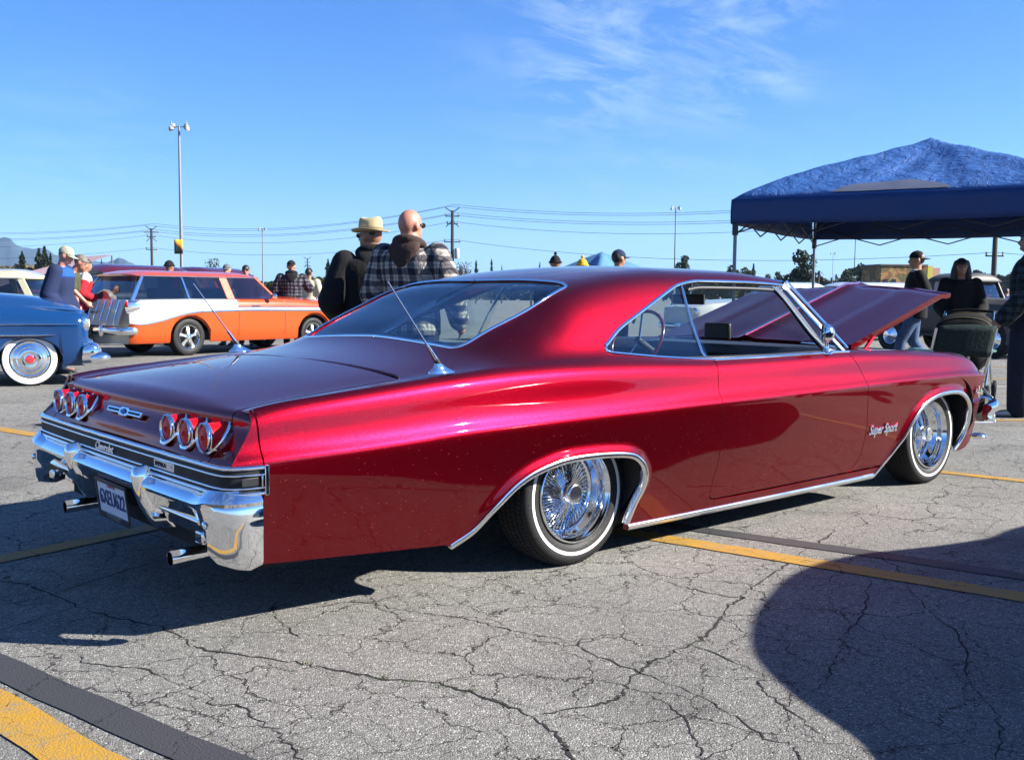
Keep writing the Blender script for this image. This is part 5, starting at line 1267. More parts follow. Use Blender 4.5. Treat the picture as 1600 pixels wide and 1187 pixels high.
# tall maroon-roofed van with its back to the camera
def van(name, label, px, D, rz, body, roof, H=1.95, L=4.3, wid=.86, group=None):
    s = spot(px, D)
    c = dict(len=(-1.0, L-1.0), w=[(-1.0, wid-.04), (0, wid), (2, wid), (L-1.3, wid-.08), (L-1.0, wid-.14)], belt=[(-1.0, 1.18), (1.6, 1.18), (2.1, 1.15), (L-1.3, 1.05), (L-1.0, .95)], crown=[(-1, 1.18), (1.6, 1.2), (2.1, 1.24), (L-1.3, 1.12), (L-1.0, 1.0)],
             z0=.35, arch=[(0, .40, .40), (2.5, .42, .40)], cols=[body], posts=[(1.75, wid-.10, 1.50, wid-.20), (.80, wid-.07, .78, wid-.16), (-.05, wid-.07, -.05, wid-.16), (-.96, wid-.10, -.85, wid-.20)], postw=[.05, .07, .07, .10],
             wtop=H-.20, roof=H, roofmat=roof, postmat=[body]*4, drip=body, wheels=[(0, .36, .80), (2.5, .36, .80)], wk=dict(rimr=.19, width=.18), bumpers=[(-1.12, .5, .8, .1, -1), (L-.88, .5, .8, .1, 1)], headlights=[(L-1.02, .55, .85, .09)], taillights=[(-1.01, .72, .9, .05)], bow=(.05, .03))
    return car(name, label, 'van', s, deg(rz), c, group)
van('panel_van', 'black-bodied old wagon with dark maroon roof behind the men', 190, 23.5, IMG_R+58, BROWNP, MAROON, H=1.76)
van('panel_van', 'dark maroon roof showing behind the orange wagon roof', 318, 30, IMG_R+70, MAROON, MAROON, H=1.93)
# right-hand row
car('white_roof_wagon', 'long white-roofed turquoise wagon beyond the raised hood', 'car', spot(1375, 29), deg(IMG_R+186), sedan_spec(TEAL, WHITEP, H=1.60, posts=[(1.9, .82, 1.45, .64), (.95, .85, .90, .67), (-.1, .85, -.1, .67), (-1.0, .82, -.85, .64)], postw=[.04, .04, .04, .05]))
car('white_coupe', 'white round-roofed car behind the windshield of the red coupe', 'car', spot(1268, 25.5), deg(IMG_R+200), sedan_spec(WHITEP, H=1.50, posts=[(1.7, .80, 1.2, .58), (.75, .83, .60, .62), (-.3, .78, .05, .56)]))
car('orange_sedan', 'orange car roof left of the olive truck', 'car', spot(1402, 33), deg(IMG_R+100), sedan_spec(ORANGE, H=1.62))
def truck():
    s = spot(1430, 22.0); a = deg(IMG_R-62)
    c = dict(len=(-1.3, 3.15), w=[(-1.3, .80), (1, .84), (1.6, .74), (2.4, .50), (3.15, .36)], belt=[(-1.3, .95), (.7, .98), (.85, 1.12), (1.7, 1.14), (2.4, 1.10), (3.15, 1.05)], crown=[(-1.3, .95), (.7, .98), (.85, 1.15), (1.7, 1.22), (2.4, 1.20), (3.15, 1.12)],
             z0=.42, arch=[(0, .40, .42), (2.75, .01, .3)], cols=[OLIVE], posts=[(1.72, .68, 1.55, .60), (.88, .76, .90, .66)], postw=[.05, .12], wtop=1.58, roof=1.74, roofmat=OLIVE, drip=OLIVE, bow=(.06, .02), overhang=(.14, .12),
             wheels=[(0, .37, .82), (2.6, .37, .82)], wk=dict(rimr=.2, width=.18), bumpers=[(3.35, .5, .75, .12, 1)])
    t = car('olive_truck', 'weathered olive-brown old pickup truck behind the lawn chair', 'truck', s, a, c)
    for sg in (-1, 1):    # pontoon fenders
        g = []
        for q in np.linspace(-.35, math.pi*.86, 16):
            cx, cz = 2.60+.52*math.cos(q), .42+.50*math.sin(q); g.append([Vector((cx+dx*math.cos(q), sg*y, cz+dx*math.sin(q))) for y, dx in ((.46, -.06), (.52, .0), (.66, .035), (.80, .03), (.90, -.02), (.92, -.10), (.91, -.14))])
        MB().grid(g).build('front_fender', OLIVE, t)
        MB().lathe([(0, -.16), (.07, -.12), (.10, -.03), (.10, 0), (.085, .01)], (3.05, .56*sg, .95), (1, 0, 0), 20).build('headlight_bucket', OLIVE, t); MB().lathe([(.085, .008), (0, .03)], (3.05, .56*sg, .95), (1, 0, 0), 20).build('headlight', MEM['hl'], t)
        MB().box((1.4, sg*.88, .42), (1.3, .22, .04)).build('running_board', OLIVE, t, bevel=.01)
    g = MB()
    for k in range(9): g.box((3.17, 0, .60+k*.05), (.02, .60, .018))
    g.build('grille', CHROME2, t); t.scale = (.94,)*3
truck()
# far rows
far = [('white_car', 'white car with dark grille far off between hat man and orange wagon', 531, 62, -118, sedan_spec(WHITEP, H=1.42)), ('turquoise_car', 'turquoise and white car far off beside the cream-shirted man', 516, 72, -120, sedan_spec(TEAL, WHITEP, H=1.55)),
       ('white_van', 'white long vehicle farthest off left of the hat man', 510, 90, 10, sedan_spec(WHITEP, H=1.95)), ('pale_blue_car', 'pale blue car just left of the man in black far away', 548, 66, -95, sedan_spec(LBLUE, H=1.5)),
       ('red_car', 'red old car with raised hood in the far right row', 1522, 44, 30, sedan_spec(REDP, H=1.55)), ('white_hot_rod', 'small white car in front of the red one at far right', 1527, 36, -100, sedan_spec(WHITEP, H=1.2)),
       ('silver_car', 'silver grey car behind the far right people', 1583, 48, -90, sedan_spec(SILV, H=1.6)), ('dark_car', 'dark blue car under the canopy in the far row', 1300, 46, 10, sedan_spec(NAVYP, H=1.5)), ('red_sedan_far', 'red car far off seen right of the striped tent', 22, 52, 12, sedan_spec(REDP, H=1.5)),
       ('pale_blue_car', 'pale blue car far off behind the windshield of the red coupe', 1238, 52, 185, sedan_spec(LBLUE, H=1.55))]
for nm, lab, px, D, rz, sp in far: car(nm, lab, 'car', spot(px, D), deg(IMG_R+rz), sp, 'cars parked in the far rows')
# fastback coupe parked alongside, just outside the frame: only its shadow is in the picture
def fastback():
    t = thing('fastback_coupe', 'dark fastback coupe parked just outside the right edge', 'car', (.33, .02, 0))
    ZT = _T((-.75, .42), (-.55, .60), (-.18, .78), (.30, 1.07), (.75, 1.30), (1.53, 1.56), (2.10, 1.675), (2.30, 1.68), (2.48, 1.63), (2.67, 1.54), (3.02, 1.455), (3.28, 1.475), (3.6, 1.45), (4.0, 1.2), (4.4, .9), (4.55, .6)); WH = _T((-.75, .5), (-.3, .76), (.5, .85), (3, .85), (4.2, .74), (4.55, .5))
    R = []
    for x in np.linspace(-.75, 4.55, 60):
        zt, w = float(ZT(x)), float(WH(x)); R.append([Vector((x, -4.0+w*math.copysign(abs(math.cos(a))**.67, math.cos(a)), .22+(zt-.22)*max(0, math.sin(a))**.67)) for a in np.linspace(0, math.pi, 25)])
    MB().loft(R).build('body', NAVYP, t)
    for x in (.35, 3.2):
        for s in (-1, 1): w = std_wheel(t, x, .80, .33, s, white=.5); w.location.y += -4.0
    for s in (-1, 1): MB().grid([[Vector((x, -4.0+s*(float(WH(x))*.95-.28*v), .95+.42*v)) for v in (0, 1)] for x in np.linspace(1.3, 2.6, 8)]).build('side_window', GLASS_BG, t)
fastback()
# ================================================================== people
SKIN = mat('skin', (.34, .17, .11), .5, var=.06, scale=14); SKIN2 = mat('skin_tan', (.25, .12, .07), .5, var=.06, scale=14); SKIN3 = mat('skin_red', (.36, .15, .10), .42, var=.05, scale=14)
def fabric(name, col, var=.12, b=.5): return mat(name, col, .9, var=var, scale=14, bump=b, bscale=30, sheen=.0, spec=.2)
def plaid(name, light, dark, mid, s=1., shade=1.):
    m, nt, p = newmat(name); o = N(nt, 'ShaderNodeTexCoord').outputs['Object']
    nz = N(nt, 'ShaderNodeTexNoise', {'Vector': o, 'Scale': 5., 'Detail': 2.}); wv = N(nt, 'ShaderNodeVectorMath', {0: nz.outputs['Color'], 1: (-.5, -.5, -.5)}, operation='ADD'); w2 = N(nt, 'ShaderNodeVectorMath', {0: wv.outputs[0], 'Scale': .035}, operation='SCALE')
    q = N(nt, 'ShaderNodeVectorMath', {0: o, 1: w2.outputs[0]}, operation='ADD'); sx_ = N(nt, 'ShaderNodeSeparateXYZ', {0: q.outputs[0]})
    def stripes(sock, per, wid, ph=0.):
        a = N(nt, 'ShaderNodeMath', {0: sock, 1: 1/per, 2: ph}, operation='MULTIPLY_ADD'); f = N(nt, 'ShaderNodeMath', {0: a.outputs[0]}, operation='FRACT')
        c_ = N(nt, 'ShaderNodeMath', {0: f.outputs[0], 1: wid}, operation='LESS_THAN'); return c_.outputs[0]
    yy = N(nt, 'ShaderNodeMath', {0: sx_.outputs[1], 1: sx_.outputs[0]}, operation='ADD').outputs[0]; zz = sx_.outputs[2]
    per = .088*s
    a = stripes(yy, per, .48); b = stripes(zz, per*1.05, .48, .2); a2 = stripes(yy, per, .08, -.68); b2 = stripes(zz, per*1.05, .08, -.5)
    sm = N(nt, 'ShaderNodeMath', {0: a, 1: b}, operation='ADD'); h = N(nt, 'ShaderNodeMath', {0: sm.outputs[0], 1: .5}, operation='MULTIPLY')
    r = ramp(nt, h.outputs[0], [(0, light), (.5, mid), (1, dark)])
    mx1 = N(nt, 'ShaderNodeMath', {0: a2, 1: b2}, operation='MAXIMUM'); k = N(nt, 'ShaderNodeMath', {0: mx1.outputs[0], 1: .45}, operation='MULTIPLY')
    mm = N(nt, 'ShaderNodeMix', {'Factor': k.outputs[0]}, data_type='RGBA'); nt.links.new(r.outputs[0], mm.inputs['A']); mm.inputs['B'].default_value = (*dark, 1)
    nt.links.new(mm.outputs['Result'], p.inputs['Base Color']); p.inputs['Roughness'].default_value = .95; p.inputs['Specular IOR Level'].default_value = .15
    nb = N(nt, 'ShaderNodeTexNoise', {'Vector': o, 'Scale': 9., 'Detail': 4., 'Distortion': 1.}); bp = N(nt, 'ShaderNodeBump', {'Height': nb.outputs['Fac'], 'Strength': .7, 'Distance': .05}); nt.links.new(bp.outputs[0], p.inputs['Normal']); return m
BLK = fabric('black_cloth', (.008, .008, .009), .3); DENIM = fabric('dark_denim', (.009, .012, .024), .3); JEAN2 = fabric('jeans_blue', (.045, .075, .14), .3); KHAKI = fabric('khaki_cloth', (.20, .165, .10)); GREYC = fabric('grey_cloth', (.13, .13, .135)); WHITEC = fabric('white_cloth', (.42, .42, .40)); NAVYC = fabric('navy_cloth', (.012, .02, .055)); ROYAL = fabric('royal_blue_cloth', (.012, .06, .30)); CREAMC = fabric('cream_cloth', (.42, .37, .26)); REDC = fabric('red_cloth', (.30, .012, .02)); OLIVC = fabric('olive_cloth', (.05, .05, .026)); BROWNC = fabric('brown_hood_cloth', (.040, .024, .020)); YELC = fabric('yellow_knit', (.52, .29, .02)); STRAW = mat('straw_hat', (.40, .32, .17), .85, bump=.8, bscale=150, var=.12, scale=40)
HAIR_D = mat('dark_hair', (.012, .009, .008), .45, bump=.6, bscale=90, var=.3, scale=40); HAIR_G = mat('grey_hair', (.10, .085, .07), .6, bump=.6, bscale=90, var=.3, scale=40); SHOEW = mat('white_shoe', (.40, .40, .40), .5); SHOED = mat('dark_shoe', (.02, .02, .022), .5)
SHADES = mat('dark_glasses', (.008, .008, .012), .08, coat=1)
def V_(*a): return Vector(a)
def limb(mb, pts, rs, seg=14):
    P = [Vector(p) for p in pts]; out = []; R = []
    for i in range(len(P)-1):
        n = 5
        for k in range(n): out.append(P[i].lerp(P[i+1], k/n)); R.append(rs[i]+(rs[i+1]-rs[i])*k/n)
    out.append(P[-1]); R.append(rs[-1]); mb.tube(out, R, seg)
    for p, r in zip(P, rs): mb.sphere(p, r*.99, 12, 8)
def torso(mb, secs, seg=24):
    """secs: (x, z, half depth, half width)"""
    C = [np.array(s) for s in catmull([np.array(s, float) for s in secs], 4)]
    mb.loft([[Vector((c[0]+c[2]*math.copysign(abs(math.cos(a))**.85, math.cos(a)), c[3]*math.copysign(abs(math.sin(a))**.85, math.sin(a)), c[1])) for a in np.linspace(0, 2*math.pi, seg+1)[:-1]] for c in C])
def fuse(o, vox, it=4):
    r = o.modifiers.new('fuse', 'REMESH'); r.mode = 'VOXEL'; r.voxel_size = vox; r.use_smooth_shade = True
    s = o.modifiers.new('soften', 'SMOOTH'); s.factor = .5; s.iterations = it; return o
def person(label, loc, heading, p):
    """local frame: x ahead, y left, z up.  p: dict of pose and clothing, dimensions for 1.75 m then scaled"""
    H = p.get('h', 1.75)/1.75; b = p.get('build', 1.); vox = p.get('vox', .016); lean = p.get('lean', 0.); hd = p.get('head', 0.); nod = p.get('nod', 0.)
    def L(x, y, z):      # torso lean about the hips
        zz = z-.95; 
        if zz > 0: return Vector((x+math.sin(lean)*zz, y, .95+math.cos(lean)*zz))
        return Vector((x, y, z))
    sh = .185*b+.01
    arms = p.get('arms', {}); A = {}
    for s, nm in ((1, 'l'), (-1, 'r')):
        d = arms.get(nm, [(0, .27*b, 1.12), (.06, .27*b, .88)]); A[nm] = [L(0, s*sh, 1.42), L(d[0][0], s*d[0][1], d[0][2]), L(d[1][0], s*d[1][1], d[1][2])]
    legs = p.get('legs', {}); G = {}
    for s, nm in ((1, 'l'), (-1, 'r')):
        d = legs.get(nm, [(.02, .10, .50), (0, .11, .085)]); G[nm] = [V_(0, s*.09, .92), V_(d[0][0], s*d[0][1], d[0][2]), V_(d[1][0], s*d[1][1], d[1][2])]
    hc = L(.015+p.get('headx', 0), 0, 1.635); hr = Matrix.Rotation(hd, 3, 'Z')@Matrix.Rotation(nod, 3, 'Y')
    def HP(x, y, z): return hc+hr@Vector((x, y, z))
    def secs(f, add=0.): return [(math.sin(lean)*max(0, z-.95)+x, .95+math.cos(lean)*(z-.95) if z > .95 else z, dd*f*b+add, w*f*b+add) for x, z, dd, w in ((0, .86, .085, .13), (0, .95, .115, .165), (.005, 1.08, .11, .150), (.01, 1.22, .115, .165), (0, 1.34, .115, .185), (-.005, 1.42, .095, .180), (-.005, 1.47, .065, .10))]
    mb = MB(); torso(mb, secs(.94)); nk = p.get('neck', 1.); limb(mb, [L(-.01, 0, 1.42), L(0, 0, 1.50), HP(-.02, 0, -.06)], [.066*nk, .058*nk, .056*nk])
    mb.sphere(HP(-.012, 0, .025), (.100, .081, .104), 20, 14, rot=hr); mb.sphere(HP(.018, 0, -.035), (.074, .062, .083), 16, 12, rot=hr)
    limb(mb, [HP(.075, 0, .02), HP(.102, 0, -.018)], [.011, .016], 8); mb.sphere(HP(.078, 0, -.075), (.02, .026, .012), 8, 6, rot=hr)
    for s in (-1, 1): mb.sphere(HP(-.012, s*.086, .0), (.024, .013, .036), 8, 6, rot=hr)
    for nm in 'lr': limb(mb, A[nm], [.052*b, .040*b, .028]); limb(mb, G[nm], [.085*b, .055, .040]); fx = G[nm][2]; limb(mb, [fx+V_(-.03, 0, -.04), fx+V_(.14, 0, -.055)], [.040, .032])
    for s, nm in ((1, 'l'), (-1, 'r')):
        w = A[nm][2]; d = (A[nm][2]-A[nm][1]).normalized(); d = (d+Vector(p.get('hand_'+nm, (0, 0, 0)))).normalized(); side = d.cross(Vector((1, 0, 0) if abs(d.x) < .8 else (0, 1, 0))).normalized(); up = side.cross(d)
        side, up = up, side; pc = w+d*.05; curl = p.get('curl', .5)
        limb(mb, [w, w+d*.045, pc+d*.035], [.027, .032, .034], 10)
        pt = p.get('point_'+nm, False)
        for k in range(4):
            o = side*(.026*(1-k/1.5)); ln = (.066, .074, .070, .056)[k]; base = pc+d*.04+o; cu = 0. if (pt and k == 0) else (1.1 if pt else curl)
            q1 = base+(d*math.cos(cu*.5)+up*-math.sin(cu*.5)*1)*ln*.55; q2 = q1+(d*math.cos(cu*1.3)-up*math.sin(cu*1.3))*ln*.5; limb(mb, [base-d*.02, q1, q2], [.0105, .0095, .0080], 8)
        limb(mb, [w+d*.03+side*.03, w+d*.065+side*.052-up*.01, w+d*.10+side*.05-up*.02], [.013, .011, .009], 8)
    skin = p.get('skin', SKIN)
    body = mb.build('person', skin); fuse(body, vox); tag(body, label, 'person', p.get('group')); body.location = loc; body.rotation_euler = (0, 0, heading); body.scale = (H, H, H)
    for s in (-1, 1):
        if vox < .02: MB().sphere(HP(.072, s*.030, .012), (.012, .015, .010), 8, 6).build('eye', mat('eye_dark', (.02, .015, .012), .2) if 'eye' not in MEM else MEM['eye'], body)
    # trousers
    tm = MB(); torso(tm, [(0, .84, .11*b, .165*b), (0, .95, .13*b, .178*b), (0, 1.02, .13*b, .172*b)])
    wide = p.get('baggy', 1.); short = p.get('shorts')
    for nm in 'lr':
        g = G[nm]; e = g[2] if not short else g[1].lerp(g[2], .12); limb(tm, [g[0], g[1], e+V_(-.005, 0, .0)], [.108*b*wide**.5, .078*wide, .066*wide if not short else .08])
    fuse(tm.build('trousers', p.get('trousers', DENIM), body), vox)
    # top
    jm = MB(); puff = p.get('puff', .018); torso(jm, [(s_[0], s_[1], s_[2]*1.0+puff, s_[3]*1.0+puff) for s_ in secs(1.0)]+[]); hem = p.get('hem', .82)
    torso(jm, [(0, hem, .125*b+puff, .17*b+puff), (0, .95, .125*b+puff, .17*b+puff), (math.sin(lean)*.1, 1.05, .115*b+puff, .16*b+puff)])
    for s, nm in ((1, 'l'), (-1, 'r')):
        a = A[nm]
        if p.get('sleeves', 'long') == 'long': limb(jm, [L(0, s*(sh-.03), 1.415), a[0], a[1], a[1].lerp(a[2], .97)], [.075*b, .070*b+puff*.6, .056*b+puff, .042*b+puff])
        else: limb(jm, [L(0, s*(sh-.03), 1.415), a[0], a[0].lerp(a[1], .75)], [.075*b, .070*b+puff*.6, .068*b+puff*.6])
    fuse(jm.build('jacket' if p.get('sleeves', 'long') == 'long' else 'shirt', p.get('top', GREYC), body), vox, 3)
    if p.get('yoke'): 
        ym = MB(); torso(ym, [(s_[0], s_[1], s_[2]+puff+.008, s_[3]+puff+.008) for s_ in secs(1.0)[4:]]+[(0, 1.49, .06, .09)])
        for s, nm in ((1, 'l'), (-1, 'r')): limb(ym, [L(0, s*(sh-.03), 1.42), A[nm][0], A[nm][0].lerp(A[nm][1], .3)], [.08*b, .082*b, .080*b])
        fuse(ym.build('jacket_yoke', p['yoke'], body), vox, 3)
    if p.get('hood'):
        hm = MB()
        bx = -.075-.03*(b-1)*3
        C_ = [L(x, 0, z) for x, z in ((bx+.03, 1.535), (bx+.005, 1.505), (bx-.015, 1.465), (bx-.03, 1.42), (bx-.045, 1.375), (bx-.05, 1.335), (bx-.045, 1.31))]; torso(hm, [(c.x, c.z, d_, w_) for c, (d_, w_) in zip(C_, ((.03, .085), (.05, .118), (.055, .128), (.05, .112), (.04, .080), (.03, .045), (.012, .018)))])
        hm.tube([L(-.015+.085*math.cos(a)*b**.5, .092*math.sin(a)*b**.5, 1.505-.035*math.cos(a)) for a in np.linspace(0, 2*math.pi, 21)[:-1]], .036, 10, closed=True)
        fuse(hm.build('hood', p['hood'], body), vox*.8, 3)
    if p.get('collar'): MB().tube([L(.07*math.cos(a)-.005, .075*math.sin(a), 1.485+.01*math.cos(a)) for a in np.linspace(0, 2*math.pi, 17)[:-1]], .022, 8, closed=True).build('collar', p['collar'], body)
    for nm in 'lr':
        f = G[nm][2]; sm = MB(); r = []
        for t_, w, h in ((-.075, .028, .07), (-.06, .040, .085), (0, .044, .088), (.06, .048, .07), (.12, .052, .055), (.165, .045, .045), (.19, .022, .03)):
            r.append([V_(f.x+t_, f.y+w*math.cos(a), max(f.z-.085, 0)+h/2*(1+math.sin(a))) for a in np.linspace(0, 2*math.pi, 15)[:-1]])
        sm.loft(r).build('shoe', p.get('shoes', SHOED), body)
    hat = p.get('hat'); hm_ = p.get('hatmat', BLK)
    dome = lambda sx, sy, sz, z, top=1.: [[HP(sx*math.cos(a)*math.cos(e)-.012, sy*math.sin(a)*math.cos(e), z+sz*math.sin(e)) for a in np.linspace(0, 2*math.pi, 25)[:-1]] for e in np.linspace(0, math.pi/2*.98, 7)]
    if hat == 'cap' or hat == 'backcap':
        m_ = MB().loft(dome(.108, .088, .098, .042)); sg = 1 if hat == 'cap' else -1
        m_.grid([[HP(sg*(.07+q*.115)*math.cos(a*.9)-.01, .082*math.sin(a)*1.05, .045-.018*q-.012*abs(math.sin(a))+d_) for q in (0, .5, 1)] for a in np.linspace(-1.25, 1.25, 9) for d_ in (0,)]); m_.sphere(HP(-.012, 0, .140), .006, 8, 6)
        o_ = m_.build('cap', hm_, body); sl = o_.modifiers.new('thick', 'SOLIDIFY'); sl.thickness = .004
    elif hat == 'beanie':
        m_ = MB().loft(dome(.112, .092, .125, .01)); m_.tube([HP(.113*math.cos(a)-.012, .093*math.sin(a), .022) for a in np.linspace(0, 2*math.pi, 25)[:-1]], .015, 8, closed=True)
        if p.get('pom'): m_.sphere(HP(-.012, 0, .158), .026, 10, 8)
        m_.build('beanie', hm_, body)
    elif hat == 'fedora':
        R = []
        for z, sx, sy in ((.045, .108, .090), (.085, .107, .089), (.125, .104, .085), (.150, .098, .078), (.158, .080, .060), (.150, .055, .035), (.143, .02, .012)): R.append([HP(sx*math.cos(a)-.01, sy*math.sin(a)*(1 if z < .14 else .92), z+(.008*math.cos(2*a) if z > .14 else 0)) for a in np.linspace(0, 2*math.pi, 29)[:-1]])
        m_ = MB().loft(R, cap=True); br = []
        for q, dz in ((0, 0), (.02, -.003), (.04, -.003), (.052, .001), (.058, .006)): br.append([HP((.107+q)*math.cos(a)-.01, (.089+q)*math.sin(a), .048+dz+.016*q/.058*abs(math.sin(a))**2-.006*q/.058*math.cos(a)**2) for a in np.linspace(0, 2*math.pi, 33)[:-1]])
        m_.grid(br, closed_v=True); o_ = m_.build('fedora_hat', STRAW, body); sl = o_.modifiers.new('thick', 'SOLIDIFY'); sl.thickness = .003
        MB().grid([[HP(.1095*math.cos(a)-.01, .0915*math.sin(a), z) for z in (.052, .078)] for a in np.linspace(0, 2*math.pi, 29)]).build('hat_band', mat('hat_band', (.16, .12, .06), .8), body)
    if p.get('hair'):
        k = p['hair']; hm2 = MB(); hm2.loft(dome(.108, .086, .100, .03)) if k != 'sides' else None
        if k in ('short', 'long'): hm2.sphere(HP(-.032, 0, .035), (.090, .086, .100), 16, 12, rot=hr)
        if k == 'sides': hm2.sphere(HP(-.034, 0, .025), (.076, .079, .060), 16, 12, rot=hr)
        if k == 'long':
            for s in (-1, 1): limb(hm2, [HP(-.01, s*.06, .06), HP(-.02, s*.085, -.06), HP(-.02, s*.10, -.19)], [.045, .05, .04])
            limb(hm2, [HP(-.06, 0, .03), HP(-.075, 0, -.10), HP(-.08, 0, -.2)], [.07, .08, .07])
        fuse(hm2.build('hair', p.get('hairmat', HAIR_D), body), .012, 2)
    if p.get('shades'):
        g_ = MB(); 
        for s in (-1, 1): g_.sphere(HP(.090, s*.034, .012), (.010, .030, .021), 12, 8, rot=hr); g_.tube([HP(.088, s*.062, .018), HP(.05, s*.080, .018), HP(.0, s*.083, .012)], .0045, 6)
        g_.build('sunglasses', SHADES, body)
    return body
MEM['eye'] = mat('eye_dark', (.02, .015, .012), .2)
YD = math.degrees(YAW)
PL1 = plaid('plaid_shirt_cream', (.34, .31, .265), (.022, .022, .030), (.095, .088, .088)); PL2 = plaid('plaid_shirt_dark', (.10, .10, .12), (.006, .006, .008), (.028, .028, .036), .8); PL3 = plaid('plaid_shirt_green', (.030, .042, .045), (.006, .008, .010), (.014, .018, .022), .8)
def at(px, D, dz=0.): s = spot(px, D); return (s[0], s[1], s[2]+dz)
hands_front = dict(l=[(-.06, .36, 1.14), (.22, .20, 1.02)], r=[(-.06, .36, 1.14), (.22, .20, 1.02)])
person('bald man in cream and black plaid shirt with brown hood, seen from behind', at(642, 7.9, .0), deg(YD-22), dict(h=1.76, build=1.17, vox=.010, skin=SKIN3, top=PL1, hood=BROWNC, puff=.030, neck=1.25, arms=dict(l=[(-.02, .33, 1.12), (.16, .27, .95)], r=[(-.02, .36, 1.14), (.14, .34, .92)]), head=-.35, shades=True, trousers=DENIM, baggy=1.3, lean=-.02))
person('man in black jacket and straw fedora with dark glasses', at(579, 8.3, .0), deg(YD+18), dict(h=1.70, build=1.10, vox=.010, skin=SKIN2, top=BLK, puff=.05, hood=BLK, arms=dict(l=[(-.03, .33, 1.10), (.20, .24, 1.00)], r=[(.0, .36, 1.12), (.18, .20, .98)]), head=.75, headx=.02, hat='fedora', shades=True, hair='sides', trousers=BLK, baggy=1.3))
person('man in two-tone blue padded jacket and pale cap at the left', at(92, 14.3), deg(YD-95+10), dict(h=1.74, build=1.15, vox=.014, skin=SKIN3, top=NAVYC, yoke=ROYAL, puff=.04, hat='cap', hatmat=fabric('pale_cap_cloth', (.24, .24, .18)), hair='sides', hairmat=HAIR_G, nod=.35, lean=.10, headx=.04, arms=dict(l=[(-.02, .28, 1.12), (.14, .24, .92)], r=[(-.06, .28, 1.10), (.12, .26, .90)]), trousers=NAVYC))
person('grey-haired man in olive shirt bending and pointing at the wagon tailgate', at(94, 16.3), deg(YD-84), dict(h=1.76, build=1.0, vox=.012, skin=SKIN3, top=OLIVC, hair='short', hairmat=HAIR_G, lean=.42, nod=.45, headx=.05, sleeves='short', arms=dict(r=[(.22, .26, 1.16), (.44, .22, .98)], l=[(.10, .25, 1.12), (.20, .24, .92)]), point_r=True, trousers=KHAKI, shorts=True))
person('person in red and white patterned top behind the pointing man', at(128, 18.3), deg(YD-60), dict(h=1.72, build=1.1, vox=.02, skin=SKIN2, top=REDC, yoke=WHITEC, hair='short', lean=.12, arms=hands_front, trousers=DENIM))
person('man in dark cap and dark plaid jacket beyond the orange hood', at(456, 21.6), deg(YD+10), dict(h=1.80, build=1.12, vox=.016, skin=SKIN, top=PL2, hood=BLK, puff=.03, hat='backcap', hatmat=BLK, head=-.3, arms=dict(l=[(.0, .34, 1.12), (.2, .22, 1.0)], r=[(.06, .36, 1.20), (.30, .30, 1.22)]), trousers=DENIM))
person('man in dark cap and loose cream shirt beyond the orange hood', at(483, 25.), deg(YD-15), dict(h=1.74, build=1.08, vox=.02, skin=SKIN2, top=CREAMC, hat='backcap', hatmat=BLK, sleeves='short', hair='short', puff=.03, trousers=DENIM))
person('head in black knit cap above the maroon and orange roofs', at(266, 22.), deg(YD-30), dict(h=1.80, vox=.024, skin=SKIN2, top=BLK, hat='beanie', hatmat=BLK))
person('man in grey cap standing behind the orange wagon roof', at(356, 22.5), deg(YD+170), dict(h=1.74, vox=.024, skin=SKIN, top=GREYC, hat='cap', hatmat=fabric('grey_cap_cloth', (.09, .10, .12))))
person('dark-haired man in sunglasses behind the orange wagon roof', at(385, 22.2), deg(YD+190), dict(h=1.72, vox=.02, skin=SKIN3, top=NAVYC, hair='short', shades=True))
person('person in black pompom beanie beyond the red roof', at(866, 16.2), deg(YD), dict(h=1.74, vox=.02, skin=SKIN2, top=BLK, hat='beanie', hatmat=BLK, pom=True))
person('person in yellow knit beanie beyond the red roof', at(908, 16.4), deg(YD), dict(h=1.70, vox=.02, skin=SKIN2, top=GREYC, hat='beanie', hatmat=YELC, pom=True))
person('man in navy cap beyond the red roof', at(964, 14.6), deg(YD-60), dict(h=1.76, vox=.018, skin=SKIN2, top=GREYC, hat='cap', hatmat=NAVYC, hair='short'))
person('walking man in black cap and jacket beside the olive truck', at(1428, 14.8), deg(YD+80), dict(h=1.78, build=1.0, vox=.014, skin=SKIN, top=BLK, collar=WHITEC, hat='backcap', hatmat=BLK, puff=.03, hair='short', legs=dict(l=[(.20, .10, .52), (.26, .11, .085)], r=[(.0, .10, .50), (-.28, .11, .12)]), trousers=JEAN2, shoes=SHOEW, arms=dict(l=[(-.10, .27, 1.14), (.10, .28, .96)], r=[(.06, .27, 1.13), (.22, .25, .98)])))
person('woman with long dark hair in black top behind the stroller', at(1497, 13.0), deg(YD+165), dict(h=1.62, build=.98, vox=.014, skin=SKIN2, top=BLK, hair='long', puff=.03, trousers=BLK, arms=dict(l=[(.08, .27, 1.10), (.32, .16, .93)], r=[(.08, .27, 1.10), (.32, .16, .93)])))
person('man in dark plaid shirt and baggy jeans cut off by the right edge', at(1606, 9.9), deg(YD+62), dict(h=1.80, build=1.18, vox=.011, skin=SKIN2, top=PL3, puff=.035, hair='short', arms=dict(l=[(.02, .32, 1.13), (.20, .30, .92)], r=[(.02, .32, 1.12), (.10, .30, .86)]), trousers=DENIM, baggy=1.5, shoes=SHOEW, legs=dict(l=[(.05, .13, .50), (.06, .15, .085)], r=[(-.04, .13, .50), (-.10, .14, .085)])))
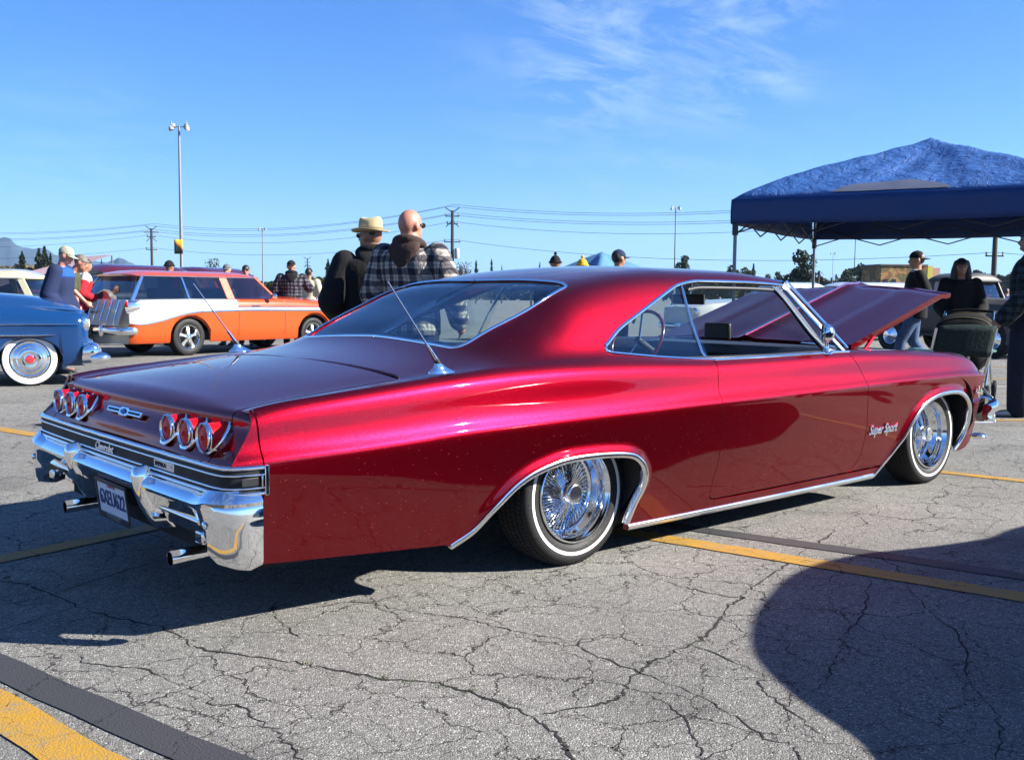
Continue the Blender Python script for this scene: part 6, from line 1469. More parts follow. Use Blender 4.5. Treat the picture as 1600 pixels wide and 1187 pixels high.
for k, (lab, px, D, hdg, tm_, tr_, hh) in enumerate([('man in grey coat standing far off on the right', 1541, 44, 20, GREYC, BLK, 1.74), ('man in black coat far off beside the grey-coated man', 1553, 42, -160, BLK, DENIM, 1.76), ('person in pale blue shirt far off near the right edge', 1569, 40, -60, fabric('pale_blue_cloth', (.16, .22, .30)), DENIM, 1.7)]):
    person(lab, at(px, D), deg(YD+hdg), dict(h=hh, vox=.03, top=tm_, trousers=tr_, hair='short', hem=.55 if k == 0 else .8))
# bystanders just outside the frame, whose shadows fall into it
person('man in grey shirt standing just outside the frame on the right', (7.2, -4.6, 0), deg(YD+90), dict(h=1.78, vox=.024, top=GREYC, hair='short'))
person('man in cap standing just outside the frame on the far right', (8.3, -3.7, 0), deg(YD+60), dict(h=1.75, vox=.024, top=NAVYC, hat='cap'))
# ================================================================== canopy, chairs, stroller
def cloth_blue(name, col, b=1.2, trans=.15):
    m, nt, p = newmat(name); o = N(nt, 'ShaderNodeTexCoord').outputs['Object']
    n = N(nt, 'ShaderNodeTexNoise', {'Vector': o, 'Scale': 2.0, 'Detail': 3.})
    c = np.array(col); r = ramp(nt, n.outputs['Fac'], [(.3, tuple(c*.95)), (.7, tuple(c*1.05))]); nt.links.new(r.outputs[0], p.inputs['Base Color'])
    p.inputs['Roughness'].default_value = .5; p.inputs['Specular IOR Level'].default_value = .4
    # crumpled nylon: radiating wrinkles
    a = N(nt, 'ShaderNodeTexNoise', {'Vector': o, 'Scale': 4.5, 'Detail': 6., 'Roughness': .6, 'Distortion': 1.6})
    v = N(nt, 'ShaderNodeTexVoronoi', {'Vector': N(nt, 'ShaderNodeVectorMath', {0: o, 1: N(nt, 'ShaderNodeVectorMath', {0: a.outputs['Color'], 'Scale': .35}, operation='SCALE').outputs[0]}, operation='ADD').outputs[0], 'Scale': 6.5}, feature='F1')
    h = N(nt, 'ShaderNodeMath', {0: v.outputs['Distance'], 1: 1.2, 2: a.outputs['Fac']}, operation='MULTIPLY_ADD')
    bp = N(nt, 'ShaderNodeBump', {'Height': h.outputs[0], 'Strength': b, 'Distance': .035}); nt.links.new(bp.outputs[0], p.inputs['Normal'])
    out = nt.nodes['Material Output']; tl = N(nt, 'ShaderNodeBsdfTranslucent'); nt.links.new(r.outputs[0], tl.inputs[0]); mx_ = N(nt, 'ShaderNodeMixShader', {0: trans, 1: p.outputs[0], 2: tl.outputs[0]}); nt.links.new(mx_.outputs[0], out.inputs[0]); return m
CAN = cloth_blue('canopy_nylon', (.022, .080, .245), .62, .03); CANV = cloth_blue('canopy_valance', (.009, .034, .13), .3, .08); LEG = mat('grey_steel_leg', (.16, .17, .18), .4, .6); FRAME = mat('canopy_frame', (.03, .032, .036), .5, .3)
def canopy(name, label, A, ang, S, zb, zv, zp, mt, mv, wrinkle=.02, parts=True):
    t = thing(name, label, 'canopy', (A[0], A[1], A[2]), ang)
    n = 40; c = S/2; rnd = random.Random(5); ph = [rnd.uniform(0, 6.3) for _ in range(8)]
    def z(x, y):
        u = (x-c)/c; v = (y-c)/c; d = max(abs(u), abs(v)); ridge = min(abs(u), abs(v))/(d+1e-6)
        base = zb+zv+(zp-zb-zv)*((1-d)**.82 if d < 1 else 0)
        sag = -.10*(1-ridge)*math.sin(math.pi*min(1, d))*.9            # cloth between the hip ribs hangs
        w = wrinkle*math.sin(9*math.atan2(v, u)*1.7+ph[0]+3*d)*d*(1-d)*2.2+wrinkle*.6*math.sin(17*u+ph[1]+4*v)*math.sin(13*v+ph[2])*(1-d)
        return base+sag+w
    G = [[(S*i/n, S*j/n, z(S*i/n, S*j/n)) for j in range(n+1)] for i in range(n+1)]
    top = MB().grid(G).build('canopy_top', mt, t, sharp=80); so = top.modifiers.new('thick', 'SOLIDIFY'); so.thickness = .004
    for k, (p0, p1) in enumerate(((V_(0, 0, 0), V_(S, 0, 0)), (V_(S, 0, 0), V_(S, S, 0)), (V_(S, S, 0), V_(0, S, 0)), (V_(0, S, 0), V_(0, 0, 0)))):
        nn = (p1-p0).normalized(); out = Vector((nn.y, -nn.x, 0)); g = []
        for u in np.linspace(0, 1, 45):
            q = p0.lerp(p1, u); zt = z(min(max(q.x, 0), S), min(max(q.y, 0), S)); sg = .035*math.sin(math.pi*u)
            g.append([q+out*(.012+.012*math.sin(u*23+k+w*2)*w)+Vector((0, 0, zt-(zv+.0)*w-sg*w*.6)) for w in (0, .25, .5, .75, 1)])
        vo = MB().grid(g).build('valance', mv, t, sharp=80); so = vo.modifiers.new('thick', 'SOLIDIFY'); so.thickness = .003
    if wrinkle > .03:
        VG = mat('grey_vent_mesh', (.042, .055, .095), .7); g = []
        for u in np.linspace(0, 1, 17):
            hh = .30*math.sin(math.pi*u)**.7; g.append([(1.10+1.25*u, .035+hh*w, z(1.10+1.25*u, .035+hh*w)+.012) for w in (0, .33, .66, 1)])
        MB().grid(g).build('vent_panel', VG, t)
    if not parts: return t
    for x, y in ((.03, .03), (S-.03, .03), (S-.03, S-.03), (.03, S-.03)):
        l = MB().box((x, y, (zb+zv)/2), (.034, .034, zb+zv-.02)).build('leg', LEG, t, bevel=.003); MB().box((x, y, .01), (.09, .09, .02)).build('foot', LEG, l); MB().box((x, y, zb-.06), (.055, .055, .14)).build('bracket', BLACK, l)
    E = [(V_(.05, .05, 0), V_(S-.05, .05, 0)), (V_(S-.05, .05, 0), V_(S-.05, S-.05, 0)), (V_(S-.05, S-.05, 0), V_(.05, S-.05, 0)), (V_(.05, S-.05, 0), V_(.05, .05, 0))]
    for a, b in E:
        for i in range(4):
            p, q = a.lerp(b, i/4), a.lerp(b, (i+1)/4)
            for z0, z1 in ((zb+.16, zb-.10), (zb-.10, zb+.16)): MB().tube([p+V_(0, 0, z0), q+V_(0, 0, z1)], .009, 6).build('truss_bar', FRAME, t)
    for x, y in ((.05, .05), (S-.05, .05), (S-.05, S-.05), (.05, S-.05)): MB().tube([V_(x, y, zb+.14), V_(x+(c-x)*.5, y+(c-y)*.5, zb+zv+(zp-zb-zv)*.40), V_(c, c, zp-.08)], .012, 6).build('roof_rib', FRAME, t)
    MB().tube([V_(c, c, zp-.45), V_(c, c, zp-.04)], .016, 8).build('centre_post', FRAME, t)
    return t
A_ = spot(1139, 12.0); aC = math.atan2(-1.87, 3.2)   # edge A-C in (lateral, depth)
def camdir(lat, dep): return Vector((math.cos(YAW)*dep+math.sin(YAW)*lat, math.sin(YAW)*dep-math.cos(YAW)*lat))
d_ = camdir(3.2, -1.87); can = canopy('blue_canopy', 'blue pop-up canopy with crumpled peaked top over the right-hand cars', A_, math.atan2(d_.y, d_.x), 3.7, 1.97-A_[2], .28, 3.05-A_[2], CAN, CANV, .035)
# pale blue canopy peak and striped tents far off
LB = cloth_blue('pale_canopy_cloth', (.10, .24, .42), .2, .3)
canopy('pale_blue_canopy', 'pale blue canopy peak showing just over the red roof', spot(1052, 26.), deg(YD+38), 2.6, 1.35, .1, 2.25, LB, LB, .01)
def striped_tent():
    RW, nt, p = newmat('red_white_stripes'); o = N(nt, 'ShaderNodeTexCoord').outputs['Object']; s_ = N(nt, 'ShaderNodeSeparateXYZ', {0: o}); a = N(nt, 'ShaderNodeMath', {0: s_.outputs[1], 1: 3.4}, operation='MULTIPLY'); f = N(nt, 'ShaderNodeMath', {0: a.outputs[0]}, operation='FRACT'); q = N(nt, 'ShaderNodeMath', {0: f.outputs[0], 1: .5}, operation='GREATER_THAN')
    r = ramp(nt, q.outputs[0], [(0, (.46, .46, .46)), (1, (.26, .02, .04))]); nt.links.new(r.outputs[0], p.inputs['Base Color']); p.inputs['Roughness'].default_value = .8
    s = spot(52, 27); t = thing('striped_awning', 'red and white striped sloping awning behind the cream car', 'awning', s, deg(YD-50))
    MB().grid([[(x, y, 1.62+x*.32-.03*math.sin(x*2)) for x in np.linspace(-1.3, 1.6, 8)] for y in np.linspace(-1.5, 1.5, 8)]).build('awning_cloth', RW, t)
    for x, y in ((-1.28, -1.45), (-1.28, 1.45), (1.58, -1.45), (1.58, 1.45)): MB().tube([(x, y, 0), (x, y, 1.60+x*.32)], .02, 6).build('pole', LEG, t)
    s = spot(152, 27); t = thing('striped_awning', 'red and white striped awning glimpsed through the dark wagon', 'awning', s, deg(YD-50))
    MB().grid([[(x, y, 1.28+x*.22) for x in np.linspace(-.8, .8, 6)] for y in np.linspace(-1, 1, 6)]).build('awning_cloth', RW, t)
    for x, y in ((-.78, -.95), (-.78, .95), (.78, -.95), (.78, .95)): MB().tube([(x, y, 0), (x, y, 1.27+x*.22)], .02, 6).build('pole', LEG, t)
striped_tent()
GRNW = fabric('dark_green_canvas', (.006, .016, .016)); MINT = mat('mint_armrest', (.20, .34, .30), .5)
def lawn_chair():
    s = spot(1487, 9.6); t = thing('lawn_chair', 'folding lawn chair with dark green canvas back and mint armrests', 'chair', s, deg(YD+4))
    # faces away from the camera; x ahead
    for sg in (-1, 1):
        y = sg*.30
        MB().tube([(.28, y, .0), (.26, y, .30), (.25, y, .58), (.20, y, .63), (-.16, y, .635)], .0125, 10).build('frame_tube', ALU, t)
        MB().tube([(-.26, y, .0), (-.20, y, .22), (.22, y, .40)], .0125, 10).build('frame_tube', ALU, t)
        MB().tube([(-.06, y*.94, .36), (-.16, y*.94, .60), (-.26, y*.94, .86)], .0125, 10).build('frame_tube', ALU, t)
        r = []
        for x in np.linspace(-.20, .20, 7): r.append([Vector((x, y+.028*math.cos(a), .652+.013*math.sin(a))) for a in np.linspace(0, 2*math.pi, 11)[:-1]])
        MB().loft(r).build('armrest', MINT, t)
        MB().box((.28, y, .012), (.05, .03, .02)).build('foot', MINT, t)
    MB().tube([(-.26, -.28, .0), (-.26, .28, .0)], .012, 8).build('frame_tube', ALU, t); MB().tube([(.28, -.30, .02), (.28, .30, .02)], .0115, 8).build('frame_tube', ALU, t)
    g = [[(-.155-.10*v-.035*math.cos(u*1.2), .275*u, .60+.29*v+.006*math.cos(u*3)) for v in np.linspace(0, 1, 6)] for u in np.linspace(-1, 1, 11)]
    o = MB().grid(g).build('canvas_back', GRNW, t); so = o.modifiers.new('thick', 'SOLIDIFY'); so.thickness = .012
    g = [[(x, .275*u, .37+.02*x-.03*(1-u*u)) for x in np.linspace(-.12, .26, 6)] for u in np.linspace(-1, 1, 9)]
    o = MB().grid(g).build('canvas_seat', GRNW, t); so = o.modifiers.new('thick', 'SOLIDIFY'); so.thickness = .01
lawn_chair()
def stroller():
    s = spot(1506, 11.4); t = thing('baby_stroller', 'black baby stroller with rounded hood and tan piping', 'stroller', s, deg(YD+150))
    BK = fabric('black_nylon', (.006, .006, .006)); TAN = mat('tan_piping', (.12, .095, .05), .7)
    R = []
    for e in np.linspace(-.25, math.pi*.62, 12): R.append([Vector((-.02+.30*math.cos(e)*(.9+.1*abs(math.sin(a))), .30*math.sin(a), .70+.27*math.sin(e)*max(.0, math.cos(a))**.55)) for a in np.linspace(-math.pi/2, math.pi/2, 17)])
    MB().grid(R).build('canopy_hood', BK, t).modifiers.new('thick', 'SOLIDIFY').thickness = .006
    for k in (3, 6, 9): MB().tube([p*1.0+Vector((0, 0, .004)) for p in R[k]], .006, 6).build('piping', TAN, t)
    MB().sphere((0, 0, .55), (.30, .28, .26), 20, 14).build('seat_shell', BK, t)
    for sg in (-1, 1):
        MB().tube([(.40, sg*.26, .10), (.05, sg*.27, .55), (-.40, sg*.25, .98)], .013, 8).build('frame_tube', CHROME2, t); MB().tube([(-.38, sg*.27, .10), (.10, sg*.27, .55)], .013, 8).build('frame_tube', CHROME2, t)
        for x in (.40, -.38): w = MB().lathe([(.05, -.02), (.10, -.02), (.105, 0), (.10, .02), (.05, .02)], (x, sg*.29, .105), (0, 1, 0), 24).build('wheel', RUBBER, t)
    MB().tube([(-.40, -.25, .98), (-.43, 0, 1.0), (-.40, .25, .98)], .016, 8).build('handle', BK, t)
stroller()

# ================================================================== poles and wires
POLE = mat('galvanised_pole', (.18, .19, .20), .5, .4); WOOD = mat('dark_pole_wood', (.035, .028, .022), .9, var=.25, bump=.4, bscale=10); LAMPH = mat('lamp_head_grey', (.28, .28, .28), .5)
def zat(py, D, px=800): # height seen at picture row py at depth D
    d = _f+(px-800)/FPX*_r+(593.5-py)/FPX*_u; k = D/(d[0]*math.cos(YAW)+d[1]*math.sin(YAW)); return CAMP[2]+d[2]*k
def light_pole(px, D, ytop, label, heads=2, r=.09):
    s = spot(px, D); t = thing('light_pole', label, 'light pole', s, deg(YD-90), 'parking lot light poles'); h = zat(ytop, D, px)-s[2]
    MB().tube([(0, 0, 0), (0, 0, h*.5), (0, 0, h)], [r*1.25, r, r*.7], 12).build('pole', POLE, t); MB().box((0, 0, .3), (.6, .6, .6)).build('concrete_base', mat('concrete', (.2, .2, .19), .9) if 'con' not in MEM else MEM['con'], t)
    MB().tube([(-.55, 0, h-.02), (.55, 0, h-.02)], .035, 6).build('cross_arm', POLE, t)
    for sg in (-1, 1):
        MB().tube([(sg*.45, 0, h), (sg*.45, 0, h+.32)], .04, 6).build('arm_end', POLE, t)
        MB().lathe([(.05, .16), (.09, .11), (.15, 0), (.165, -.07), (.15, -.12), (0, -.13)], (sg*.48, 0, h-.10), (sg*.4, 0, .9), 16).build('lamp_head', LAMPH, t)
        MB().lathe([(.05, .16), (.09, .11), (.14, 0), (.15, -.07), (0, -.09)], (sg*.38, .1, h+.05), (sg*-.2, .3, .9), 14).build('lamp_head', LAMPH, t)
    return t, h
MEM['con'] = mat('concrete', (.2, .2, .19), .9)
t_, h_ = light_pole(285.5, 62, 198, 'tall twin-headed parking light pole on the left with a small banner')
def banner(px, py, D, label):
    m, nt, p = newmat('yellow_black_banner'); o = N(nt, 'ShaderNodeTexCoord').outputs['Object']; s_ = N(nt, 'ShaderNodeSeparateXYZ', {0: o}); a = N(nt, 'ShaderNodeMath', {0: s_.outputs[0], 1: s_.outputs[2]}, operation='ADD'); r = ramp(nt, a.outputs[0], [(.44, (.015, .02, .01)), (.52, (.35, .10, .01)), (.7, (.55, .36, .02))]); nt.links.new(r.outputs[0], p.inputs['Base Color'])
    s = spot(px, D); z = zat(py, D, px); o_ = MB().grid([[(x, .05*math.sin(5*x), y) for y in (-.25, 0, .6)] for x in np.linspace(0, .5, 5)]).build('banner', m); o_.location = (s[0], s[1], z); o_.rotation_euler = (0, 0, deg(YD-90)); o_.modifiers.new('thick', 'SOLIDIFY').thickness = .01; tag(o_, label, 'banner')
banner(274.5, 390, 61.5, 'small yellow and black banner hung on the tall light pole')
light_pole(411.5, 150, 358, 'distant twin light pole left of the plaid man'); light_pole(1051.5, 118, 325, 'twin light pole seen over the red roof right of centre'); light_pole(1331, 150, 371, 'light pole showing below the canopy edge', r=.09); light_pole(1297, 210, 396, 'thin far light pole between the trees under the canopy', r=.05)
UP = {}
def utility_pole(key, px, D, ytop, label, arms, r=.17):
    s = spot(px, D); t = thing('utility_pole', label, 'utility pole', s, deg(YD-90), 'utility poles carrying the power line'); h = zat(ytop, D, px)-s[2]; MB().tube([(0, 0, 0), (0, 0, h)], [r*1.2, r*.8], 10).build('pole', WOOD, t)
    at_ = []
    for y, w in arms:
        w = w*.62; z = zat(y, D, px)-s[2]; MB().box((0, 0, z), (2*w, .08, .09)).build('cross_arm', WOOD, t)
        for sg in (-1, 1): MB().tube([(sg*w*.93, 0, z+.05), (sg*w*.93, 0, z+.28)], .06, 6).build('insulator', LAMPH, t)
        at_.append(z+.25)
    for sg in (-1, 1): MB().tube([(0, 0, h-1.0), (sg*.65, 0, h-1.6)], .04, 5).build('brace', WOOD, t); MB().tube([(0, 0, h-.2), (sg*.7, 0, h+.3)], .05, 5).build('brace', WOOD, t)
    if key == 'b': MB().lathe([(.22, -.5), (.25, -.4), (.25, .4), (.2, .5), (0, .52)], (.45, 0, zat(396, D, px)-s[2]), (0, 0, 1), 14).build('transformer', LAMPH, t)
    UP[key] = [(s[0], s[1], s[2]+z) for z in at_]+[(s[0], s[1], s[2]+h+.5)]
utility_pole('a', 239.5, 128, 357, 'wooden utility pole with cross arms left of the tall light pole', [(363, 1.5), (370, .9), (390, 1.1)]); utility_pole('b', 706, 102, 329, 'wooden utility pole with transformer behind the bald man', [(338, 1.1), (350, .9), (378, 1.3)])
utility_pole('c', 1547.5, 72, 300, 'thick brown utility pole under the right end of the canopy', [(316, 1.2), (330, 1.0), (400, 1.0)], r=.17); utility_pole('z', -250, 150, 352, 'wooden utility pole beyond the left edge', [(362, 1.2), (372, .9), (396, 1.1)]); utility_pole('y', 2150, 60, 200, 'wooden utility pole beyond the right edge', [(230, 1.2), (250, 1.0), (330, 1.0)])
utility_pole('d', 481, 190, 404, 'thin far utility pole behind the cream-shirted man', [(410, .8), (416, .8)], r=.12)
WIRE = mat('power_line', (.02, .02, .022), .6)
for n_, (a, b) in enumerate((('z', 'a'), ('a', 'b'), ('b', 'c'), ('c', 'y'))):
    for k in range(4):
        p, q = Vector(UP[a][k]), Vector(UP[b][k]); mb = MB(); ds = (1.3, 1.5, 1.2, 1.4)[k]
        for dx in ((-.5, .5) if k in (0, 3) else (0,)):
            off = Vector((dx*.9, dx*.4, dx*.25)); mb.tube([p.lerp(q, u)+off-Vector((0, 0, ds*4*u*(1-u))) for u in np.linspace(0, 1, 25)], .016, 4, cap=False)
        w = mb.build('power_line', WIRE); tag(w, ['top wires', 'second wire', 'third wire', 'lowest thick wires'][0 if k == 3 else k+1 if k < 2 else 3]+' of the line '+['running off the left edge', 'between the left pole and the middle pole', 'between the middle pole and the canopy', 'running off the right edge'][n_], 'power line', 'wires of the power line')
# ================================================================== trees and far background
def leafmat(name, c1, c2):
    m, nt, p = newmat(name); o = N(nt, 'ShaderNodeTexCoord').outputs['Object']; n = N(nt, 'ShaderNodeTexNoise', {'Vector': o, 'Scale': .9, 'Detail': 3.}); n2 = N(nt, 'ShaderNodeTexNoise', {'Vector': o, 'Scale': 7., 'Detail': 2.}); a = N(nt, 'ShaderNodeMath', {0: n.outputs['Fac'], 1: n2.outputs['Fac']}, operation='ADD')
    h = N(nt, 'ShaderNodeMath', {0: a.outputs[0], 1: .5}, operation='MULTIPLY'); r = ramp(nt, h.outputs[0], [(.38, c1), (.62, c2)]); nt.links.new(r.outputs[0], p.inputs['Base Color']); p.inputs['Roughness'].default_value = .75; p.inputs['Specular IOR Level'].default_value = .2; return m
LF1 = leafmat('dark_conifer_leaf', (.008, .014, .007), (.022, .034, .014)); LF2 = leafmat('broad_leaf', (.012, .020, .008), (.040, .050, .018)); LF3 = leafmat('dry_leaf', (.045, .036, .018), (.085, .070, .034)); BARK = mat('bark', (.05, .035, .025), .9, var=.3, bump=.6, bscale=20)
def tree(kind, label, px, D, ytop, wpx, group=None, leaf=None, seed=0, ybase=None):
    rnd = random.Random(seed*7+int(px)); s = spot(px, D); H = zat(ytop, D, px)-s[2]; Wd = wpx/FPX*D/2; t = thing(kind, label, 'tree', s, rnd.uniform(0, 6), group); V = []; F = []
    def leafq(c, sz):
        n = Vector((rnd.gauss(0, 1), rnd.gauss(0, 1), rnd.gauss(0, 1)+.3)).normalized(); a = n.orthogonal().normalized(); b = n.cross(a); k = len(V); an = rnd.uniform(0, 6.28); a, b = a*math.cos(an)+b*math.sin(an), b*math.cos(an)-a*math.sin(an)
        for u, v in ((-1, -.5), (0, -1), (1, -.3), (.8, .6), (-.2, 1), (-1, .5)): V.append(c+a*u*sz*rnd.uniform(.6, 1.1)+b*v*sz*rnd.uniform(.6, 1.1))
        F.append(tuple(range(k, k+6)))
    if kind == 'conifer':
        n = 900
        for _ in range(n):
            u = rnd.random()**.8; z = H*(.10+.90*u); lobes = 1+.35*math.sin(u*24+seed)+.2*math.sin(u*51); r = Wd*(1-u)**.62*lobes*rnd.uniform(.2, 1.0); a = rnd.uniform(0, 6.28); leafq(Vector((r*math.cos(a), r*math.sin(a), z-r*.15)), Wd*.24*(1.2-u*.7))
        MB().tube([(0, 0, 0), (0, 0, H*.95)], [H*.018+.05, .02], 8).build('trunk', BARK, t)
    elif kind == 'palm_tree':
        c0 = Vector((0, 0, H*.93)); MB().tube([(0, 0, 0), (.1, .05, H*.5), (0, 0, H*.93)], [.22, .16, .14], 8).build('trunk', BARK, t)
        for i in range(34):
            a = rnd.uniform(0, 6.28); el = rnd.uniform(-1.1, 1.2); L_ = Wd*rnd.uniform(.8, 1.15); P = [c0+Vector((math.cos(a)*math.cos(el)*L_*q, math.sin(a)*math.cos(el)*L_*q, math.sin(el)*L_*q-L_*.55*q*q)) for q in np.linspace(0, 1, 5)]; sd_ = Vector((-math.sin(a), math.cos(a), 0))
            for p, q in zip(P[:-1], P[1:]):
                k = len(V); V.extend([p-sd_*L_*.10, p+sd_*L_*.10, q+sd_*L_*.07, q-sd_*L_*.07]); F.append((k, k+1, k+2, k+3))
    elif kind == 'bare_tree':
        mb = MB(); mb.tube([(0, 0, 0), (0, 0, H*.4)], [.16, .10], 7)
        for i in range(46):
            a = rnd.uniform(0, 6.28); r = Wd*rnd.uniform(.3, 1); z0 = H*rnd.uniform(.2, .45); e = Vector((r*math.cos(a), r*math.sin(a), H*rnd.uniform(.6, 1.0)*(1-.25*(r/Wd)**2))); m1 = Vector((e.x*.35, e.y*.35, z0+(e.z-z0)*.5)); mb.tube([(0, 0, z0), m1, e], [.07, .045, .02], 4)
            for _ in range(3): mb.tube([m1.lerp(e, .5), e+Vector((rnd.gauss(0, .5), rnd.gauss(0, .5), rnd.gauss(.1, .4)))], [.035, .015], 4)
        mb.build('trunk', BARK, t)
        for _ in range(160): a = rnd.uniform(0, 6.28); r = Wd*rnd.random()**.5; leafq(Vector((r*math.cos(a), r*math.sin(a), H*rnd.uniform(.45, 1.0))), .12)
    else:
        cl = []
        for _ in range(13): a = rnd.uniform(0, 6.28); r = Wd*.62*rnd.random()**.5; cl.append((Vector((r*math.cos(a), r*math.sin(a), H*rnd.uniform(.38, .84))), Wd*rnd.uniform(.30, .48)))
        cl.append((Vector((0, 0, H-Wd*.35)), Wd*.36)); n = 2600
        for _ in range(n):
            c, r = rnd.choice(cl); d = Vector((rnd.gauss(0, 1), rnd.gauss(0, 1), rnd.gauss(0, 1))).normalized(); leafq(c+d*r*rnd.uniform(.55, 1.08), Wd*.072)
        mb = MB(); mb.tube([(0, 0, 0), (0, 0, H*.5)], [Wd*.07, Wd*.05], 8)
        for c, r in cl[:7]: mb.tube([(0, 0, H*.28), c*.6+Vector((0, 0, H*.12)), c], [Wd*.04, Wd*.03, Wd*.012], 6)
        mb.build('trunk', BARK, t)
    lf = leaf or (LF1 if kind == 'conifer' else LF2); me = bpy.data.meshes.new('crown'); me.from_pydata([tuple(v) for v in V], [], F); me.materials.append(lf); o = bpy.data.objects.new('crown', me); link(o, t); return t
g1 = 'dark conifers on the left skyline'
for i, (px, y, w, lab) in enumerate([(38, 393, 13, 'small dark conifer nearest the left edge'), (64, 388, 15, 'dark conifer, left one of the touching pair behind the blue-jacketed man'), (73, 385, 15, 'taller dark conifer just left of the pale cap'), (82, 396, 9, 'short conifer right of the touching pair'), (102, 385, 10, 'slim dark conifer rising behind the pale cap'), (113, 392, 8, 'slim conifer right of the pale cap'), (121, 399, 9, 'shortest conifer above the grey-haired man'), (161, 404, 5, 'tiny far conifer against the blue hills')]): tree('conifer', lab, px, 135+i*3, y, w*1.7, g1, seed=i)
for i, (px, y, w, lab) in enumerate([(513, 405, 13, 'dark cypress behind the far utility pole'), (533, 400, 10, 'tall dark cypress left of the hat man'), (743, 407, 9, 'small cypress right of the middle utility pole'), (767, 405, 8, 'slim cypress over the red roof'), (783, 414, 4, 'tiny cypress over the red roof'), (842, 409, 6, 'tiny cypress left of the pompom beanie'), (699, 402, 10, 'small dark cypress behind the bald man\'s shoulder'), (1174, 412, 11, 'pointed cypress behind the left canopy leg')]): tree('conifer', lab, px, 150+i*4, y, w*1.4, 'cypresses along the middle skyline', seed=20+i)
for i, (px, y, w, D, k, lab) in enumerate([(722, 409, 30, 140, 'bare_tree', 'pale half-bare tree right of the middle utility pole'), (333, 404, 22, 140, 'bare_tree', 'pale bare tree above the orange wagon'), (430, 438, 26, 120, 'broad_tree', 'low bush behind the dark plaid jacket on the left'), (500, 436, 34, 120, 'broad_tree', 'low green tree behind the cream-shirted man'), (522, 432, 30, 118, 'broad_tree', 'green tree left of the hat man'), (545, 436, 26, 122, 'broad_tree', 'green tree hidden partly by the hat man'),
    (1067, 399, 30, 110, 'broad_tree', 'round tree over the pale blue canopy'), (1140, 414, 30, 120, 'broad_tree', 'round tree left of the canopy leg'), (1160, 417, 28, 124, 'broad_tree', 'round tree right of the canopy leg'), (1197, 428, 22, 110, 'broad_tree', 'low tree above the windshield of the red coupe'), (1212, 424, 24, 112, 'broad_tree', 'low dark tree left of the biggest tree'), (1246, 391, 56, 105, 'broad_tree', 'biggest bushy tree under the canopy edge'), (1268, 431, 22, 112, 'broad_tree', 'low round tree right of the biggest tree'),
    (1322, 419, 36, 125, 'broad_tree', 'left bushy tree of the pair left of the painted building'), (1342, 412, 40, 128, 'broad_tree', 'taller bushy tree left of the painted building'), (1364, 432, 18, 130, 'broad_tree', 'small tree touching the painted building'), (1488, 425, 50, 120, 'broad_tree', 'broad green tree above the woman in black'), (1490, 409, 14, 118, 'palm_tree', 'tall shaggy palm above the woman in black'), (1276, 421, 9, 150, 'palm_tree', 'palm right of the biggest tree'), (1285, 433, 6, 220, 'palm_tree', 'first tiny palm left of the bushy pair'), (1296, 432, 6, 215, 'palm_tree', 'second tiny palm left of the bushy pair'), (1303, 427, 7, 190, 'palm_tree', 'taller tiny palm beside the bushy pair'), (1576, 424, 14, 120, 'palm_tree', 'ragged palm near the right edge')]): tree(k, lab, px, D, y, w*(1.15 if k == 'broad_tree' else 1.5 if k == 'palm_tree' else 1), {'broad_tree': 'bushy trees along the skyline', 'palm_tree': 'palms along the skyline'}.get(k), seed=40+i)
def hedge(name, label, px0, px1, D, ytop, leaf, seed, n=2200, dens_=1.):
    rnd = random.Random(seed); V = []; F = []
    for _ in range(n):
        u = rnd.random(); px = px0+(px1-px0)*u; s = spot(px, D+rnd.uniform(0, 8)); top = zat(ytop+3*math.sin(u*19+seed)+2*math.sin(u*47), D, px)-s[2]; z = top*rnd.random()**.6; c = Vector((s[0], s[1], s[2]+z)); sz = D*.0032; nn = Vector((rnd.gauss(0, 1), rnd.gauss(0, 1), rnd.gauss(0, 1))).normalized(); a = nn.orthogonal().normalized(); b = nn.cross(a); k = len(V)
        for p, q in ((-1, -.6), (.2, -1), (1, 0), (.3, 1), (-.8, .7)): V.append(tuple(c+a*p*sz+b*q*sz))
        F.append(tuple(range(k, k+5)))
    me = bpy.data.meshes.new(name); me.from_pydata(V, [], F); me.materials.append(leaf); o = bpy.data.objects.new(name, me); link(o); tag(o, label, kind='stuff'); return o
hedge('far_woods', 'brownish line of far trees below the blue hills', -60, 130, 230, 417, LF3, 1); hedge('far_woods', 'low green tree line across the middle distance', 400, 1250, 260, 440, LF2, 2, 5200); hedge('far_woods', 'brown-grey wooded rise at the far right', 1500, 1720, 200, 430, LF3, 3, 3200); hedge('far_woods', 'low green tree line behind the right-hand cars', 1250, 1510, 210, 437, LF2, 4, 2600)
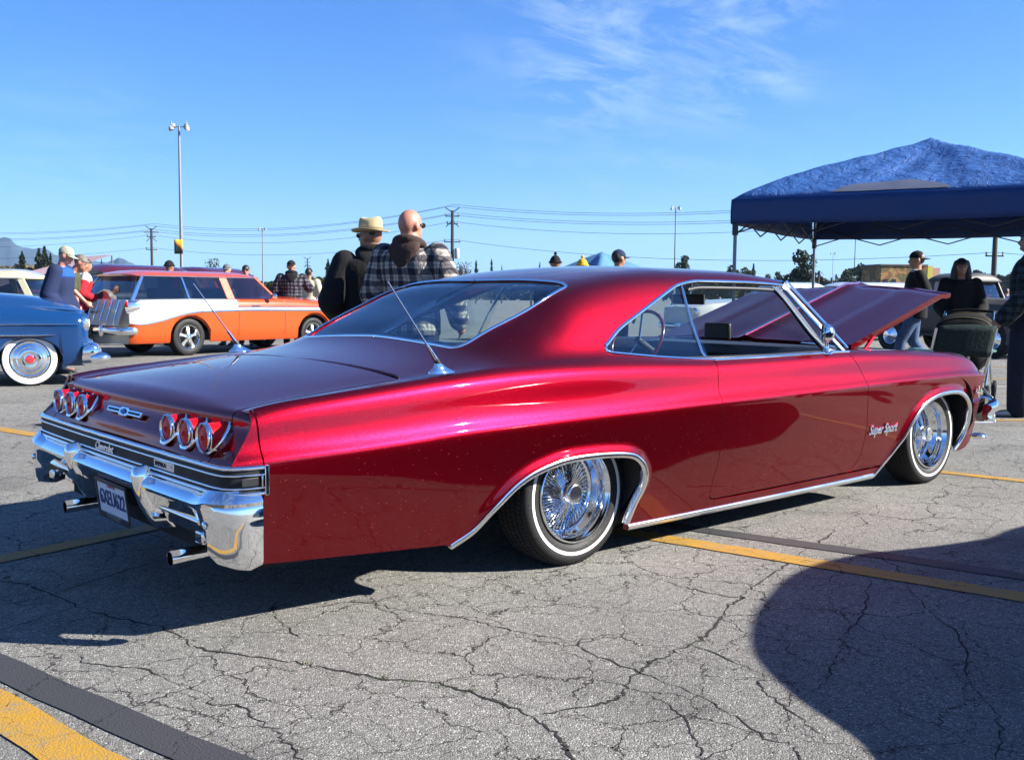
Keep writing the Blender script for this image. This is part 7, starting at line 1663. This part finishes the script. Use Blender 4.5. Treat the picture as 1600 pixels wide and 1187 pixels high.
# painted building under the canopy
def mural():
    m, nt, p = newmat('mural_paint'); o = N(nt, 'ShaderNodeTexCoord').outputs['Object']; v = N(nt, 'ShaderNodeTexVoronoi', {'Vector': o, 'Scale': .55}); n = N(nt, 'ShaderNodeTexNoise', {'Vector': o, 'Scale': 1.2, 'Detail': 5., 'Distortion': 1.5}); r = ramp(nt, n.outputs['Fac'], [(.32, (.10, .05, .02)), (.42, (.06, .09, .02)), (.52, (.22, .07, .03)), (.62, (.30, .20, .05)), (.75, (.05, .03, .02))]); nt.links.new(r.outputs[0], p.inputs['Base Color']); p.inputs['Roughness'].default_value = .85
    s = spot(1414, 95); t = thing('painted_building', 'flat-roofed building covered with a colourful mural', 'building', s, deg(YD-90+6)); h = zat(415, 95, 1414)-s[2]
    MB().box((-.4, 2, h/2), (4.4, 4, h)).build('wall', m, t, bevel=.02); MB().box((-.4, 2, h+.06), (4.6, 4.2, .12)).build('roof', mat('roof_grey', (.1, .1, .09), .8), t)
    MB().box((2.15, 2.0, h*.5), (.5, 4, h)).build('end_wall', mat('yellow_wall', (.42, .36, .05), .8), t); MB().box((2.75, 2.0, h*.48), (.7, 4, h*.96)).build('end_wall', mat('orange_wall', (.40, .22, .14), .8), t)
    W_m = mat('mural_window', (.02, .02, .03), .2)
    for x in (-2.1, -1.3, .3): MB().box((x, -.02, h*.62), (.35, .06, .8)).build('window', W_m, t)
mural()
# hills
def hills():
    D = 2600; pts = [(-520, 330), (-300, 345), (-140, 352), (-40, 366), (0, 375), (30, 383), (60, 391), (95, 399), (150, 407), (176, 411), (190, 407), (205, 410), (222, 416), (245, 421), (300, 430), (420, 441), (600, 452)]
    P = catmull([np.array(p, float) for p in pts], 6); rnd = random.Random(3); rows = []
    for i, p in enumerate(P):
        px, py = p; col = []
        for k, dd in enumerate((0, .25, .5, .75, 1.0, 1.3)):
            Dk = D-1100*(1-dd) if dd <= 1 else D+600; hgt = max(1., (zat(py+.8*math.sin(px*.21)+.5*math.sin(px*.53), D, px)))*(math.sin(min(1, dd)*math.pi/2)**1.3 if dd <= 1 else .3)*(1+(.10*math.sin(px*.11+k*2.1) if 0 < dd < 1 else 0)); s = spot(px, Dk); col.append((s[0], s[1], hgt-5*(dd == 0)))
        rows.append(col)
    o = MB().grid(rows).build('distant_hills', leafmat('hill_scrub_haze_blue', (.026, .046, .070), (.044, .064, .085)), sharp=80); tag(o, 'blue mountain ridge falling away behind the left-hand cars', kind='structure')  # scrub colour shifted to blue: distance haze painted in, on top of the air volume
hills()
def haze():
    m = bpy.data.materials.new('air'); m.use_nodes = True; nt = m.node_tree; nt.nodes.remove(nt.nodes['Principled BSDF']); v = nt.nodes.new('ShaderNodeVolumePrincipled'); v.inputs['Color'].default_value = (.42, .68, 1., 1); v.inputs['Density'].default_value = .00012; v.inputs['Anisotropy'].default_value = .2
    nt.links.new(v.outputs[0], nt.nodes['Material Output'].inputs['Volume'])
    o = MB().box((0, 0, 132), (7200, 7200, 266.8)).build('haze', m, smooth=False); tag(o, 'thin blue air haze over the far distance', kind='stuff')
haze()
SC.render.engine = 'CYCLES'
